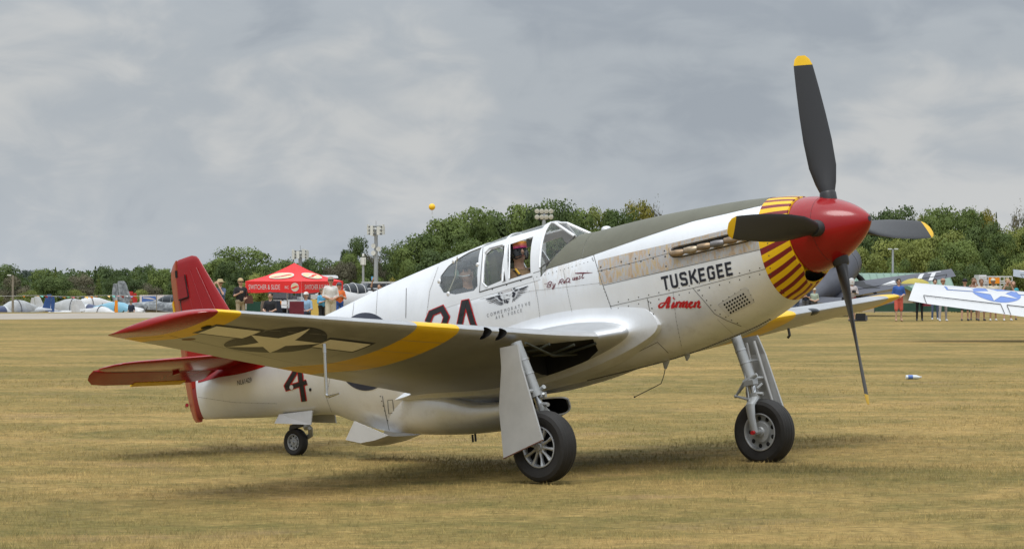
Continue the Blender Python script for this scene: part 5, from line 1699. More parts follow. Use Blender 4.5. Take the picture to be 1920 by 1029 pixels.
def windscreen():
    A = (3.685, .095, .832); B = (3.40, .175, .628); S = (3.79, .425, .375)
    ringp = [sect(3.735, t, .003) for t in np.linspace(math.atan2(.095, .9), th_at(3.735, .375), 9)]
    for sg in (1, -1):
        f = lambda p: (p[0], p[1] * sg, p[2])
        sh = lambda p, q, k: tuple(p[i] + (q[i] - p[i]) * k for i in range(3))
        pts = [f(A)] + [f(p) for p in ringp[1:]]
        low = [sh(f(B), pts[-1], k) for k in (.33, .66)]
        low = [(q[0], q[1] + sg * .012, q[2] - .028) for q in low]
        poly = [f(B)] + pts + low[::-1]
        mb = MB(True); mb.add(poly, [(0, i, i + 1) for i in range(1, len(poly) - 1)]); mb.build('windscreen_side_pane', GLASS, plane, recalc=False)
        mb = MB(True)
        mb.tube([f(A), f(B)], .016, 8); mb.tube(pts, .013, 8)
        o = mb.build('windscreen_frame', WHITEFR, plane)
        mb = MB(True); mb.tube([f(B)] + low + [pts[-1]], .008, 6); mb.build('windscreen_seal', SEAM, o)
    mb = MB(True)
    mb.add([(A[0], A[1], A[2]), (B[0], B[1], B[2]), (B[0], -B[1], B[2]), (A[0], -A[1], A[2])], [(0, 1, 2, 3)]); mb.build('windscreen_front_pane', GLASS, plane, recalc=False)
    mb = MB(True); mb.tube([A, (A[0], -A[1], A[2])], .016, 8); mb.build('windscreen_frame', WHITEFR, plane)
    MB(True).lathe([(0, .055), (.02, .05), (.035, .03), (.04, .004)], (3.12, .0, .628), (-.12, 0, 1), 14).build('sight_cover', WHITEFR, plane)
windscreen()

def cockpit():
    mb = MB(True)
    mb.loft([[(s, y * w, z) for y, z in ((-1, SILL + .004), (1, SILL + .004), (1, .20), (-1, .20))] for s, w in ((3.45, .30), (3.8, .40), (5.25, .39))])
    mb.build('cockpit_floor', DEEP_BLACK, plane, smooth=False)
    MB(True).box((4.52, 0, .50), (.10, .40, .42)).build('seat_back', INTGREEN, plane, smooth=False)
    MB(True).box((5.22, 0, .47), (.06, .40, .30)).build('rear_bulkhead', INTGREEN, plane, smooth=False)
    MB(True).box((3.60, 0, .46), (.06, .46, .14)).box((3.56, 0, .56), (.12, .12, .10)).build('instrument_panel', PLAS_B, plane, smooth=False)
    mb = MB(True)
    for sg in (1, -1): mb.tube([(4.62, sg * .20, .36), (4.66, sg * .15, .70), (4.66, 0, .80)], .014, 6)
    mb.build('roll_bar', INTGREEN, plane)
cockpit()

# ---- panels laid on the skin
def patch(name, s0, s1, thA, thB, m, off=.0015, ns=40, nt=14, sides=(1,), parent=plane):
    """conforming skin panel between angles thA(s) and thB(s)"""
    out = []
    for sg in sides:
        rows = []
        for s in np.linspace(s0, s1, ns):
            P = prm(s); a, b = thA(s), thB(s)
            rows.append([(lambda q: (q[0], q[1] * sg, min(q[2], clampz(s) + off)))(sect(s, a + (b - a) * k / nt, off, P)) for k in range(nt + 1)])
        mb = MB(True); mb.loft(rows, caps=False, closed=False)
        out.append(mb.build(name, m, parent, sharp=50))
    return out
def line_th(pts):
    """angle of a line given by photo points on the starboard skin, as a function of s"""
    Q = [q for q in (skin_syz(u, v) for u, v in pts) if q is not None]
    Q.sort()
    S = [q[0] for q in Q]; Z = [q[2] for q in Q]
    return lambda s: th_at(s, float(np.interp(s, S, Z)) if S[0] <= s <= S[-1] else (Z[0] + (s - S[0]) * (Z[1] - Z[0]) / (S[1] - S[0]) if s < S[0] else Z[-1] + (s - S[-1]) * (Z[-1] - Z[-2]) / (S[-1] - S[-2])))
olive_low = line_th([(1426, 386), (1361, 401), (1299, 415), (1213, 443), (1127, 473)])
patch('anti_glare_panel', 1.022, 3.20, lambda s: -olive_low(s), olive_low, OLIVE, .003, 60, 40)
olive_low2 = line_th([(1126, 473.5), (1060, 494), (1003, 511)])
patch('anti_glare_panel', 3.204, 3.70, lambda s: -olive_low2(s), olive_low2, OLIVE, .003, 24, 60)
hot_top = line_th([(1426, 414), (1340, 436), (1255, 457), (1180, 474), (1118, 489)])
hot_bot = line_th([(1429, 466), (1340, 486), (1240, 509), (1131, 533)])
_s_back = skin_syz(1122, 508)[0]
patch('exhaust_panel', 1.024, _s_back, hot_top, hot_bot, HEAT, .002, 50, 14, (1, -1))

def skin_decal(name, polys, m, off=.004, maxlen=5, parent=plane):
    return decal(name, polys, lambda u, v: on_skin(u, v, off), m, parent, maxlen)
def seam(pts, w=.9, name='panel_seam', m=SEAM, off=.003, closed=False):
    P = []
    for a, b in zip(pts[:-1], pts[1:]):
        n = max(1, int(math.hypot(b[0] - a[0], b[1] - a[1]) / 6))
        P += [(a[0] + (b[0] - a[0]) * k / n, a[1] + (b[1] - a[1]) * k / n) for k in range(n)]
    P.append(pts[-1])
    return skin_decal(name, [(0, q) for q in ribbon(P, w)], m, off, 99)
SEAMS = [
    [(1124, 434.5), (1113, 445), (1110, 459), (1112, 474), (1117, 492), (1130, 533), (1140, 560), (1148, 583), (1152, 600)],
    [(1145, 574), (1215, 558), (1299, 540), (1436, 504)], [(1131, 535), (1240, 510), (1430, 467)],
    [(1120, 509), (1190, 492), (1257, 474)], [(1214, 560), (1219, 585), (1228, 613), (1229, 628)],
    [(1299, 540), (1322, 566), (1340, 588), (1362, 600), (1390, 611)],
    [(1181, 667), (1233, 641), (1240, 648), (1253, 661)], [(1347, 571), (1397, 539), (1414, 566), (1366, 592), (1347, 571)],
    [(899, 547.5), (906, 463)], [(762, 540), (761, 596)], [(1000, 512), (1056, 495), (1111, 478)],
    [(717, 742), (721, 765), (730, 806)], [(727, 750), (736, 749), (739, 773), (729, 775), (727, 750)]]
SEAMS_FAINT = [[(822, 500), (806, 545), (800, 590)], [(708, 545), (705, 592)], [(664, 567), (661, 592)], [(1000, 520), (1008, 560), (1014, 606)], [(1056, 505), (1066, 555), (1076, 600)],
    [(900, 560), (1000, 545), (1130, 530)], [(1345, 598), (1375, 626)], [(1262, 546), (1268, 600), (1278, 650)], [(620, 700), (612, 745), (622, 772)], [(372, 744), (440, 754), (520, 756)]]
for q in SEAMS_FAINT: seam(q, .6, 'skin_lap', SEAM2)
for q in SEAMS: seam(q)
def fasteners():
    mb = MB()
    def dot(u, v, r):
        p = on_skin(u, v, .002)
        if p is None: return
        h = BODY.ray_cast(VO, view_dir(u, v)); n = h[1] if h[1].dot(view_dir(u, v)) < 0 else -h[1]
        a = n.orthogonal().normalized(); b = n.cross(a)
        mb.add([p + n * .002] + [p + (a * math.cos(2 * PI * k / 8) + b * math.sin(2 * PI * k / 8)) * r for k in range(8)], [(0, 1 + k, 1 + (k + 1) % 8) for k in range(8)])
    def row(pts, n, r=.008, dv=0):
        L_ = [0]
        for a, b in zip(pts[:-1], pts[1:]): L_.append(L_[-1] + math.hypot(b[0] - a[0], b[1] - a[1]))
        for k in range(n):
            q = L_[-1] * (k + .5) / n
            dot(float(np.interp(q, L_, [p[0] for p in pts])), float(np.interp(q, L_, [p[1] for p in pts])) + dv, r)
    for u, v in ((1126.5, 501), (1165, 491), (1192, 485), (1218, 478), (1246, 470.5), (1128.5, 507.5), (1144, 504), (1180, 495), (1202, 490), (1225, 485), (1247.5, 481), (1249, 499.5)): dot(u, v, .011)
    row([(1013, 612), (1070, 601), (1139, 589)], 10, .008); row([(1131, 538), (1146, 577), (1150, 596)], 9, .006)
    row([(1150, 568), (1299, 534), (1434, 500)], 15, .007); row([(1150, 580), (1299, 547), (1434, 512)], 15, .007)
    row([(1219, 562), (1233, 626)], 6, .008); row([(1305, 540), (1345, 586), (1388, 608)], 9, .007)
    row([(1003, 520), (1050, 507), (1106, 490)], 14, .005); row([(1400, 540), (1415, 566)], 3, .007); row([(1350, 567), (1395, 540)], 4, .007)
    row([(712, 738), (728, 792)], 6, .008); row([(775, 770), (800, 776), (828, 762)], 6, .008); row([(1110, 483), (1113, 490)], 3, .006)
    for q in SEAMS_FAINT[:6]: row(q, 16, .0035, 0)
    for q in SEAMS_FAINT[7:]: row(q, 14, .004, 0)
    row([(910, 546), (990, 522)], 3, .009); row([(1434, 404), (1446, 520)], 10, .007); row([(1462, 540), (1478, 560)], 3, .007)
    o = mb.build('fasteners', FAST, plane, recalc=False); o['kind'] = 'stuff'
fasteners()

# ---- exhaust stacks
def exhausts():
    out = [(1264, 482), (1257, 476), (1256, 466), (1262, 459), (1275, 455), (1340, 440), (1400, 425), (1414, 424), (1424, 430), (1426, 439), (1416, 447), (1400, 453), (1340, 467), (1285, 480)]
    n = len(out); cx = sum(p[0] for p in out) / n; cy = sum(p[1] for p in out) / n
    for sg in (1, -1):
        flip = (lambda p: p) if sg > 0 else (lambda p: Vector((p.x, -p.y, p.z)))
        sub = []
        for i in range(n):
            a, b = out[i], out[(i + 1) % n]; sub += [a, ((a[0] + b[0]) / 2, (a[1] + b[1]) / 2)]
        def at(k, off): return [flip(on_skin(cx + (u - cx) * k, cy + (v - cy) * k, off)) for u, v in sub]
        # raised fairing with a sunken slot
        ax0, ax1 = (1268, 472), (1416, 437)
        def slot(w, off):
            res = []
            for (u, v) in sub:
                t = ((u - ax0[0]) * (ax1[0] - ax0[0]) + (v - ax0[1]) * (ax1[1] - ax0[1])) / ((ax1[0] - ax0[0]) ** 2 + (ax1[1] - ax0[1]) ** 2)
                t = min(1, max(0, t)); q = (ax0[0] + (ax1[0] - ax0[0]) * t, ax0[1] + (ax1[1] - ax0[1]) * t + 3.5)
                res.append(flip(on_skin(q[0] + (u - q[0]) * w, q[1] + (v - q[1]) * w, off)))
            return res
        mb = MB(); mb.loft([at(1.0, .001), at(.995, .026), at(.96, .034), slot(.62, .030), slot(.55, .012)], caps=False)
        fr = mb.build('exhaust_fairing', HEAT, plane, sharp=40)
        mb = MB(); a = slot(.56, .012); c = sum(a, Vector()) / len(a); mb.add([c] + a, [(0, 1 + k, 1 + (k + 1) % len(a)) for k in range(len(a))]); mb.build('slot', DEEP_BLACK, fr, recalc=False)
        mb = MB(); r_ = at(1.015, .006); mb.tube(r_ + [r_[0]], .005, 5, caps=False); mb.build('slot_edge', DEEP_BLACK, fr)
        for i, (u, v) in enumerate([(1277, 475), (1302, 469), (1327, 463), (1352, 457.5), (1377, 451), (1403, 444.5)]):
            p = on_skin(u, v, 0); q = on_skin(u - 20, v + 5, 0); nrm = (on_skin(u, v, .1) - p).normalized(); aft = (q - p).normalized()
            P = [p + nrm * .0 - aft * .075, p + nrm * .030 - aft * .035, p + nrm * .052 + aft * .02, p + nrm * .064 + aft * .075]
            up = aft.cross(nrm)
            mb = MB(); mb.tube([flip(x) for x in P], [.022, .034, .034, .029], 12, flat=(1.0, .62), up=flip(up))
            st = mb.build('exhaust_stub', [EXH, EXH2, EXH, EXH3, EXH, EXH2][i] if i < 5 else EXH3, plane)
            mb = MB(); e0, e1 = P[-1] + aft * .0006, P[-1] + aft * .0012
            mb.tube([flip(e0), flip(e1)], .026, 12, flat=(1.0, .62), up=flip(up)); mb.build('stub_opening', DEEP_BLACK, st)
exhausts()

# ---- cooling grille
def grille():
    tl, tr_, bl = (1359, 570.5), (1394, 551), (1370.3, 585.5)
    pol = [(1347, 571), (1397, 538.5), (1401, 540), (1414, 566), (1412, 569), (1367, 592), (1363, 590)]
    pl = skin_decal('grille_plate', [(0, pol)], SILVER_D, .004, 8)
    polys = []
    for r in range(4):
        for c in range(8):
            u = tl[0] + (tr_[0] - tl[0]) * c / 7 + (bl[0] - tl[0]) * r / 3; v = tl[1] + (tr_[1] - tl[1]) * c / 7 + (bl[1] - tl[1]) * r / 3
            polys.append((0, circle_poly(u, v, 1.95, 2.15, 10)))
    o = decal('grille_holes', polys, lambda u, v: on_skin(u, v, .006), DEEP_BLACK, pl, 9)
    o['kind'] = 'stuff'
grille()

# ---- lettering and marks on the starboard side
def affine(o, ex, ey):
    return lambda p: (o[0] + p[0] * ex[0] + p[1] * ey[0], o[1] + p[0] * ex[1] + p[1] * ey[1])
def strokes(list_of_paths, w, T):
    """strokes in letter space mapped through T (w in letter units)"""
    out = []
    for path in list_of_paths:
        for q in ribbon(path, w): out.append((0, [T(p) for p in q]))
    return out
def arc(cx, cy, rx, ry, a0, a1, n=8):
    return [(cx + rx * math.cos(a0 + (a1 - a0) * k / n), cy + ry * math.sin(a0 + (a1 - a0) * k / n)) for k in range(n + 1)]

def tuskegee():
    w = .19; h = w / 2
    G = {'T': [[(0, 1 - h), (.70, 1 - h)], [(.35, 1 - w), (.35, 0)]],
         'U': [[(h, 1), (h, .26), (.16, h + .03), (.24, h), (.46, h), (.54, h + .03), (.70 - h, .26), (.70 - h, 1)]],
         'S': [[(.70 - h, .72), (.70 - h, .82), (.54, 1 - h), (.18, 1 - h), (h, .84), (h, .66), (.18, .53), (.54, .47), (.70 - h, .34), (.70 - h, .16), (.54, h), (.18, h), (h, .18), (h, .28)]],
         'K': [[(h, 0), (h, 1)], [(.70, 1), (.2, .45)], [(.30, .56), (.72, 0)]],
         'E': [[(.62, 1 - h), (h, 1 - h), (h, h), (.62, h)], [(h, .5), (.56, .5)]],
         'G': [[(.70 - h, .70), (.70 - h, .80), (.54, 1 - h), (.20, 1 - h), (h, .80), (h, .20), (.20, h), (.54, h), (.70 - h, .20), (.70 - h, .47), (.40, .47)]]}
    T0 = affine((1243.5, 544.6), (138.0 / 7.15, -30.6 / 7.15), (-4.4, -25.6))
    x = 0; pol = []
    for ch in 'TUSKEGEE':
        pol += strokes([[(x + p[0], p[1]) for p in path] for path in G[ch]], w, T0)
        x += {'T': .84, 'E': .84, 'K': .90}.get(ch, .92)
    skin_decal('lettering', pol, INK, .005, 4)
tuskegee()
def airmen():
    # hand-lettered script drawn as thick strokes (photo pixels)
    k = 1 / 7.914
    Z = lambda pts: [(1220 + a * k, 470 + b * k) for a, b in pts]
    paths = [([(292, 700), (275, 690), (255, 705), (235, 750), (205, 800), (165, 838), (130, 838), (122, 815), (150, 782), (205, 768), (262, 772)], [2, 3, 3, 3, 3, 3, 3, 2.5, 2, 2, 2]),
             ([(290, 680), (278, 740), (258, 800), (245, 838), (262, 842), (288, 818)], [2.5, 4.2, 4.6, 3.8, 2.6, 1.6]),
             ([(350, 762), (326, 815), (322, 840), (345, 838), (362, 812)], [3.4, 4, 3.4, 2.6, 1.6]), ([(352, 700), (340, 712)], [4.2, 4.2]),
             ([(400, 755), (372, 842)], [3.8, 4.2]), ([(380, 815), (402, 775), (425, 760), (434, 778)], [1.8, 2.2, 3, 3]),
             ([(462, 758), (430, 842)], [3.8, 4.2]), ([(438, 815), (468, 770), (494, 758), (496, 780), (474, 842)], [1.6, 2.2, 3, 3.8, 4]), ([(484, 812), (512, 770), (540, 756), (544, 778), (522, 832), (540, 842), (560, 820)], [1.6, 2.2, 3, 3.8, 3.8, 2.6, 1.6]),
             ([(575, 800), (612, 785), (622, 762), (602, 758), (578, 790), (576, 826), (598, 842), (634, 816)], [2, 2, 2.4, 2.6, 3.8, 3.8, 3, 1.6]),
             ([(676, 756), (644, 842)], [3.8, 4.2]), ([(652, 815), (684, 770), (715, 750), (722, 776), (704, 826), (722, 842), (754, 824)], [1.6, 2.2, 3.2, 3.8, 3.6, 2.6, 1.4])]
    pol = []
    for pts, w in paths: pol += [(0, q) for q in ribbon(Z(pts), [x * 1.15 for x in w])]
    skin_decal('script_lettering', pol, SCRIPT_R, .005, 4)
airmen()
def by_request():
    k = 1 / 5.143
    Z = lambda pts: [(1000 + a * k, 360 + b * k) for a, b in pts]
    paths = [[(118, 880), (113, 890)], [(130, 880), (126, 888)],
             [(150, 872), (132, 918)], [(140, 880), (165, 862), (180, 868), (176, 884), (150, 895)], [(150, 895), (172, 898), (168, 912), (146, 920), (132, 916)],
             [(192, 882), (190, 904), (204, 906), (214, 884)], [(214, 880), (200, 925), (188, 936), (184, 924), (206, 908)],
             [(262, 850), (244, 890)], [(256, 852), (282, 838), (292, 846), (284, 862), (258, 870)], [(264, 870), (282, 888)],
             [(296, 872), (310, 866), (306, 858), (294, 868), (296, 880), (310, 876)],
             [(350, 832), (332, 830), (318, 850), (322, 872), (340, 868), (354, 848), (350, 832)], [(336, 856), (352, 872), (362, 872)],
             [(386, 822), (380, 846), (394, 848), (404, 820)], [(404, 820), (400, 846), (410, 844)], [(418, 836), (430, 826), (424, 818), (414, 832), (418, 846), (434, 838)],
             [(456, 808), (444, 814), (456, 826), (446, 838), (436, 834)], [(486, 774), (468, 824), (476, 832), (492, 820)], [(525, 764), (521, 768)]]
    pol = []
    for p in paths: pol += [(0, q) for q in ribbon(Z(p), 1.15)]
    pol += [(0, q) for q in ribbon(Z([(405, 784), (470, 782), (572, 778)]), [1.6, 2.6, .6])]
    skin_decal('script_lettering', pol, MAROON, .005, 4)
by_request()
def air_force():
    tx, _ = text_polys('COMMEMORATIVE')
    def spaced(word, o, ex, ey):
        pol = []
        n = len(word)
        for i, ch in enumerate(word):
            if ch == ' ': continue
            t_, ar_ = text_polys(ch)
            w = min(.72, .42 * ar_ + .16) / n
            T = affine((o[0] + ex[0] * i / n, o[1] + ex[1] * i / n), (ex[0] * w, ex[1] * w), ey)
            pol += [(0, [T(p) for p in q]) for q in t_]
        return pol
    pol = spaced('COMMEMORATIVE', (913.5, 594.8), (84.5, -24.5), (-.6, -6.2)) + spaced('AIR FORCE', (930, 598.6), (52, -15.0), (-.6, -6.0))
    skin_decal('small_lettering', pol, mat('ink_grey', (.10, .10, .11), .5), .005, 6)
    tx, ar_ = text_polys('NL61429')
    T = affine((445.6, 722.2), (27.0, -6.6), (-1.0, -9.0))
    skin_decal('registration', [(0, [T(p) for p in q]) for q in tx], INK, .005, 6)
    tx, ar_ = text_polys('AFTERCOOLANT'); T = affine((739, 783), (14, -4), (-.2, -2.2)); pol = [(0, [T(p) for p in q]) for q in tx]
    tx, ar_ = text_polys('DRAIN'); T = affine((741.5, 786.5), (6, -1.6), (-.2, -2.0)); pol += [(0, [T(p) for p in q]) for q in tx]
    skin_decal('stencil', pol, INK, .005, 6)
air_force()
def emblem():
    k = 1 / 11.436
    Z = lambda pts: [(900 + a * k, 520 + b * k) for a, b in pts]
    D_, G_ = [], []
    # left wing feathers (root, tip) then right wing feathers
    fl = [((440, 395), (330, 410), 36), ((318, 425), (130, 475), 34), ((365, 460), (160, 518), 15), ((385, 480), (195, 552), 17), ((400, 500), (300, 562), 13), ((415, 512), (345, 578), 13), ((432, 520), (378, 590), 13),
          ((446, 525), (408, 595), 13), ((460, 528), (432, 600), 13), ((474, 530), (460, 602), 15), ((490, 528), (495, 592), 13)]
    fr = [((740, 290), (830, 250), 34), ((845, 262), (1035, 185), 34), ((812, 312), (1015, 248), 15), ((805, 345), (985, 308), 15), ((790, 370), (890, 375), 15), ((785, 395), (860, 402), 13), ((772, 410), (832, 428), 13),
          ((760, 425), (806, 450), 13), ((748, 440), (778, 475), 13), ((735, 450), (745, 510), 15), ((718, 455), (700, 530), 15)]
    for (a, b, w) in fl + fr:
        m = ((a[0] + b[0]) / 2, (a[1] + b[1]) / 2 + 5)
        D_ += [(0, q) for q in ribbon(Z([a, m, b]), [w * k * .9, w * k, w * k * .45])]
    for pts, w in (([(400, 430), (450, 470), (480, 500)], 46), ([(700, 320), (740, 345), (705, 425)], 46), ([(520, 470), (540, 550)], 22), ([(575, 480), (560, 550)], 20), ([(540, 480), (640, 455)], 14), ([(610, 500), (585, 555)], 26),
                   ([(390, 350), (430, 335)], 22), ([(455, 335), (470, 325)], 34), ([(680, 270), (690, 258)], 34), ([(712, 248), (760, 232)], 24), ([(510, 420), (530, 400)], 8), ([(560, 395), (590, 375), (610, 395)], 10), ([(640, 410), (655, 375)], 9), ([(500, 455), (545, 440)], 6)):
        D_ += [(0, q) for q in ribbon(Z(pts), w * k)]
    skin_decal('emblem', D_, INK, .005, 4)
    G_ += [(0, q) for q in ribbon(Z([(475, 320), (560, 285), (680, 255), (690, 275), (560, 310), (478, 342), (475, 320)]), 7 * k)]
    skin_decal('emblem_outline', G_, mat('ink_brown', (.20, .15, .12), .5), .005, 4)
emblem()
def codes():
    def outlined(paths, w):
        a, b = [], []
        for p in paths:
            a += [(0, q) for q in ribbon(p, w + 3.2)]
            b += [(0, q) for q in ribbon(p, w)]
        skin_decal('code_outline', a, SCRIPT_R, .0035, 5); skin_decal('code_letter', b, BLACKP, .006, 5)
    def ext(p, q, d):   # lengthen ends so the outline closes
        return p
    outlined([[(555.5, 690), (552, 700), (538, 723), (539.5, 727), (575.5, 716)], [(562, 690), (565, 716), (570.5, 752)]], 8.0)
    outlined([[(802, 604), (809, 587), (829, 578.5), (837.5, 594), (834, 606), (812, 640), (806, 652), (846, 644)]], 9.5)
    outlined([[(853, 652), (862, 610), (870.5, 568), (875.5, 567), (887, 606), (901, 640)], [(862, 625), (891, 617)]], 9.5)
    c = (686, 659)
    skin_decal('roundel', [(0, circle_poly(c[0], c[1], 57, 73, 60))], ROUNDEL, .0035, 9)
    skin_decal('roundel_star', [(0, [(c[0] + x * 55 - y * 0, c[1] - y * 69 - x * 8) for x, y in star_poly(0, 0, .80)])], STARW, .006, 9)
    for s in (1, -1): skin_decal('roundel_bar', [(0, [(c[0] + s * a + 0, c[1] - s * a * .16 + h) for a, h in ((54, -6), (104, -6), (104, 26), (54, 26))])], STARW, .004, 9)
    skin_decal('filler_cap', [(0, circle_poly(547.5, 725.5, 3.6, 4.4, 16))], SILVER_D, .009, 9)
    skin_decal('drain_hole', [(0, circle_poly(582, 730, 2.2, 3.2, 12))], DEEP_BLACK, .005, 9)
codes()

# ---- spinner and propeller
def spinner():
    R0, L0 = .366, .665
    prof = []
    for q in [0, .01, .03, .06, .1, .16, .24, .34, .46, .58, .70, .82, .92, 1]:
        prof.append((q * L0, R0 * (1 - (1 - q) ** 1.5) ** .70))
    prof[0] = (.014, .026); prof[1] = (.018, .036); prof[2] = (.026, .050)
    prof.append((L0 + .03, R0)); prof.append((L0 + .034, R0 - .02))
    mb = MB(True); mb.lathe(prof, (0, 0, 0), (1, 0, 0), 64)
    o = mb.build('spinner', RED, plane)
    MB(True).lathe([(.011, .004), (.011, .026), (.02, .028)], (0, 0, 0), (1, 0, 0), 20).build('spinner_cap', PLAS_B, o)
    r46 = R0 * (1 - (1 - .463 / L0) ** 1.5) ** .70
    MB(True).lathe([(.461, r46 + .0006), (.4645, r46 + .0016)], (0, 0, 0), (1, 0, 0), 64).build('spinner_seam', mat('seam_red', (.10, .006, .008), .5), o)
    for k in range(4):
        a = k * PI / 2
        e = Vector((0, math.sin(a), math.cos(a)))                   # blade axis
        c_ = Vector((0, math.cos(a), -math.sin(a)))                 # direction of rotation
        rings, rows = [], []
        for r, ch, th, beta in ((.20, .13, .12, 64), (.36, .15, .11, 58), (.44, .20, .085, 54), (.60, .265, .055, 47), (.85, .285, .040, 39), (1.1, .275, .030, 33), (1.35, .25, .022, 28.5), (1.52, .225, .017, 26), (1.60, .21, .014, 25), (1.66, .165, .011, 24.5), (1.695, .085, .006, 24)):
            b = R(beta)
            cd = c_ * math.cos(b) + Vector((1, 0, 0)) * math.sin(b)
            nd = e.cross(cd)
            n = 16
            rings.append([Vector((.42, 0, 0)) + e * r + cd * (ch / 2 * math.cos(2 * PI * i / n)) + nd * (th / 2 * math.sin(2 * PI * i / n)) for i in range(n)])
        mb = MB(True); mb.loft(rings, mifun=lambda i, kk: 1 if i >= 8 else 0)
        mb.build('propeller_blade', [PROPB, YEL], plane, sharp=50)
        MB(True).lathe([(.22, .080), (.34, .080), (.36, .070)], (.42, 0, 0), e, 18).build('blade_cuff', PROPB, o)
spinner()

# ---- wings
def wing(sg):
    DEF = []   # y, sLE, sTE, zLE, zTE, thickness
    def lin(y):
        k = (y - .62) / (5.28 - .62)
        sle = 3.27 - .0625 * (5.28 - y)
        if y < 1.5: sle -= .10 * ((1.5 - y) / .9) ** 2
        return [y, sle, 5.52 + (4.565 - 5.52) * k, -.10 - .0875 * (5.28 - y), -.568 + (.494) * k, .385 + (.155 - .385) * k]
    DEF += [[y_, a_, b_, -.505, -.545, t_, tl_] for y_, a_, b_, t_, tl_ in ((.28, 2.34, 6.0, 1.0, .66), (.40, 2.35, 6.0, 1.0, .60), (.438, 2.36, 5.98, .96, .56), (.449, 2.45, 5.92, .80, .52), (.459, 2.535, 5.85, .68, .49), (.474, 2.61, 5.78, .59, .465), (.500, 2.68, 5.71, .515, .44), (.54, 2.735, 5.65, .46, .43), (.61, 2.775, 5.59, .428, .425))]
    for y in (.70, .78, .88, 1.0, 1.2, 1.5, 1.8, 2.1, 2.3, 2.5, 3.04, 3.3, 3.7, 4.1, 4.5, 4.9, 5.12, 5.38): DEF.append(lin(y))
    e = lin(5.38)
    for y, ds, dt, k in ((5.45, .03, 0, .95), (5.51, .09, .0, .85), (5.555, .18, .0, .70), (5.585, .32, -.005, .52), (5.60, .52, -.02, .34), (5.605, .75, -.05, .16)):
        q = lin(y); DEF.append([y, q[1] + ds, q[2] + dt, q[3] + .010 * (1 - k), q[4], e[5] * k])
    rings = []
    N_ = 26
    XS = [.5 * (1 - math.cos(PI * i / N_)) for i in range(N_ + 1)]
    for y, s0, s1, z0, z1, t, *tl in DEF:
        tl = tl[0] if tl else t
        up = [(s0 + (s1 - s0) * x, sg * y, z0 + (z1 - z0) * x + t * .54 * foil(x)) for x in XS[::-1]]
        dn = [(s0 + (s1 - s0) * x, sg * y, z0 + (z1 - z0) * x - tl * .46 * foil(x)) for x in XS[1:-1]]
        rings.append(up + dn)
    ys = [d[0] for d in DEF]
    def mi(i, k):
        y = (ys[i] + ys[i + 1]) / 2
        return 1 if (2.5 < y < 3.04 or 5.12 < y < 5.38) else (2 if y > 5.38 else (3 if y < .52 else 0))
    mb = MB(True); mb.loft(rings, mifun=mi)
    o = mb.build('wing', [WINGSIL, YEL, RED, SILVER], plane, sharp=40)
    # wheel well
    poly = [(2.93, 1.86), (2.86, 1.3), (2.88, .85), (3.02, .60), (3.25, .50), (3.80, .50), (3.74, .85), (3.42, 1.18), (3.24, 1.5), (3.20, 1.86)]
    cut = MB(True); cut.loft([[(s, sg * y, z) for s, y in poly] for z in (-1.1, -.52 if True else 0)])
    boolean(o, [cut.mesh('cut', DEEP_BLACK)])
    return o
WR = wing(1); WL = wing(-1)
def lower_mapper(o, off=.003):
    me = o.data
    b = BVHTree.FromPolygons([v.co.copy() for v in me.vertices], [tuple(p.vertices) for p in me.polygons])
    def f(s, y):
        h = b.ray_cast(Vector((-s, -y, -3)), Vector((0, 0, 1)))
        return None if h[0] is None else h[0] + Vector((0, 0, -off))
    return f
LOWR = lower_mapper(WR, .002); LOWR2 = lower_mapper(WR, .005)
cs, cy_, rr_ = 3.80, 4.22, .47
decal('insignia_disc', [(0, circle_poly(cs, cy_, rr_))], LOWR, [ROUNDEL], WR, .08)
for s in (1, -1):
    decal('insignia_border', [(0, [(cs + a, cy_ + s * b) for a, b in ((-.30, .40), (-.30, .99), (.02, .99), (.02, .40))])], LOWR, [ROUNDEL], WR, .08)
    decal('insignia_bar', [(0, [(cs + a, cy_ + s * b) for a, b in ((-.265, .43), (-.265, .955), (-.015, .955), (-.015, .43))])], LOWR2, [STARW], WR, .08)
decal('insignia_star', [(0, [(cs - y, cy_ + x) for x, y in star_poly(0, 0, rr_ * .97)])], LOWR2, [STARW], WR, .08)
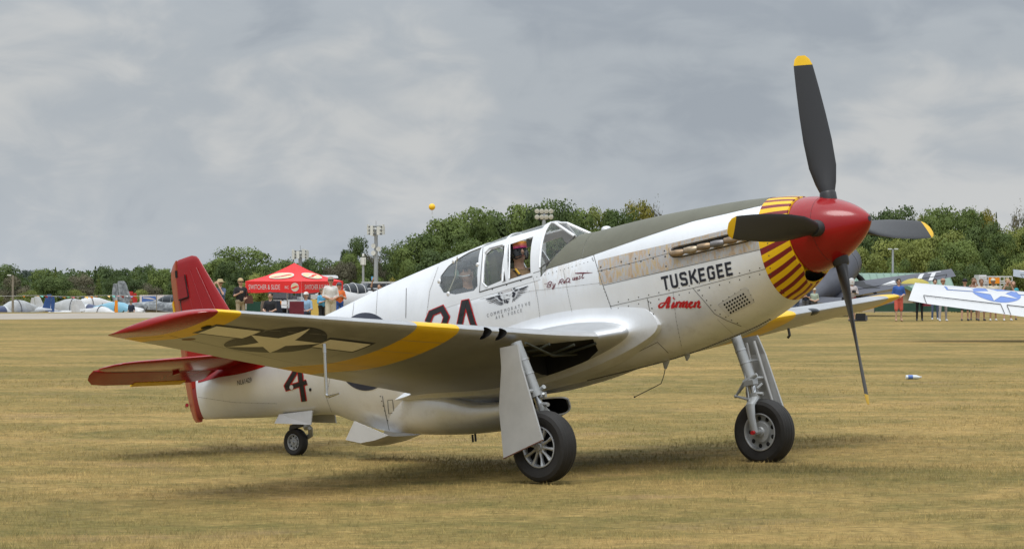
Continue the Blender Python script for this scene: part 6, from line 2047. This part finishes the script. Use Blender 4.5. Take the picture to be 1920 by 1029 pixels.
def wing_lines():
    for sg, o in ((1, WR), (-1, WL)):
        lm = lower_mapper(o, .002)
        for a, b in (((4.02, 5.30), (4.62, 3.10)), ((4.62, 3.10), (4.98, 3.10)), ((4.10, 5.30), (4.52, 5.30)), ((4.75, 2.98), (5.20, 1.0)), ((4.75, 2.98), (5.0, 2.98)), ((3.28, 1.9), (3.55, 5.2)), ((3.2, 2.45), (4.7, 2.45)), ((3.55, 3.3), (4.6, 3.3)), ((3.28, 3.9), (4.62, 3.9)), ((3.3, 4.6), (4.1, 4.6)), ((3.16, 2.05), (3.9, 2.05)), ((3.9, 2.05), (3.9, 2.45)), ((4.15, 1.3), (4.45, 5.2)), ((3.62, 2.1), (3.80, 5.2)), ((4.62, 2.2), (4.62, 2.98)), ((4.3, 1.2), (5.1, 1.2))):
            n = 14
            P = [(a[0] + (b[0] - a[0]) * k / n, sg * (a[1] + (b[1] - a[1]) * k / n)) for k in range(n + 1)]
            decal('panel_seam', [(0, q) for q in ribbon(P, .006)], lm, [SEAM if (a[0], b[0]) in ((4.02, 4.62), (4.10, 4.52)) else SEAM2], o, .5)
        mb = MB()
        for (s, y) in [(3.35 + .05 * k, 1.0 + .055 * k) for k in range(28)] + [(3.9 + .04 * k, 2.2) for k in range(18)]:
            p = lm(s, sg * y)
            if p is not None: mb.add([p + Vector((math.cos(2 * PI * k / 6) * .005, math.sin(2 * PI * k / 6) * .005, -.001)) for k in range(6)], [(0, 1, 2, 3, 4, 5)])
        r_ = mb.build('rivets', FAST, o, recalc=False); r_['kind'] = 'stuff'
        for s, y, r1, r2 in ((3.62, 5.22, .055, .045), (3.93, 4.86, .07, .035)):
            pass
wing_lines()
decal('position_light', [(0, circle_poly(3.60, 5.24, .060, .036, 16))], LOWR2, [DEEP_BLACK], WR, .05)
decal('access_cover', [(0, circle_poly(4.08, 5.02, .075, .05, 16))], LOWR, [mat('cover_brown', (.20, .12, .08), .6)], WR, .05)
def guns():
    for sg, o in ((1, WR), (-1, WL)):
        cuts = []
        for y in (2.13, 1.93):
            sle = 3.27 - .0625 * (5.28 - y); z = -.10 - .0875 * (5.28 - y) - .012
            c_ = MB(True); c_.lathe([(-.10, .056), (.16, .050)], (sle + .03, sg * y, z), (1, 0, 0), 24); cuts.append(c_.mesh('cut', DEEP_BLACK))
            p_ = MB(True); p_.lathe([(.05, .020), (.16, .020)], (sle + .03, sg * y, z), (1, 0, 0), 12); p_.build('gun_barrel', FAST, o)
        boolean(o, cuts)
    sg = -1; y = 3.45; sle = 3.27 - .0625 * (5.28 - y); z = -.10 - .0875 * (5.28 - y)
    MB(True).sphere((sle + .045, sg * y, z), (.06, .13, .042), 16, 10).build('landing_light', GLASSY, WL)
guns()
def pitot():
    y = 3.74; p0 = Vector((3.66, y, -.31))
    mb = MB(True); mb.tube([(3.66, y, -.27), (3.68, y, -.42)], .020, 10); mb.tube([(3.68, y, -.42), (3.745, y, -.79)], .016, 10)
    mb.tube([(3.745, y, -.79), (3.74, y, -.815), (3.72, y, -.822), (3.58, y, -.818)], [.016, .015, .012, .007], 10)
    mb.build('pitot_mast', STEEL, plane)
pitot()
def well_clutter():
    for sg, o in ((1, WR), (-1, WL)):
        mb = MB(True)
        for a, b in (((2.95, .7, -.56), (3.5, .9, -.56)), ((2.98, 1.0, -.56), (3.45, 1.1, -.57)), ((3.0, 1.35, -.54), (3.3, 1.4, -.55)), ((3.3, .6, -.60), (3.0, 1.7, -.52))):
            mb.tube([(a[0], sg * a[1], a[2]), ((a[0] + b[0]) / 2, sg * (a[1] + b[1]) / 2, a[2] - .03), (b[0], sg * b[1], b[2])], .014, 6)
        mb.build('well_pipes', PIPE, o)
well_clutter()

# ---- radiator scoop under the belly
def scoop():
    P = [(4.285, -.865, -1.070, .335), (4.32, -.858, -1.082, .345), (4.5, -.84, -1.100, .36), (4.94, -.78, -1.090, .375), (5.4, -.60, -1.040, .375), (5.8, -.50, -.970, .345), (6.1, -.44, -.905, .285), (6.4, -.40, -.825, .20), (6.6, -.38, -.74, .12)]
    S = [p[0] for p in P]
    n = 36
    def ring(s, g=0.):
        t, b, w = (_hermite(s, np.array(S), np.array([p[k] for p in P])) for k in (1, 2, 3))
        zc = b + (t - b) * .62
        r = []
        for k in range(n):
            a = 2 * PI * k / n; c, sn = math.cos(a), math.sin(a)
            e = 5 if c > 0 else 2.5
            r.append((s + (.03 * (c - 1) if s < 4.4 else 0), (w + g) * math.copysign(abs(sn) ** (2 / e), sn), zc + ((t - zc + g) if c > 0 else (zc - b + g)) * math.copysign(abs(c) ** (2 / e), c)))
        return r
    out = [ring(s) for s in list(np.linspace(4.285, 6.6, 40))]
    inn = [ring(s, -.016) for s in (5.0, 4.6, 4.32, 4.29)]
    mb = MB(True)
    no = len(out)
    mb.loft(inn + out, caps=False, mifun=lambda i, k: 1 if i < 2 else 0)
    mb.add(inn[0], [tuple(range(n))], 1)
    o = mb.build('radiator_scoop', [SILVER, DEEP_BLACK], plane, sharp=50)
    # exit shutter
    T = ray_at(648, 824, 'y', .29); U = ray_at(664, 789, 'y', .29); V = (6.30, .29, -.872)
    mb = MB(True)
    f = lambda p, sg: (p[0], p[1] * sg, p[2])
    low = [(V[0], V[2]), (6.5, -.885), (6.72, -.875), (T[0], T[2])]
    for sg in (1, -1): mb.plate([f(U, sg), f(V, sg)] + [(a, .29 * sg, b) for a, b in low[1:]], (0, -sg, 0), .014)
    mb.loft([[(s, y, z - .045 * (1 - (y / .292) ** 4) * (.4 + .6 * math.sin(PI * i / 3 * .8))) for y in np.linspace(-.292, .292, 13)] for i, (s, z) in enumerate(low)], caps=False, closed=False)
    mb.build('exit_shutter', SILVER_D, plane, sharp=30)
    mb = MB(True)
    for s in (4.98, 5.02): mb.tube([(s + .35, .0, -1.05), (s + .36, 0, -1.13)], .012, 6)
    mb.build('drain_pipe', FAST, plane)
    # wing fillet trailing point
    a, b, c = ray_at(761, 757, 'y', .40), ray_at(797, 740, 'y', .46), ray_at(770, 735, 'y', .42)
scoop()

# ---- tail
def surf(name, rows, m, th_fun, parent=plane, M=None, nn=12):
    """closed symmetric surface; rows of ((le), (te), thickness, axis normal)"""
    rings = []
    for le, te, t, nrm in rows:
        le, te, nv_ = Vector(le), Vector(te), Vector(nrm); d = te - le
        xs = [.5 * (1 - math.cos(PI * i / nn)) for i in range(nn + 1)]
        up = [le + d * x + nv_ * t / 2 * th_fun(x) for x in xs[::-1]]; dn = [le + d * x - nv_ * t / 2 * th_fun(x) for x in xs[1:-1]]
        r = up + dn
        if M is not None: r = [M @ p for p in r]
        rings.append(r)
    mb = MB(True); mb.loft(rings)
    return mb.build(name, m, parent, sharp=45)
def f_front(x): return foil(x * .62) / 1.0 if x < 1 else foil(.62)      # fore part of a section
def f_rear(x): return max(.05, (1 - x) ** .9) if x > .06 else .75 + x * 3
def tail():
    Y = (0, 1, 0); Zn = (0, 0, 1)
    fin = surf('fin', [((8.20, 0, .36), (9.44, 0, .25), .13, Y), ((8.42, 0, .55), (9.435, 0, .55), .12, Y), ((8.707, 0, 1.065), (9.425, 0, 1.065), .10, Y), ((8.96, 0, 1.53), (9.405, 0, 1.53), .075, Y),
                       ((9.005, 0, 1.62), (9.40, 0, 1.63), .068, Y), ((9.04, 0, 1.69), (9.395, 0, 1.70), .058, Y), ((9.085, 0, 1.735), (9.392, 0, 1.74), .042, Y), ((9.15, 0, 1.758), (9.39, 0, 1.756), .018, Y)], RED, f_front)
    hinge = Vector((9.435, 0, 0))
    M = Matrix.Translation(hinge) @ Matrix.Rotation(R(-30), 4, 'Z') @ Matrix.Translation(-hinge)
    rud = surf('rudder', [((9.47, 0, -.135), (9.70, 0, -.11), .05, Y), ((9.47, 0, -.10), (9.80, 0, -.05), .08, Y), ((9.465, 0, .0), (9.88, 0, .08), .10, Y), ((9.455, 0, .3), (9.92, 0, .34), .11, Y), ((9.445, 0, .8), (9.885, 0, .82), .10, Y), ((9.43, 0, 1.3), (9.86, 0, 1.3), .085, Y),
                          ((9.415, 0, 1.60), (9.825, 0, 1.59), .07, Y), ((9.405, 0, 1.70), (9.76, 0, 1.68), .055, Y), ((9.40, 0, 1.755), (9.62, 0, 1.735), .02, Y)], REDF, f_rear, M=M)
    mb = MB(True); mb.loft([[(s, q[1] * w, q[2]) for q in (sect(9.36, t, -.004 if s < 9.4 else -.012) for t in TH[::4])] for s, w in ((9.355, 1), (9.40, .97), (9.455, .75))]); mb.build('tail_post', mat('dull_red', (.22, .012, .016), .4), plane)
    def rp(s, y, z): return M @ Vector((s, y, z))
    mb = MB(True); mb.plate([rp(9.83, .012, 1.06), rp(9.93, .012, 1.08), rp(9.92, .012, 1.34), rp(9.84, .012, 1.36)], (0, -1, 0), .02); mb.build('rudder_tab', YEL, rud, smooth=False)
    mb = MB(True); mb.tube([rp(9.80, .05, .12), rp(9.93, .03, .12)], .022, 8); mb.build('tail_lamp', RED, rud)
    # patch plate on the fin and gap beside it
    mb = MB(True); mb.plate([(9.27, .052, 1.30), (9.425, .050, 1.30), (9.41, .046, 1.545), (9.28, .046, 1.555)], (0, 1, 0), .010); mb.build('fin_plate', mat('dull_red', (.30, .018, .024), .4), fin, smooth=False)
    mb = MB(True); mb.tube([(9.26, .053, 1.30), (9.27, .048, 1.56)], .006, 5); mb.tube([(9.26, .058, 1.292), (9.43, .056, 1.292)], .007, 5); mb.tube([(9.435, .03, 1.56), (9.425, .03, 1.64)], .014, 6); mb.build('hinge_gap', DEEP_BLACK, fin)
    for z0 in (.45,):
        mb = MB(True); mb.tube([(9.437, .047, .3), (9.425, .040, 1.3)], .005, 5); mb.build('rudder_gap', SEAM, fin)
    mb = MB(True)
    for q in (.25, .5, .74): mb.tube([(8.42 + (9.43 - 8.42) * q, .058, .58), (8.97 + (9.40 - 8.97) * q, .036, 1.60)], .0035, 4)
    mb.build('skin_lap', RED, fin)
    e = R(20)
    for sg in (1, -1):
        def row(y, sl, sh, t): return ((sl, sg * y, .41), (sh, sg * y, .41), t, Zn)
        stab = surf('tailplane', [row(.02, 8.02, 8.86, .13), row(.22, 8.10, 8.86, .12), row(1.0, 8.27, 8.86, .095), row(1.72, 8.415, 8.85, .065), row(1.86, 8.47, 8.84, .05), row(1.945, 8.57, 8.82, .03), row(1.975, 8.68, 8.80, .012)], RED, f_front)
        def er(y, c, t, b=0.): return ((8.865 - b, sg * y, .41 + b * .3), (8.865 + c * math.cos(e), sg * y, .41 - c * math.sin(e)), t, (math.sin(e), 0, math.cos(e)))
        el = surf('elevator', [er(.14, .30, .075), er(.30, .36, .075), er(1.0, .36, .062), (er(1.6, .34, .05)), er(1.80, .31, .045), er(1.93, .20, .03), er(1.985, .10, .012)], RED, f_rear)
        mb = MB(True); z1 = .41 - .345 * math.sin(e)
        mb.plate([(8.865 + .29 * math.cos(e), sg * .42, .41 - .29 * math.sin(e) - .016), (8.865 + .385 * math.cos(e), sg * .42, .41 - .385 * math.sin(e) - .004), (8.865 + .385 * math.cos(e), sg * 1.18, .41 - .385 * math.sin(e) - .004), (8.865 + .29 * math.cos(e), sg * 1.18, .41 - .29 * math.sin(e) - .016)], (0, 0, 1), .014)
        mb.build('elevator_tab', YEL, el, smooth=False)
        mb = MB(True); mb.tube([(8.862, sg * .2, .362), (8.855, sg * 1.75, .385)], .006, 5); mb.build('hinge_gap', DEEP_BLACK, stab)
        mb = MB(True); mb.box((8.86, sg * .80, .355), (.12, .02, .05), taper=.6); mb.build('hinge_fairing', RED, stab)
        # root fillet on the fuselage side
        rows = []
        for q in np.linspace(0, 1, 12):
            s = 7.86 + q * 1.45; P_ = prm(s)
            up_, dn_ = .47 + .02 * q, .245 + .05 * q - .09 * math.sin(PI * min(1, q * 1.4)) * .3
            zz1 = min(up_, P_[0] - .01)
            a0, a1 = th_at(s, zz1), th_at(s, dn_)
            rows.append([(lambda z_: (z_[0], z_[1] * sg, z_[2]))(sect(s, a0 + (a1 - a0) * k / 6, .004, P_)) for k in range(7)])
        mb = MB(True); mb.loft(rows, caps=False, closed=False); mb.build('tail_fillet', RED, plane, sharp=60)
tail()

# ---- undercarriage
def wheel_set(c, rad, wid, sg, name, hub, tail_=False):
    """tyre and rim turning about the y axis; c = centre (s, y, z); sg = side that faces outboard"""
    w = wid / 2
    t = MB(True)
    prof = [(-w * .72, rad * .56), (-w * .95, rad * .70), (-w, rad * .84), (-w * .86, rad * .94), (-w * .55, rad * .985), (-w * .50, rad * .978), (-w * .44, rad * .988), (-w * .15, rad), (-w * .1, rad * .990), (w * .1, rad * .990), (w * .15, rad), (w * .44, rad * .988), (w * .50, rad * .978), (w * .55, rad * .985), (w * .86, rad * .94), (w, rad * .84), (w * .95, rad * .70), (w * .72, rad * .56), (0, rad * .50)]
    t.lathe(prof, c, (0, 1, 0), 56, closed=True)
    wh = empty('wheel', (0, 0, 0), 0, parent=plane)
    t.build('tyre', TYRE, wh, sharp=25)
    rr = rad * .56
    for side in (1, -1):
        y0 = side * w
        m = MB(True)
        m.lathe([(y0 * .70, rr * 1.02), (y0 * .84, rr * 1.03), (y0 * .86, rr * .98), (y0 * .72, rr * .93), (y0 * .40, rr * .90)], c, (0, 1, 0), 40, caps=False)
        m.build('rim', ALU, wh, sharp=30)
        m = MB(True); m.lathe([(y0 * .30, .005), (y0 * .30, rr * .95)], c, (0, 1, 0), 32); m.build('brake_disc', DEEP_BLACK, wh)
        if side == sg and not tail_:
            m = MB(True)
            for k in range(10):
                a = 2 * PI * k / 10
                p = lambda r_, yy: (c[0] + r_ * math.sin(a), c[1] + yy, c[2] + r_ * math.cos(a))
                m.tube([p(rr * .28, y0 * .62), p(rr * .60, y0 * .60), p(rr * .97, y0 * .62)], [rr * .115, rr * .10, rr * .16], 8, flat=(1, .7), up=(0, 1, 0))
            m.build('spokes', ALU, wh)
            m = MB(True); m.lathe([(y0 * .35, rr * .36), (y0 * .70, rr * .34), (y0 * .74, rr * .30), (y0 * .74, rr * .20), (y0 * .92, rr * .18), (y0 * .95, .004)], c, (0, 1, 0), 24); m.build('hub', STEEL if False else ALU, wh, sharp=30)
        else:
            m = MB(True); m.lathe([(y0 * .36, rr * .93), (y0 * .42, rr * .90), (y0 * .42, rr * .62), (y0 * .50, rr * .60), (y0 * .68, rr * .55), (y0 * .70, rr * .30), (y0 * .86, rr * .24), (y0 * .90, .004)], c, (0, 1, 0), 32); m.build('hub', GEARGREY, wh, sharp=30)
            for k in range(9):
                a = 2 * PI * k / 9
                m = MB(True); m.sphere((c[0] + rr * .76 * math.sin(a), c[1] + y0 * .425, c[2] + rr * .76 * math.cos(a)), (rr * .125, .006, rr * .125), 10, 6); m.build('lightening_hole', DEEP_BLACK, wh)
    return wh
def main_gear(sg, dz):
    cy = 1.735 if sg > 0 else 1.83; oy = cy - 1.735; c = (2.965, sg * cy, -1.555 + dz)
    wheel_set(c, .343, .215, sg, 'w', 'h')
    y = 1.70
    top, low = Vector((3.075, sg * (1.755 + oy * .3), -.50)), Vector((2.985, sg * (1.70 + oy), -1.02))
    fk = Vector((2.972, sg * (1.675 + oy), -1.20 + dz))
    lg = MB(True); lg.tube([top, low], .056, 18); lg.tube([low + (low - top).normalized() * -.02, low + (low - top).normalized() * .03], .068, 18)
    leg = lg.build('main_leg', GEARGREY, plane)
    for q in (.35, .62): MB(True).tube([top.lerp(low, q - .012), top.lerp(low, q + .012)], .061, 18).build('leg_collar', ALU, leg)
    m = MB(True); m.tube([low, fk], .036, 16); m.build('oleo', STEEL, leg)
    m = MB(True); yi = cy - .175
    m.tube([fk + Vector((0, 0, .06)), fk, (2.972, sg * (yi + .02), -1.27 + dz), (2.968, sg * yi, -1.40 + dz), (2.965, sg * (yi + .005), -1.56 + dz)], [.048, .052, .046, .036, .034], 12, flat=(1.25, .8))
    m.build('fork', GEARGREY, leg)
    m = MB(True); m.tube([(2.965, sg * (yi - .02), -1.555 + dz), (2.965, sg * (cy - .02), -1.555 + dz)], .030, 12); m.build('axle', STEEL, leg)
    m = MB(True); m.tube([(2.965, sg * (yi - .045), -1.555 + dz), (2.965, sg * (yi - .018), -1.555 + dz)], .022, 8); m.build('axle_cap', SCRIPT_R if sg < 0 else ALU, leg)
    # torque link
    m = MB(True); k = Vector((3.19, sg * (1.66 + oy), -1.13 + dz))
    for o_ in (-.035, .035):
        d = Vector((0, o_, 0)); m.tube([low + d + Vector((.05, 0, .03)), k], .012, 6); m.tube([fk + d + Vector((.05, 0, 0)), k], .012, 6)
    m.sphere(k, .02, 8, 6); m.build('torque_link', GEARGREY, leg)
    m = MB(True); m.box(low + Vector((-.01, -sg * .03, -.02)), (.12, .09, .05)); m.tube([low + Vector((.06, -sg * .06, 0)), low + Vector((-.10, -sg * .02, .05))], .022, 8); m.tube([low + Vector((0, sg * .0, .03)), low + Vector((-.03, sg * .22, .02))], .020, 8)
    m.tube([fk + Vector((-.03, 0, .05)), fk + Vector((-.11, sg * .02, .03))], .020, 8); m.tube([fk + Vector((-.06, 0, .10)), fk + Vector((-.10, sg * .05, .14))], .014, 6); m.tube([low + Vector((.03, -sg * .05, .10)), fk + Vector((.03, -sg * .05, .05)), Vector((2.97, sg * (yi - .02), -1.45))], .008, 6)
    m.build('brackets', GEARGREY, leg)
    # cover door outboard of the leg
    pl = [(3.135, 1.93, -.535), (2.915, 1.93, -.548), (2.905, 1.94, -.75), (2.79, 1.955, -1.488), (3.288, 1.975, -1.570), (3.255, 1.955, -1.10), (3.150, 1.94, -.72)]
    pl = [(a, b + oy * (.4 if z > -.7 else 1), z) for a, b, z in pl]; m = MB(True); m.plate([(a, sg * b, z) for a, b, z in pl], (0, -sg, 0), .022); dr = m.build('gear_door', DOORSIL, plane, smooth=False)
    m = MB(True)
    for s0, s1 in (((3.06, -.60), (3.08, -1.52)), ((2.96, -.60), (2.90, -1.47))):
        m.tube([(s0[0], sg * (1.90 + oy * .4), s0[1]), (s1[0], sg * (1.925 + oy), s1[1])], .018, 6)
    m.tube([(3.12, sg * (1.905 + oy * .4), -.62), (3.20, sg * (1.925 + oy), -1.50)], .012, 6); m.build('door_rib', DOORSIL, dr)
    m = MB(True); m.tube([(2.788, sg * (1.953 + oy), -1.492), (3.288, sg * (1.973 + oy), -1.575)], .007, 5); m.build('door_lip', mat('worn_edge', (.14, .07, .05), .7), dr)
    m = MB(True)
    for z in (-.80, -1.0): m.tube([top.lerp(low, (-.5 - z) / .52), (3.0, sg * (1.90 + oy), z)], .014, 6)
    m.build('door_link', GEARGREY, dr)
main_gear(1, .022); main_gear(-1, -.010)

def tail_gear():
    c = (7.975, 0.0, -.645)
    wheel_set(c, .155, .105, 1, 'tw', 'h', True)
    m = MB(True)
    m.tube([(7.72, 0, -.36), (7.80, .0, -.47)], .040, 12); m.tube([(7.80, 0, -.47), (7.74, -.02, -.54), (7.80, -.075, -.60), (7.975, -.075, -.645)], [.035, .032, .028, .024], 10)
    m.tube([(7.80, 0, -.47), (7.76, .02, -.53)], .03, 8)
    m.tube([(7.975, -.085, -.645), (7.975, .06, -.645)], .016, 8)
    m.build('tail_strut', GEARGREY, plane)
    m = MB(True); m.box((7.88, .02, -.475), (.20, .06, .05)); m.tube([(7.98, .02, -.47), (8.0, .02, -.50)], .025, 8); m.build('strut_fitting', FAST, plane)
    for sg in (1, -1):
        m = MB(True); m.plate([(7.47, sg * .175, -.375), (8.02, sg * .145, -.315), (8.075, sg * .185, -.405), (7.50, sg * .205, -.530)], (0, -sg, 0), .014); m.build('tail_wheel_door', DOORSIL, plane, smooth=False)
    m = MB(True); m.loft([[(s, y, -.325 - (8 - s) * .10 + (.03 if False else 0)) for y in (-w, w)] for s, w in ((7.47, .13), (8.02, .11))], caps=False, closed=False); m.build('tail_well', DEEP_BLACK, plane, recalc=False)
tail_gear()

def small_fittings():
    m = MB(True); m.tube([(2.671, 0, -.79), (2.685, 0, -.845), (2.700, 0, -.89)], [.035, .022, .010], 10, flat=(1.6, .6)); a = m.build('aerial_mast', GEARGREY, plane)
    m = MB(True); m.tube([(2.700, 0, -.885), (2.74, 0, -.96), (2.785, 0, -1.02), (2.86, 0, -1.035), (3.14, 0, -1.085)], .0045, 6); m.sphere((3.145, 0, -1.086), .010, 8, 6); m.build('trailing_aerial', FAST, plane)
    m = MB(True); m.tube([(2.40, 0, -.78), (2.405, 0, -.83), (2.42, 0, -.865)], [.030, .020, .006], 8, flat=(1.6, .6)); m.build('drain_mast', GEARGREY, plane)
    m = MB(True)
    P = [(1.35 + .028 * k) for k in range(85)]
    for s in P: m.box((s, -.005, prm(s)[1] - .004), (.012, .02, .010))
    o = m.build('cowl_hinge', SEAM, plane, smooth=False); o['kind'] = 'stuff'
    m = MB(True); m.tube([(3.27, -3.05, -.42), (3.27, -3.05, -.50), (3.30, -3.05, -.52)], .016, 6); m.build('drain_stub', FAST, plane)
small_fittings()

# ---- the crew (each a person of its own, seated in the cockpit)
def crew(label, loc, yaw, scale, **k):
    A = Matrix.Translation((-loc[0], -loc[1], loc[2])) @ Matrix.Rotation(R(-90) + yaw, 4, 'Z') @ Matrix.Scale(scale, 4)
    return person(0, 0, label, matrix=PM @ A, seated=True, vox=.014, **k)
pl_ = crew('pilot in a black helmet and tan flight jacket at the open cockpit window', (4.30, .05, -.93), R(-14), .98, pose='lap', shirt=C_JACKET, trousers=C_GREEN, sleeve='long', hat=None, shades=True)
def dress_pilot(t):
    MB().lathe([(-.10, .104), (-.04, .118), (.02, .122), (.07, .108), (.105, .072), (.124, .005)], (0, -.012, 1.655), (0, -.22, 1), 22).build('helmet', mat('helmet_black', (.012, .012, .013), .25, coat=.5), t)
    for s in (-1, 1): MB().sphere((s * .112, .0, 1.605), (.030, .052, .060), 12, 10).build('ear_cup', mat('helmet_black', (.012, .012, .013), .25), t)
    vis = MB(); vis.loft([[(.112 * math.sin(a), .02 + .110 * math.cos(a), z) for a in np.linspace(-.95, .95, 13)] for z in (1.655, 1.69, 1.725)], caps=False, closed=False)
    m = bpy.data.materials.new('mirror_visor'); m.use_nodes = True
    nt = m.node_tree; b = nt.nodes['Principled BSDF']; b.inputs['Metallic'].default_value = .5; b.inputs['Roughness'].default_value = .25
    tcx = nt.nodes.new('ShaderNodeTexCoord'); sx = nt.nodes.new('ShaderNodeSeparateXYZ'); rp = nt.nodes.new('ShaderNodeValToRGB'); mr = nt.nodes.new('ShaderNodeMapRange')
    mr.inputs[1].default_value = 1.655; mr.inputs[2].default_value = 1.725
    nt.links.new(tcx.outputs['Object'], sx.inputs[0]); nt.links.new(sx.outputs[2], mr.inputs[0]); nt.links.new(mr.outputs[0], rp.inputs[0]); nt.links.new(rp.outputs[0], b.inputs['Base Color'])
    e = rp.color_ramp.elements; e[0].color = (.55, .02, .22, 1); e[1].color = (.95, .42, .03, 1)
    vis.build('visor', m, t, recalc=False)
    MB().tube([(.10, .03, 1.58), (.085, .09, 1.545), (.03, .125, 1.56)], .008, 6).build('microphone', PLAS_B, t)
    mb = MB()
    for s in (-1, 1): mb.tube([(s * .10, -.07, 1.47), (s * .10, .10, 1.42), (s * .085, .155, 1.25), (s * .07, .15, 1.05)], .022, 6, flat=(1, .35), up=(1, 0, 0))
    mb.build('harness', C_DGREY, t)
    MB().tube([(.115, .09, 1.44), (.10, .13, 1.37)], .012, 6).build('harness_clip', P_YEL, t)
    MB().sphere((.245, .0, 1.30), (.012, .045, .050), 12, 8).build('shoulder_patch', mat('patch_blue', (.04, .06, .22), .7, col2=(.45, .42, .48), vscale=30), t)
dress_pilot(pl_)
ps_ = crew('passenger in a dark cap and green headset behind the rear cockpit window', (5.06, .03, -.955), R(-20), .97, pose='lap', shirt=C_DGREY, trousers=C_JEANS, hat='cap', hatmat=cloth('cap_grey', (.085, .085, .08)), shades=True)
def dress_passenger(t):
    hm = mat('headset_green', (.16, .25, .19), .5)
    for s in (-1, 1): MB().sphere((s * .105, .0, 1.625), (.026, .045, .055), 12, 10).build('ear_cup', hm, t)
    MB().tube([(.108 * math.sin(a), -.01, 1.64 + .155 * math.cos(a)) for a in np.linspace(-1.5, 1.5, 13)], .010, 6).build('headband', PLAS_B, t)
    MB().tube([(.11, .03, 1.60), (.09, .10, 1.575), (.02, .135, 1.575)], .007, 6).build('microphone', P_SILVER, t)
dress_passenger(ps_)
# ================================================================== GRASS
def grass():
    m = bpy.data.materials.new('grass_blades'); m.use_nodes = True
    nt = m.node_tree; N = nt.nodes; L = nt.links; b = N['Principled BSDF']
    b.inputs['Roughness'].default_value = .7; b.inputs['Specular IOR Level'].default_value = .2
    at = N.new('ShaderNodeAttribute'); at.attribute_name = 'tint'
    col, _ = field_colour(nt)
    sc_ = N.new('ShaderNodeVectorMath'); sc_.operation = 'SCALE'
    L.new(col, sc_.inputs[0]); L.new(at.outputs['Fac'], sc_.inputs['Scale']); L.new(sc_.outputs[0], b.inputs['Base Color'])
    r = np.random.default_rng(5)
    Xs, Ys = [], []
    for y0, y1, dens in ((17, 22, 1700), (22, 27, 1250), (27, 33, 800), (33, 38, 480), (38, 44, 290), (44, 52, 160), (52, 64, 80)):
        hw0 = .20 * y1 + 1.6
        n = int(dens * (y1 - y0) * 2 * hw0)
        Ys.append(r.uniform(y0, y1, n)); Xs.append(r.uniform(-hw0, hw0, n))
    X = np.concatenate(Xs); Y = np.concatenate(Ys); n = len(X)
    # smooth random fields for tufts and greenness
    def field(sx, sy, seed, k=10):
        q = np.random.default_rng(seed); f = np.zeros(n)
        for i in range(k):
            a, b_, ph = q.normal() * sx, q.normal() * sy, q.uniform(0, 6.28)
            f += np.sin(a * X + b_ * Y + ph)
        return f / math.sqrt(k / 2) / 2
    g = field(.55, 1.1, 1) + .7 * field(1.7, 3.0, 2) + .35 * field(5, 9, 3)
    keep = r.uniform(0, 1, n) < np.clip(.62 + .35 * field(1.2, 2.6, 4) + .15 * g, .12, 1)
    X, Y, g = X[keep], Y[keep], g[keep]; n = len(X)
    tint = np.clip(1.05 + r.normal(size=n) * .13, .75, 1.4)
    h = np.clip(r.lognormal(-3.95, .38, n), .007, .055) * (1 + .25 * np.clip(g, -1, 1.5))
    tuft = np.clip(field(3.2, 5.5, 8), -1, 1.2)
    h *= 1.12 + .42 * tuft
    tint *= 1 - .10 * np.clip(tuft, 0, 1)
    h *= np.where(r.uniform(0, 1, n) < .010, 1.9, 1)
    h *= np.clip(1.25 - (Y - 20) / 70, .6, 1.2)
    w = r.uniform(.0018, .0040, n) * (1 + np.clip((Y - 24) / 18, 0, 3))
    a = r.uniform(-1.0, 1.0, n); lean = r.uniform(.1, .9, n) * h; la = r.uniform(-.15, PI + .15, n)
    Z = ground_h(X, Y) - .004
    bx, by = np.cos(a) * w, np.sin(a) * w
    lx, ly = np.cos(la) * lean, np.sin(la) * lean
    V = np.stack([np.stack([X - bx, Y - by, Z], 1), np.stack([X + bx, Y + by, Z], 1), np.stack([X + lx * .62 + bx * .7, Y + ly * .62 + by * .7, Z + h * .62], 1), np.stack([X + lx, Y + ly, Z + h], 1)], 1).reshape(-1, 3)
    me = bpy.data.meshes.new('grass')
    me.vertices.add(4 * n); me.vertices.foreach_set('co', V.astype(np.float32).ravel())
    i0 = np.arange(n, dtype=np.int32) * 4
    LI = np.stack([i0, i0 + 1, i0 + 2, i0 + 3], 1)
    me.loops.add(4 * n); me.loops.foreach_set('vertex_index', LI.ravel())
    me.polygons.add(n); me.polygons.foreach_set('loop_start', i0)
    me.materials.append(m)
    me.update(calc_edges=True)
    me.polygons.foreach_set('use_smooth', np.ones(n, dtype=bool))
    nv = np.stack([lx / np.maximum(h, .01) * -.25, ly / np.maximum(h, .01) * -.25 - .15, np.ones(n)], 1); nv /= np.linalg.norm(nv, axis=1, keepdims=True)
    me.normals_split_custom_set_from_vertices(np.repeat(nv, 4, axis=0))
    av = me.attributes.new('tint', 'FLOAT', 'FACE'); av.data.foreach_set('value', tint.astype(np.float32))
    tag(link_mesh('grass', me), kind='stuff')
    return n
print('grass blades', grass())
